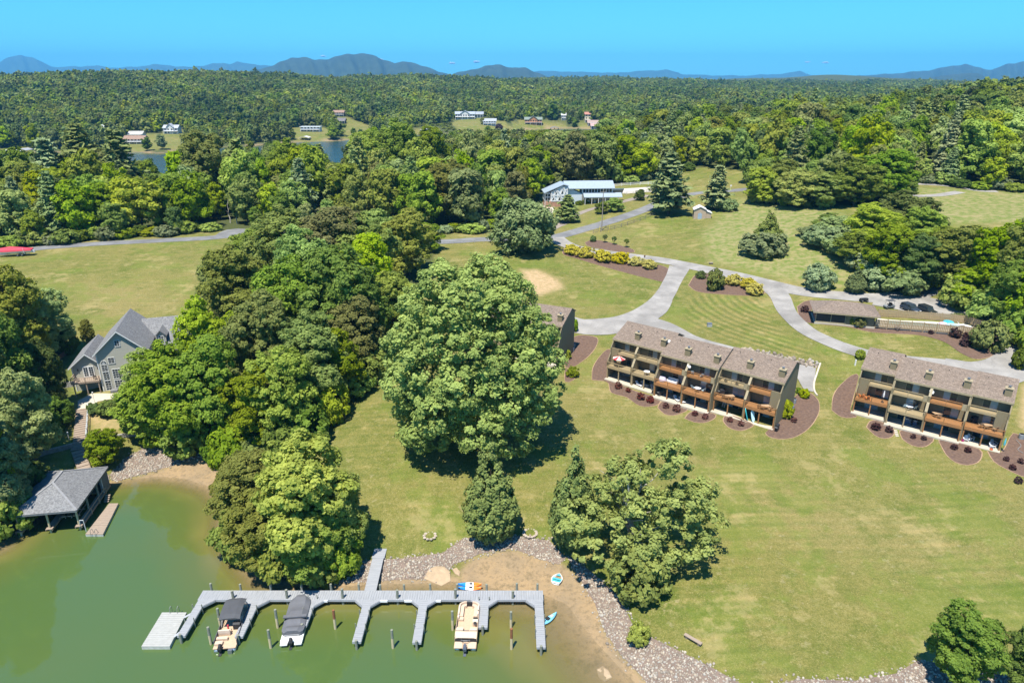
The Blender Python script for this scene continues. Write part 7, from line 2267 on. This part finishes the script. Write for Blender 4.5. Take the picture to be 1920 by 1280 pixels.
g = thing('quad_bike', 'small dark quad bike behind the pool house', 'quad bike', vz(1619, 566), R(95))
for x in (-.45, .45):
    for y in (-.6, .6): wheel(g, x, y, .3, .24)
MB().prism([(-.9, .5), (.9, .5), (.95, .8), (.3, .85), (-.3, .75), (-.95, .85)], -.35, .35).obj('body', blackm, g)
MB().path([(-.4, .35, 1.1), (0, .45, .9), (.4, .35, 1.1)], .03).obj('handlebar', metalg, g); MB().box(-.16, .16, -.6, .1, .84, .96).obj('seat', charc, g)
hero(('shrub', 'olive', 0), 'specimen_tree', 'small yellow-green clipped tree in front of the pool house', 1612, 612, 592, 24, 'shrub', part=('foliage', 'stem'))
hero(('shrub', 'olive', 1), 'specimen_tree', 'small dark green shrub by the pool house wall', 1598, 610, 590, 18, 'shrub', part=('foliage', 'stem'))
p = T(1682, 620)
b_ = thing('bare_shrub', 'leafless grey shrub against the pool fence', 'shrub', p)
mb = MB()
r_ = random.Random(3)
for k in range(26):
    a, ln = r_.uniform(0, 6.28), r_.uniform(.7, 1.5)
    m1 = (math.cos(a) * ln * .4, math.sin(a) * ln * .4, ln * .6)
    mb.tube((0, 0, -.05), m1, .04, .025, 5, False)
    for q in range(3):
        mb.tube(m1, (m1[0] + r_.uniform(-.5, .5), m1[1] + r_.uniform(-.5, .5), m1[2] + r_.uniform(.1, .6)), .022, .01, 4, False)
mb.obj('branches', mat('grey_twig', (.32, .27, .24), .9), b_)

# drive retaining wall of loose stone behind the stepped row, kerb and terrain edge
tag(rocks('stone_bank', [pxpoly([(1390, 652), (1420, 658), (1470, 668), (1535, 680), (1530, 689), (1470, 680), (1400, 662)])], 7, .25, .5, .3, None, -.25), 'bank of loose brown stones behind the stepped townhouse row', 'stones', kind='stuff')
drape('rear_pad', pxpoly([(1500, 690), (1530, 690), (1525, 735), (1508, 732), (1490, 700)]), asph, .110)['kind'] = 'structure'
e = thing('garden_kerb', 'curved pale concrete kerb beside the rear parking pad', 'kerb')
kp = smooth_line([T(*q) for q in ((1538, 682), (1532, 700), (1526, 720), (1527, 735), (1532, 742))], 1.)
for a, b_2 in zip(kp[:-1], kp[1:]):
    MB().beam((a[0], a[1], tz(*a) + .1), (b_2[0], b_2[1], tz(*b_2) + .1), .3, .35).obj('kerb_stone', concrete, e)

# ================================================================ WHITE TIMBER-TRUSSED BUILDING
metalroof = mat('blue_grey_metal_roof', (.30, .36, .41), .5, (.26, .31, .36), 1.5, 3, spec=.5)
brickm = mat('red_brick', (.42, .24, .16), .9, (.33, .18, .12), 2, 4)
palew = mat('pale_blue_siding', (.56, .62, .66), .7, (.50, .56, .6), 2, 3, stretch=(1, 1, 8))
w0 = P(1022, 388, 13.4); w1 = P(1072, 381, 13.6)
wa = math.atan2(w1[1] - w0[1], w1[0] - w0[0]) * .35
WB = thing('lodge', 'white lodge with diagonal timber trusses and pale metal roofs by the upper road', 'building', (w0[0], w0[1], 13.2), R(4))
# gable front facing the camera: u right, v back, w up
MB().box(.2, 6.4, .2, 9, -.6, 2.3).obj('brick_base', brickm, WB)
MB().prism([(2.3, 2.3), (9.0, 2.3), (9.0, 8.0), (7.2, 8.3), (2.3, 6.0)], .3, 9, 'y').obj('gable_wall', palew, WB)
MB().box(0, 2.3, 1.0, 9, 2.3, 5.6).obj('side_bay', palew, WB)
for u in np.linspace(2.4, 8.9, 6):
    top = 6.0 + (u - 2.3) * .47 if u < 7.2 else 8.3 - (u - 7.2) * .2
    MB().beam((u, .2, 2.4), (u, .2, top), .28, .22).obj('timber', whitem, WB)
for a, b_ in (((2.4, 2.4), (4.9, 6.9)), ((4.9, 2.4), (2.4, 5.7)), ((4.9, 2.4), (7.4, 8.0)), ((7.4, 2.4), (4.9, 6.9)), ((7.4, 4.6), (8.9, 7.8)), ((8.9, 4.6), (7.4, 8.0)), ((2.4, 4.6), (8.9, 4.6)), ((2.3, 5.95), (7.2, 8.35)), ((2.3, 2.4), (9.0, 2.4))):
    MB().beam((a[0], .16, a[1]), (b_[0], .16, b_[1]), .2, .24).obj('timber', whitem, WB)
for k, (u, w_) in enumerate(((2.9, 2.8), (3.9, 5.0), (5.4, 2.7), (6.4, 5.2), (7.8, 2.8))):
    f = MB().box(u, u + .8, .22, .29, w_, w_ + 1.1).obj('window', glassd, WB)
for i in range(2):
    for j in range(2):
        MB().box(.25 + i * 1.0, 1.05 + i * 1.0, .94, .99, 2.7 + j * 1.4, 3.7 + j * 1.4).obj('window', glassd, WB)
for u in (0.05, 1.1, 2.15): MB().beam((u, .9, -.4), (u, .9, 5.6), .2, .2).obj('post', whitem, WB)
MB().prism([(-.5, 5.5), (7.2, 8.75), (9.3, 8.3), (9.3, 8.5), (7.2, 9.0), (-.5, 5.75)], -.3, 9.5, 'y').obj('roof', metalroof, WB)
# long range running back and right with clerestory windows
MB().prism([(9.0, -.6), (16, -.6), (16, 4.4), (9.0, 7.7)], 2.0, 9.0, 'y').obj('link_wall', palew, WB)
MB().prism([(2.0, 5.0), (8.0, 5.0), (8.0, 7.4), (6.0, 8.0), (2.0, 7.2)], 15.0, 27.5).obj('hall_wall', palew, WB)
for k in range(10):
    f = MB().box(15.5 + k * 1.18, 16.4 + k * 1.18, 1.93, 1.99, 5.4, 7.0).obj('clerestory_window', glassd, WB)
MB().prism([(1.2, 6.9), (6.2, 9.2), (10, 7.6), (10, 7.8), (6.2, 9.5), (1.2, 7.15)], 8.0, 28.2).obj('roof', metalroof, WB)
MB().prism([(-.6, 3.7), (2.05, 5.1), (2.05, 5.3), (-.6, 3.95)], 15.5, 31).obj('porch_roof', metalroof, WB)
MB().box(15, 28, 2.0, 8.0, -.6, 5.0).obj('wall', mat('cream_wall', (.62, .58, .5), .8), WB)
MB().prism([(1.5, 7.0), (5, 4.5), (5, 4.3), (1.5, 6.8)], 27.5, 32).obj('side_roof', metalroof, WB)
for k in range(5):
    f = MB().box(16 + k * 2.4, 17.4 + k * 2.4, 1.93, 1.99, .2, 2.6).obj('arched_door', glassd, WB)
for k in range(6): MB().tube((16 + k * 2.7, -.4, -.6), (16 + k * 2.7, -.4, 3.8), .12, .12, 8).obj('porch_column', whitem, WB)
for px, py, ty, w, tn in ((1098, 381, 368, 18, 'dark'), (1112, 379, 366, 14, 'mid'), (1120, 378, 366, 13, 'dark'), (1086, 384, 376, 16, 'dark')):
    hero(('shrub', tn, px % 3), 'entrance_shrub', ('dark' if tn == 'dark' else 'green') + ' rounded shrub beside the porch of the white lodge', px, py, ty, w, 'shrub', 'shrubs by the lodge porch', part=('foliage', 'stem'))
# small tan shed with white roof
sp_ = T(1314, 410)
SH = thing('garden_shed', 'small tan shed with a white metal roof and a round-topped door on the lawn', 'shed', (sp_[0] - 2.6, sp_[1], sp_[2]), R(-8))
tanwall = mat('tan_wall', (.42, .33, .24), .8, (.36, .28, .2), 2)
MB().prism([(0, -.5), (4.2, -.5), (4.2, 3.1), (2.1, 4.1), (0, 3.1)], 0, 4, 'y').obj('wall', tanwall, SH)
MB().prism([(4.21, -.5), (6.0, -.5), (6.0, 2.0), (4.21, 2.7)], .2, 3.8, 'y').obj('side_bay', tanwall, SH)
MB().prism([(-.25, 3.05), (2.1, 4.2), (4.45, 3.05), (4.45, 3.2), (2.1, 4.36), (-.25, 3.2)], -.3, 4.3, 'y').obj('roof', whitem, SH)
MB().prism([(4.3, 2.72), (6.3, 1.95), (6.3, 2.1), (4.3, 2.88)], -.05, 4.05, 'y').obj('bay_roof', whitem, SH)
MB().prism([(1.4, -.1), (2.8, -.1), (2.8, 1.5)] + [(2.1 + .7 * math.cos(t), 1.5 + .6 * math.sin(t)) for t in np.linspace(.2, 2.94, 7)] + [(1.4, 1.5)], -.06, -.005, 'y').obj('door', mat('blue_grey_door', (.33, .42, .5), .5), SH)

# ---------------------------------------------------------------- fences, poles, mail boxes
def rail_fence(label, pxs, h, rails, step, m_, name='rail_fence', pr=.07):
    e = thing(name, label, 'fence')
    w = smooth_line([T(*q) for q in pxs], step)
    Q = [(p_[0], p_[1], tz(p_[0], p_[1])) for p_ in w]
    for q in Q:
        MB().box(q[0] - pr, q[0] + pr, q[1] - pr, q[1] + pr, q[2] - .3, q[2] + h).obj('post', m_, e)
    for a, b_ in zip(Q[:-1], Q[1:]):
        for hh in rails:
            MB().beam((a[0], a[1], a[2] + h * hh), (b_[0], b_[1], b_[2] + h * hh), .05, .14).obj('rail', m_, e)
    return e
greyw = mat('grey_fence_wood', (.20, .18, .15), .9, (.14, .125, .1), 3)
rail_fence('grey post and rail fence along the upper road below the tall pine', [(1112, 438), (1140, 432), (1165, 426), (1200, 414), (1228, 403)], 1.25, (.35, .85), 3.2, greyw)
rail_fence('low grey guard rail along the road beside the middle wood', [(815, 459), (850, 457), (890, 455), (925, 453)], .9, (.8,), 3.5, mat('guard_rail', (.35, .36, .36), .5), 'guard_rail')
rail_fence('white board fence around the paddock behind the tall pine', [(1140, 352), (1165, 349), (1200, 347), (1230, 346)], 1.4, (.3, .6, .9), 3.2, whitem, 'paddock_fence', .09)
rail_fence('white board fence beside the white lodge yard', [(1150, 368), (1175, 365), (1200, 362), (1225, 359)], 1.3, (.3, .6, .9), 3.2, mat('cream_fence', (.68, .63, .5), .7), 'paddock_fence', .09)
drape('riding_yard', pxpoly([(1155, 362), (1165, 354), (1230, 350), (1240, 358), (1180, 363)]), mat('yard_sand', (.55, .5, .45), .95), .05)['kind'] = 'structure'
polew = mat('pole_wood', (.30, .26, .21), .9, (.22, .19, .15), 3)
for px, py, ty, arm, lb in ((1128, 432, 355, True, 'wooden utility pole beside the road junction'), (1393, 328, 293, False, 'pale utility pole on the slope above the road bend'), (1742, 335, 312, False, 'pale utility pole at the edge of the far woods by the hill lane'), (101, 366, 342, False, 'pale bare pole rising out of the woods beyond the road')):
    p = T(px, py); h = hgt(p, ty)
    e = thing('utility_pole', lb, 'utility pole', p)
    MB().tube((0, 0, -.5), (0, 0, h), .18, .12, 8).obj('pole', polew, e)
    if arm:
        MB().beam((-1.1, 0, h - .8), (1.1, 0, h - .8), .1, .12).obj('crossarm', polew, e)
        for x in (-1, 0, 1): MB().lathe([(.05, 0), (.07, .12), (.03, .2)], 8, (x, 0, h - .72)).obj('insulator', metalg, e)
for px, py, lb in ((1123, 436, 'yellow guy-wire marker on the road side of the utility pole'), (1141, 435, 'yellow guy-wire marker on the lawn side of the utility pole')):
    p = T(px, py)
    o = MB().tube((0, 0, -.2), (.25, 0, 2.4), .05, .05, 7).lathe([(.09, 0), (.09, .06)], 8, (0, 0, -.02)).obj('guy_marker', mat('marker_yellow', (.75, .6, .1), .5)); o.location = p
    tag(o, lb, 'marker')
for px, py, lb in ((1087, 475, 'dark lantern post between the first two golden shrubs'), (1113, 478, 'dark lantern post between the second and third golden shrubs'), (1208, 492, 'pair of dark lantern posts beside the last golden shrub')):
    p = T(px, py)
    e = thing('lantern_post', lb, 'lamp post', p)
    MB().tube((0, 0, -.2), (0, 0, 1.6), .06, .05, 8).obj('post', polew, e)
    MB().lathe([(.12, 0), (.26, .3), (.24, .5), (.05, .62)], 8, (0, 0, 1.6)).obj('lantern', mat('rust_lantern', (.12, .06, .03), .6), e)
p = T(1333, 495)
e = thing('utility_box', 'dark low utility box at the edge of the meadow bank', 'utility box', p)
MB().box(-.5, .5, -.3, .3, -.1, .4).obj('case', mat('brown_case', (.10, .075, .05), .7), e); MB().box(-.54, .54, -.34, .34, .4, .46).obj('lid', polew, e)
p = T(1330, 612)
e = thing('utility_box', 'grey utility box on the striped lawn behind the stepped row', 'utility box', p)
MB().box(-.5, .5, -.4, .4, -.1, .75).obj('case', mat('grey_case', (.38, .4, .4), .6), e); MB().box(-.53, .53, -.43, .43, .75, .82).obj('lid', metalg, e)
p = T(1603, 685)
o = MB().box(-.12, .12, -.1, .1, -.2, 1.2).box(-.14, .14, -.12, .12, 1.2, 1.26).obj('marker_post', whitem); o.location = p
tag(o, 'white marker post on the grass behind the four-deck row', 'post')
p = T(1390, 340)
# red covered boat on its trailer
q0, q1 = T(-8, 482), T(66, 478)
bt = thing('trailer_boat', 'boat under a red cover on a trailer beside the upper road', 'boat', ((q0[0] + q1[0]) / 2, (q0[1] + q1[1]) / 2, max(q0[2], q1[2]) + .05), math.atan2(q1[1] - q0[1], q1[0] - q0[0]))
L_ = float(np.hypot(*(q1 - q0)[:2])) * .92
secs = []; sec2 = []
for t in np.linspace(0, 1, 12):
    x = -L_ / 2 + L_ * t
    k = 1 if t > .35 else math.sqrt(max(.02, 1 - ((.35 - t) / .36) ** 2))
    top = 2.2 + .55 * math.sin(min(1, t * 1.25) * math.pi) + .06 * math.sin(t * 19)
    if t > .93: top -= .5
    secs.append([(x, -1.25 * k, 1.5), (x, -1.1 * k, 1.9), (x, -.35 * k, top), (x, .35 * k, top), (x, 1.1 * k, 1.9), (x, 1.25 * k, 1.5)])
    sec2.append([(x, 0, .75 + (1 - k) * .5), (x, -.9 * k, .95 + (1 - k) * .4), (x, -1.22 * k, 1.55), (x, 1.22 * k, 1.55), (x, .9 * k, .95 + (1 - k) * .4)])
MB().loft(sec2).obj('hull', whitem, bt); MB().loft(secs).obj('cover', mat('red_cover', (.50, .045, .075), .7, (.42, .035, .06), 1.2, 5, .5), bt)
for x in (L_ * .1, L_ * .22):
    for s in (-1, 1):
        wheel_ = MB().tube((x, s * 1.1 - .12, .36), (x, s * 1.1 + .12, .36), .36, .36, 14).obj('wheel', tyre, bt)
        MB().tube((x, s * 1.1 - .13, .36), (x, s * 1.1 + .13, .36), .2, .2, 10).obj('rim', metalg, wheel_)
for s in (-1, 1): MB().beam((-L_ * .45, s * .6, .6), (L_ * .45, s * .9, .6), .1, .14).obj('trailer_frame', metalg, bt)
MB().beam((-L_ * .45, 0, .6), (-L_ * .62, 0, .55), .12, .12).obj('tow_bar', metalg, bt)
MB().beam((L_ * .3, -1.2, .7), (L_ * .28, -1.25, 2.4), .08, .08).obj('guide_post', plastic, bt)
outb = MB().box(L_ / 2, L_ / 2 + .6, -.25, .25, .7, 1.5).obj('outboard_motor', mat('motor_white', (.6, .6, .62), .4), bt)

# ---------------------------------------------------------------- small yard things
def pebble_ring(px, py, lb, n=14, r=.9):
    p = T(px, py)
    e = thing('fire_ring', lb, 'stones', p)
    for i in range(n):
        a = 2 * math.pi * i / n
        v, f = rock_proto()
        v = v * rng.uniform(.8, 1.2, v.shape) * np.array([.26, .22, .18]) + np.array([r * math.cos(a), r * math.sin(a), .1])
        MB().add(v, [tuple(q) for q in f]).obj('stone', mat('ring_stone', (.45, .38, .3), .9, (.3, .25, .2), 4), e)
pebble_ring(994, 1000, 'ring of tan stones on the grass beside the lone conical evergreen')
pebble_ring(806, 1005, 'faded ring of stones on the lawn above the riprap', 10, .8)
for k, (a, b_) in enumerate(((634, 945), (640, 962), (645, 980), (650, 998))):
    p = T(1560 + a / 5.333, 630 + b_ / 5.333)
    mb = MB().prism([(-.3, -.2), (.25, -.22), (.3, .18), (-.22, .22)], 0, .06, 'z').obj('stepping_stone', mat('step_stone', (.5, .45, .36), .9)); mb.location = (p[0], p[1], p[2] + .01)
    tag(mb, 'pale stepping stone between the first two oval beds of the four-deck row', 'stone', 'stepping stones')
hp = smooth_line([T(*q) for q in ((1905, 825), (1914, 836), (1908, 843), (1918, 850))], .3)
hs = MB()
hs.path([(p_[0], p_[1], tz(*p_) + .1) for p_ in hp], .05)
tag(hs.obj('garden_hose', mat('hose_grey', (.25, .25, .24), .6)), 'grey garden hose lying on the mulch by the end wall of the four-deck row', 'hose')
lad = thing('step_ladder', 'white ladder leaning in the patio of the stepped row', 'ladder', cl(C1, 23.6, 2.3, .1), A1)
for s in (-.22, .22): MB().beam((s, 0, 0), (s, .6, 1.9), .05, .06).obj('side_rail', plastic, lad)
for k in range(6): MB().beam((-.22, .1 * k + .08, .3 * k + .2), (.22, .1 * k + .08, .3 * k + .2), .04, .05).obj('rung', plastic, lad)
lat = thing('roadside_sign', 'small white post sign beside the upper road bend', 'sign', T(1370, 353))
MB().box(-.05, .05, -.05, .05, -.2, 1.2).obj('post', whitem, lat); MB().box(-.35, .35, -.08, -.05, .8, 1.4).obj('board', whitem, lat)

# ================================================================ HOUSES ACROSS THE LAKE
def far_house(label, px, py, wpx, hm, wallc, roofc, storeys=2, depth=9, gable_front=False, rz=0., flat=False):
    p = T(px, py)
    W_ = px2m(p, wpx)
    e = thing('lake_home', label, 'house', (p[0], p[1], p[2]), rz, 'houses across the lake')
    wm_ = mat('far_wall_%s' % (str(wallc)), wallc, .8)
    rm_ = mat('far_roof_%s' % (str(roofc)), roofc, .85, None, 1.)
    h = hm
    MB().box(-W_ / 2, W_ / 2, 0, depth, -2.5, h).obj('wall', wm_, e)
    if flat:
        MB().box(-W_ / 2 - .8, W_ / 2 + .8, -1.0, depth + .8, h, h + .5).obj('roof', rm_, e)
    else:
        MB().prism([(-.9, h - .3), (depth / 2, h + depth * .3), (depth + .9, h - .3), (depth + .9, h), (depth / 2, h + depth * .3 + .35), (-.9, h)], -W_ / 2 - .8, W_ / 2 + .8).obj('roof', rm_, e)
        MB().prism([(0, h - .1), (depth, h - .1), (depth / 2, h + depth * .28)], -W_ / 2 + .02, W_ / 2 - .02).obj('gable_wall', wm_, e)
    if gable_front:
        g = W_ * .22
        MB().prism([(-g, -2.5), (g, -2.5), (g, h + .8), (0, h + 4.2), (-g, h + .8)], -1.2, depth * .5, 'y').obj('front_gable', wm_, e)
        MB().prism([(-g - .7, h + .4), (0, h + 4.4), (g + .7, h + .4), (g + .7, h + .75), (0, h + 4.85), (-g - .7, h + .75)], -1.9, depth * .5, 'y').obj('gable_roof', rm_, e)
    nw = max(2, int(W_ / 3.2))
    for st in range(storeys):
        z0 = h * st / storeys + .8
        for k in range(nw):
            u = -W_ / 2 + W_ * (k + .5) / nw
            MB().box(u - .75, u + .75, -1.28 if gable_front and abs(u) < W_ * .2 else -.07, -.02 if not (gable_front and abs(u) < W_ * .2) else -1.21, z0, z0 + h / storeys * .55).obj('window', glassd, e)
    MB().box(-W_ / 2, W_ / 2, -2.4, -.02, h / storeys - .3, h / storeys - .05).obj('deck', whitem, e)
    for k in range(4): MB().tube((-W_ / 2 + .3 + k * (W_ - .6) / 3, -2.2, -2.5), (-W_ / 2 + .3 + k * (W_ - .6) / 3, -2.2, h / storeys - .3), .15, .15, 6).obj('deck_post', whitem, e)
    return e
WH, TN, GR, BR, DKR = (.70, .70, .68), (.5, .4, .3), (.28, .28, .3), (.30, .20, .15), (.16, .15, .15)
far_house('low white house with a brown roof nearest the sandy beach across the lake', 252, 270, 38, 4.5, WH, BR, 2)
far_house('grey-roofed outbuilding behind the low white house across the lake', 254, 258, 26, 3.2, (.6, .58, .54), (.42, .41, .38), 1)
far_house('white dormered house on the lawn above the beach across the lake', 321, 251, 27, 6., WH, (.40, .42, .45), 2, gable_front=True)
far_house('long white flat-roofed house on the open green lawn across the lake', 582, 247, 36, 5., WH, (.55, .6, .6), 2, flat=True)
far_house('brown house high in the trees across the lake', 633, 218, 24, 5, (.38, .36, .36), BR, 2)
far_house('small dark cottage below the brown house across the lake', 640, 232, 14, 4, (.2, .17, .15), DKR, 1)
far_house('large white gabled house with grey roofs across the lake', 872, 224, 36, 7, WH, (.34, .38, .44), 2, gable_front=True)
far_house('grey roofed wing of the large white gabled house across the lake', 898, 221, 16, 5, WH, (.30, .33, .38), 1)
far_house('white cottage with arched windows beside the lawn across the lake', 918, 235, 24, 5, WH, (.36, .38, .40), 2)
far_house('timber lodge with orange log walls and a green roof across the lake', 1000, 234, 32, 6.5, (.50, .24, .12), (.20, .24, .2), 2, gable_front=True)
far_house('cream tower house with a red tiled roof across the lake', 1102, 229, 11, 10, (.62, .54, .36), (.42, .2, .15), 3, 8)
far_house('low cream house beside the tower house across the lake', 1112, 236, 20, 4, (.55, .5, .42), (.36, .26, .22), 1)
far_house('pink-roofed waterfront house below the tower house', 1118, 242, 20, 4, (.55, .46, .4), (.45, .3, .27), 1)
far_house('white house glimpsed between trees across the lake', 1057, 225, 8, 6, WH, (.5, .5, .5), 2)
far_house('white house glimpsed in the clearing far across the lake', 190, 247, 16, 4, WH, (.55, .58, .58), 1)
def boat_shed(label, px, py, wpx, roofc):
    p = P(px, py, 0)
    W_ = px2m(p, wpx)
    e = thing('lake_boathouse', label, 'boathouse', (p[0], p[1], 0), 0, 'boathouses across the lake')
    MB().prism([(-W_ / 2 - .5, 3.4), (0, 4.8), (W_ / 2 + .5, 3.4), (W_ / 2 + .5, 3.7), (0, 5.1), (-W_ / 2 - .5, 3.7)], -1, 9, 'y').obj('roof', mat('shed_roof_%s' % str(roofc), roofc, .7), e)
    for s in (-W_ / 2, 0, W_ / 2):
        for y in (0, 4, 8): MB().tube((s, y, -2), (s, y, 3.6), .2, .2, 6).obj('post', greyw, e)
    MB().box(-W_ / 2, W_ / 2, -1.5, 9, .6, .9).obj('deck', gray, e)
boat_shed('low white-roofed boathouse on the far left shore across the lake', 12, 293, 36, (.62, .62, .6))
boat_shed('grey boathouse beside the white-roofed one across the lake', 42, 290, 18, (.34, .35, .36))
boat_shed('pale pavilion at the foot of the open green lawn across the lake', 571, 265, 16, (.6, .58, .54))
boat_shed('grey-roofed boathouse in the inlet across the lake', 798, 250, 20, (.38, .4, .42))
boat_shed('brown boathouse behind the grey one in the inlet across the lake', 790, 244, 20, (.3, .26, .24))
boat_shed('dark boathouse near the pink-roofed waterfront house', 1040, 246, 14, (.2, .2, .22))
hero(('near', 'dark', 0), 'copper_tree', 'dark purple rounded tree on the far lawn beside the white cottage', 936, 246, 231, 14)
cp = crown_mesh('copper_mesh', leafmat('leaf_copper', (.035, .02, .03), (.07, .04, .05), .2, 0, 0), [((0, 0, 7), (5, 5, 6))], 60, 1.6, 40, .9, 4)
e = [o for o in COL.objects if o.name.startswith('copper_tree')][0]
e.children[0].data = cp
e.children[0].material_slots[0].link = 'DATA'
for px, py, ty, w, tn, lb in ((276, 283, 258, 20, 'dark', 'dark round tree on the beach across the lake'), (304, 280, 252, 22, 'pale', 'pale green tree on the lawn between the beach houses'), (625, 262, 236, 24, 'mid', 'leafy tree at the shore beside the open green lawn'), (664, 262, 240, 12, 'dark', 'dark twin tree at the shore below the brown house'), (676, 262, 242, 12, 'dark', 'dark twin tree, next along the shore below the brown house'),
                         (905, 233, 220, 10, 'yellow', 'small bright tree above the white cottage'), (915, 248, 236, 12, 'mid', 'small green tree below the white cottage')):
    hero(('broad', tn, px % 4), 'shore_tree', lb, px, py, ty, w)
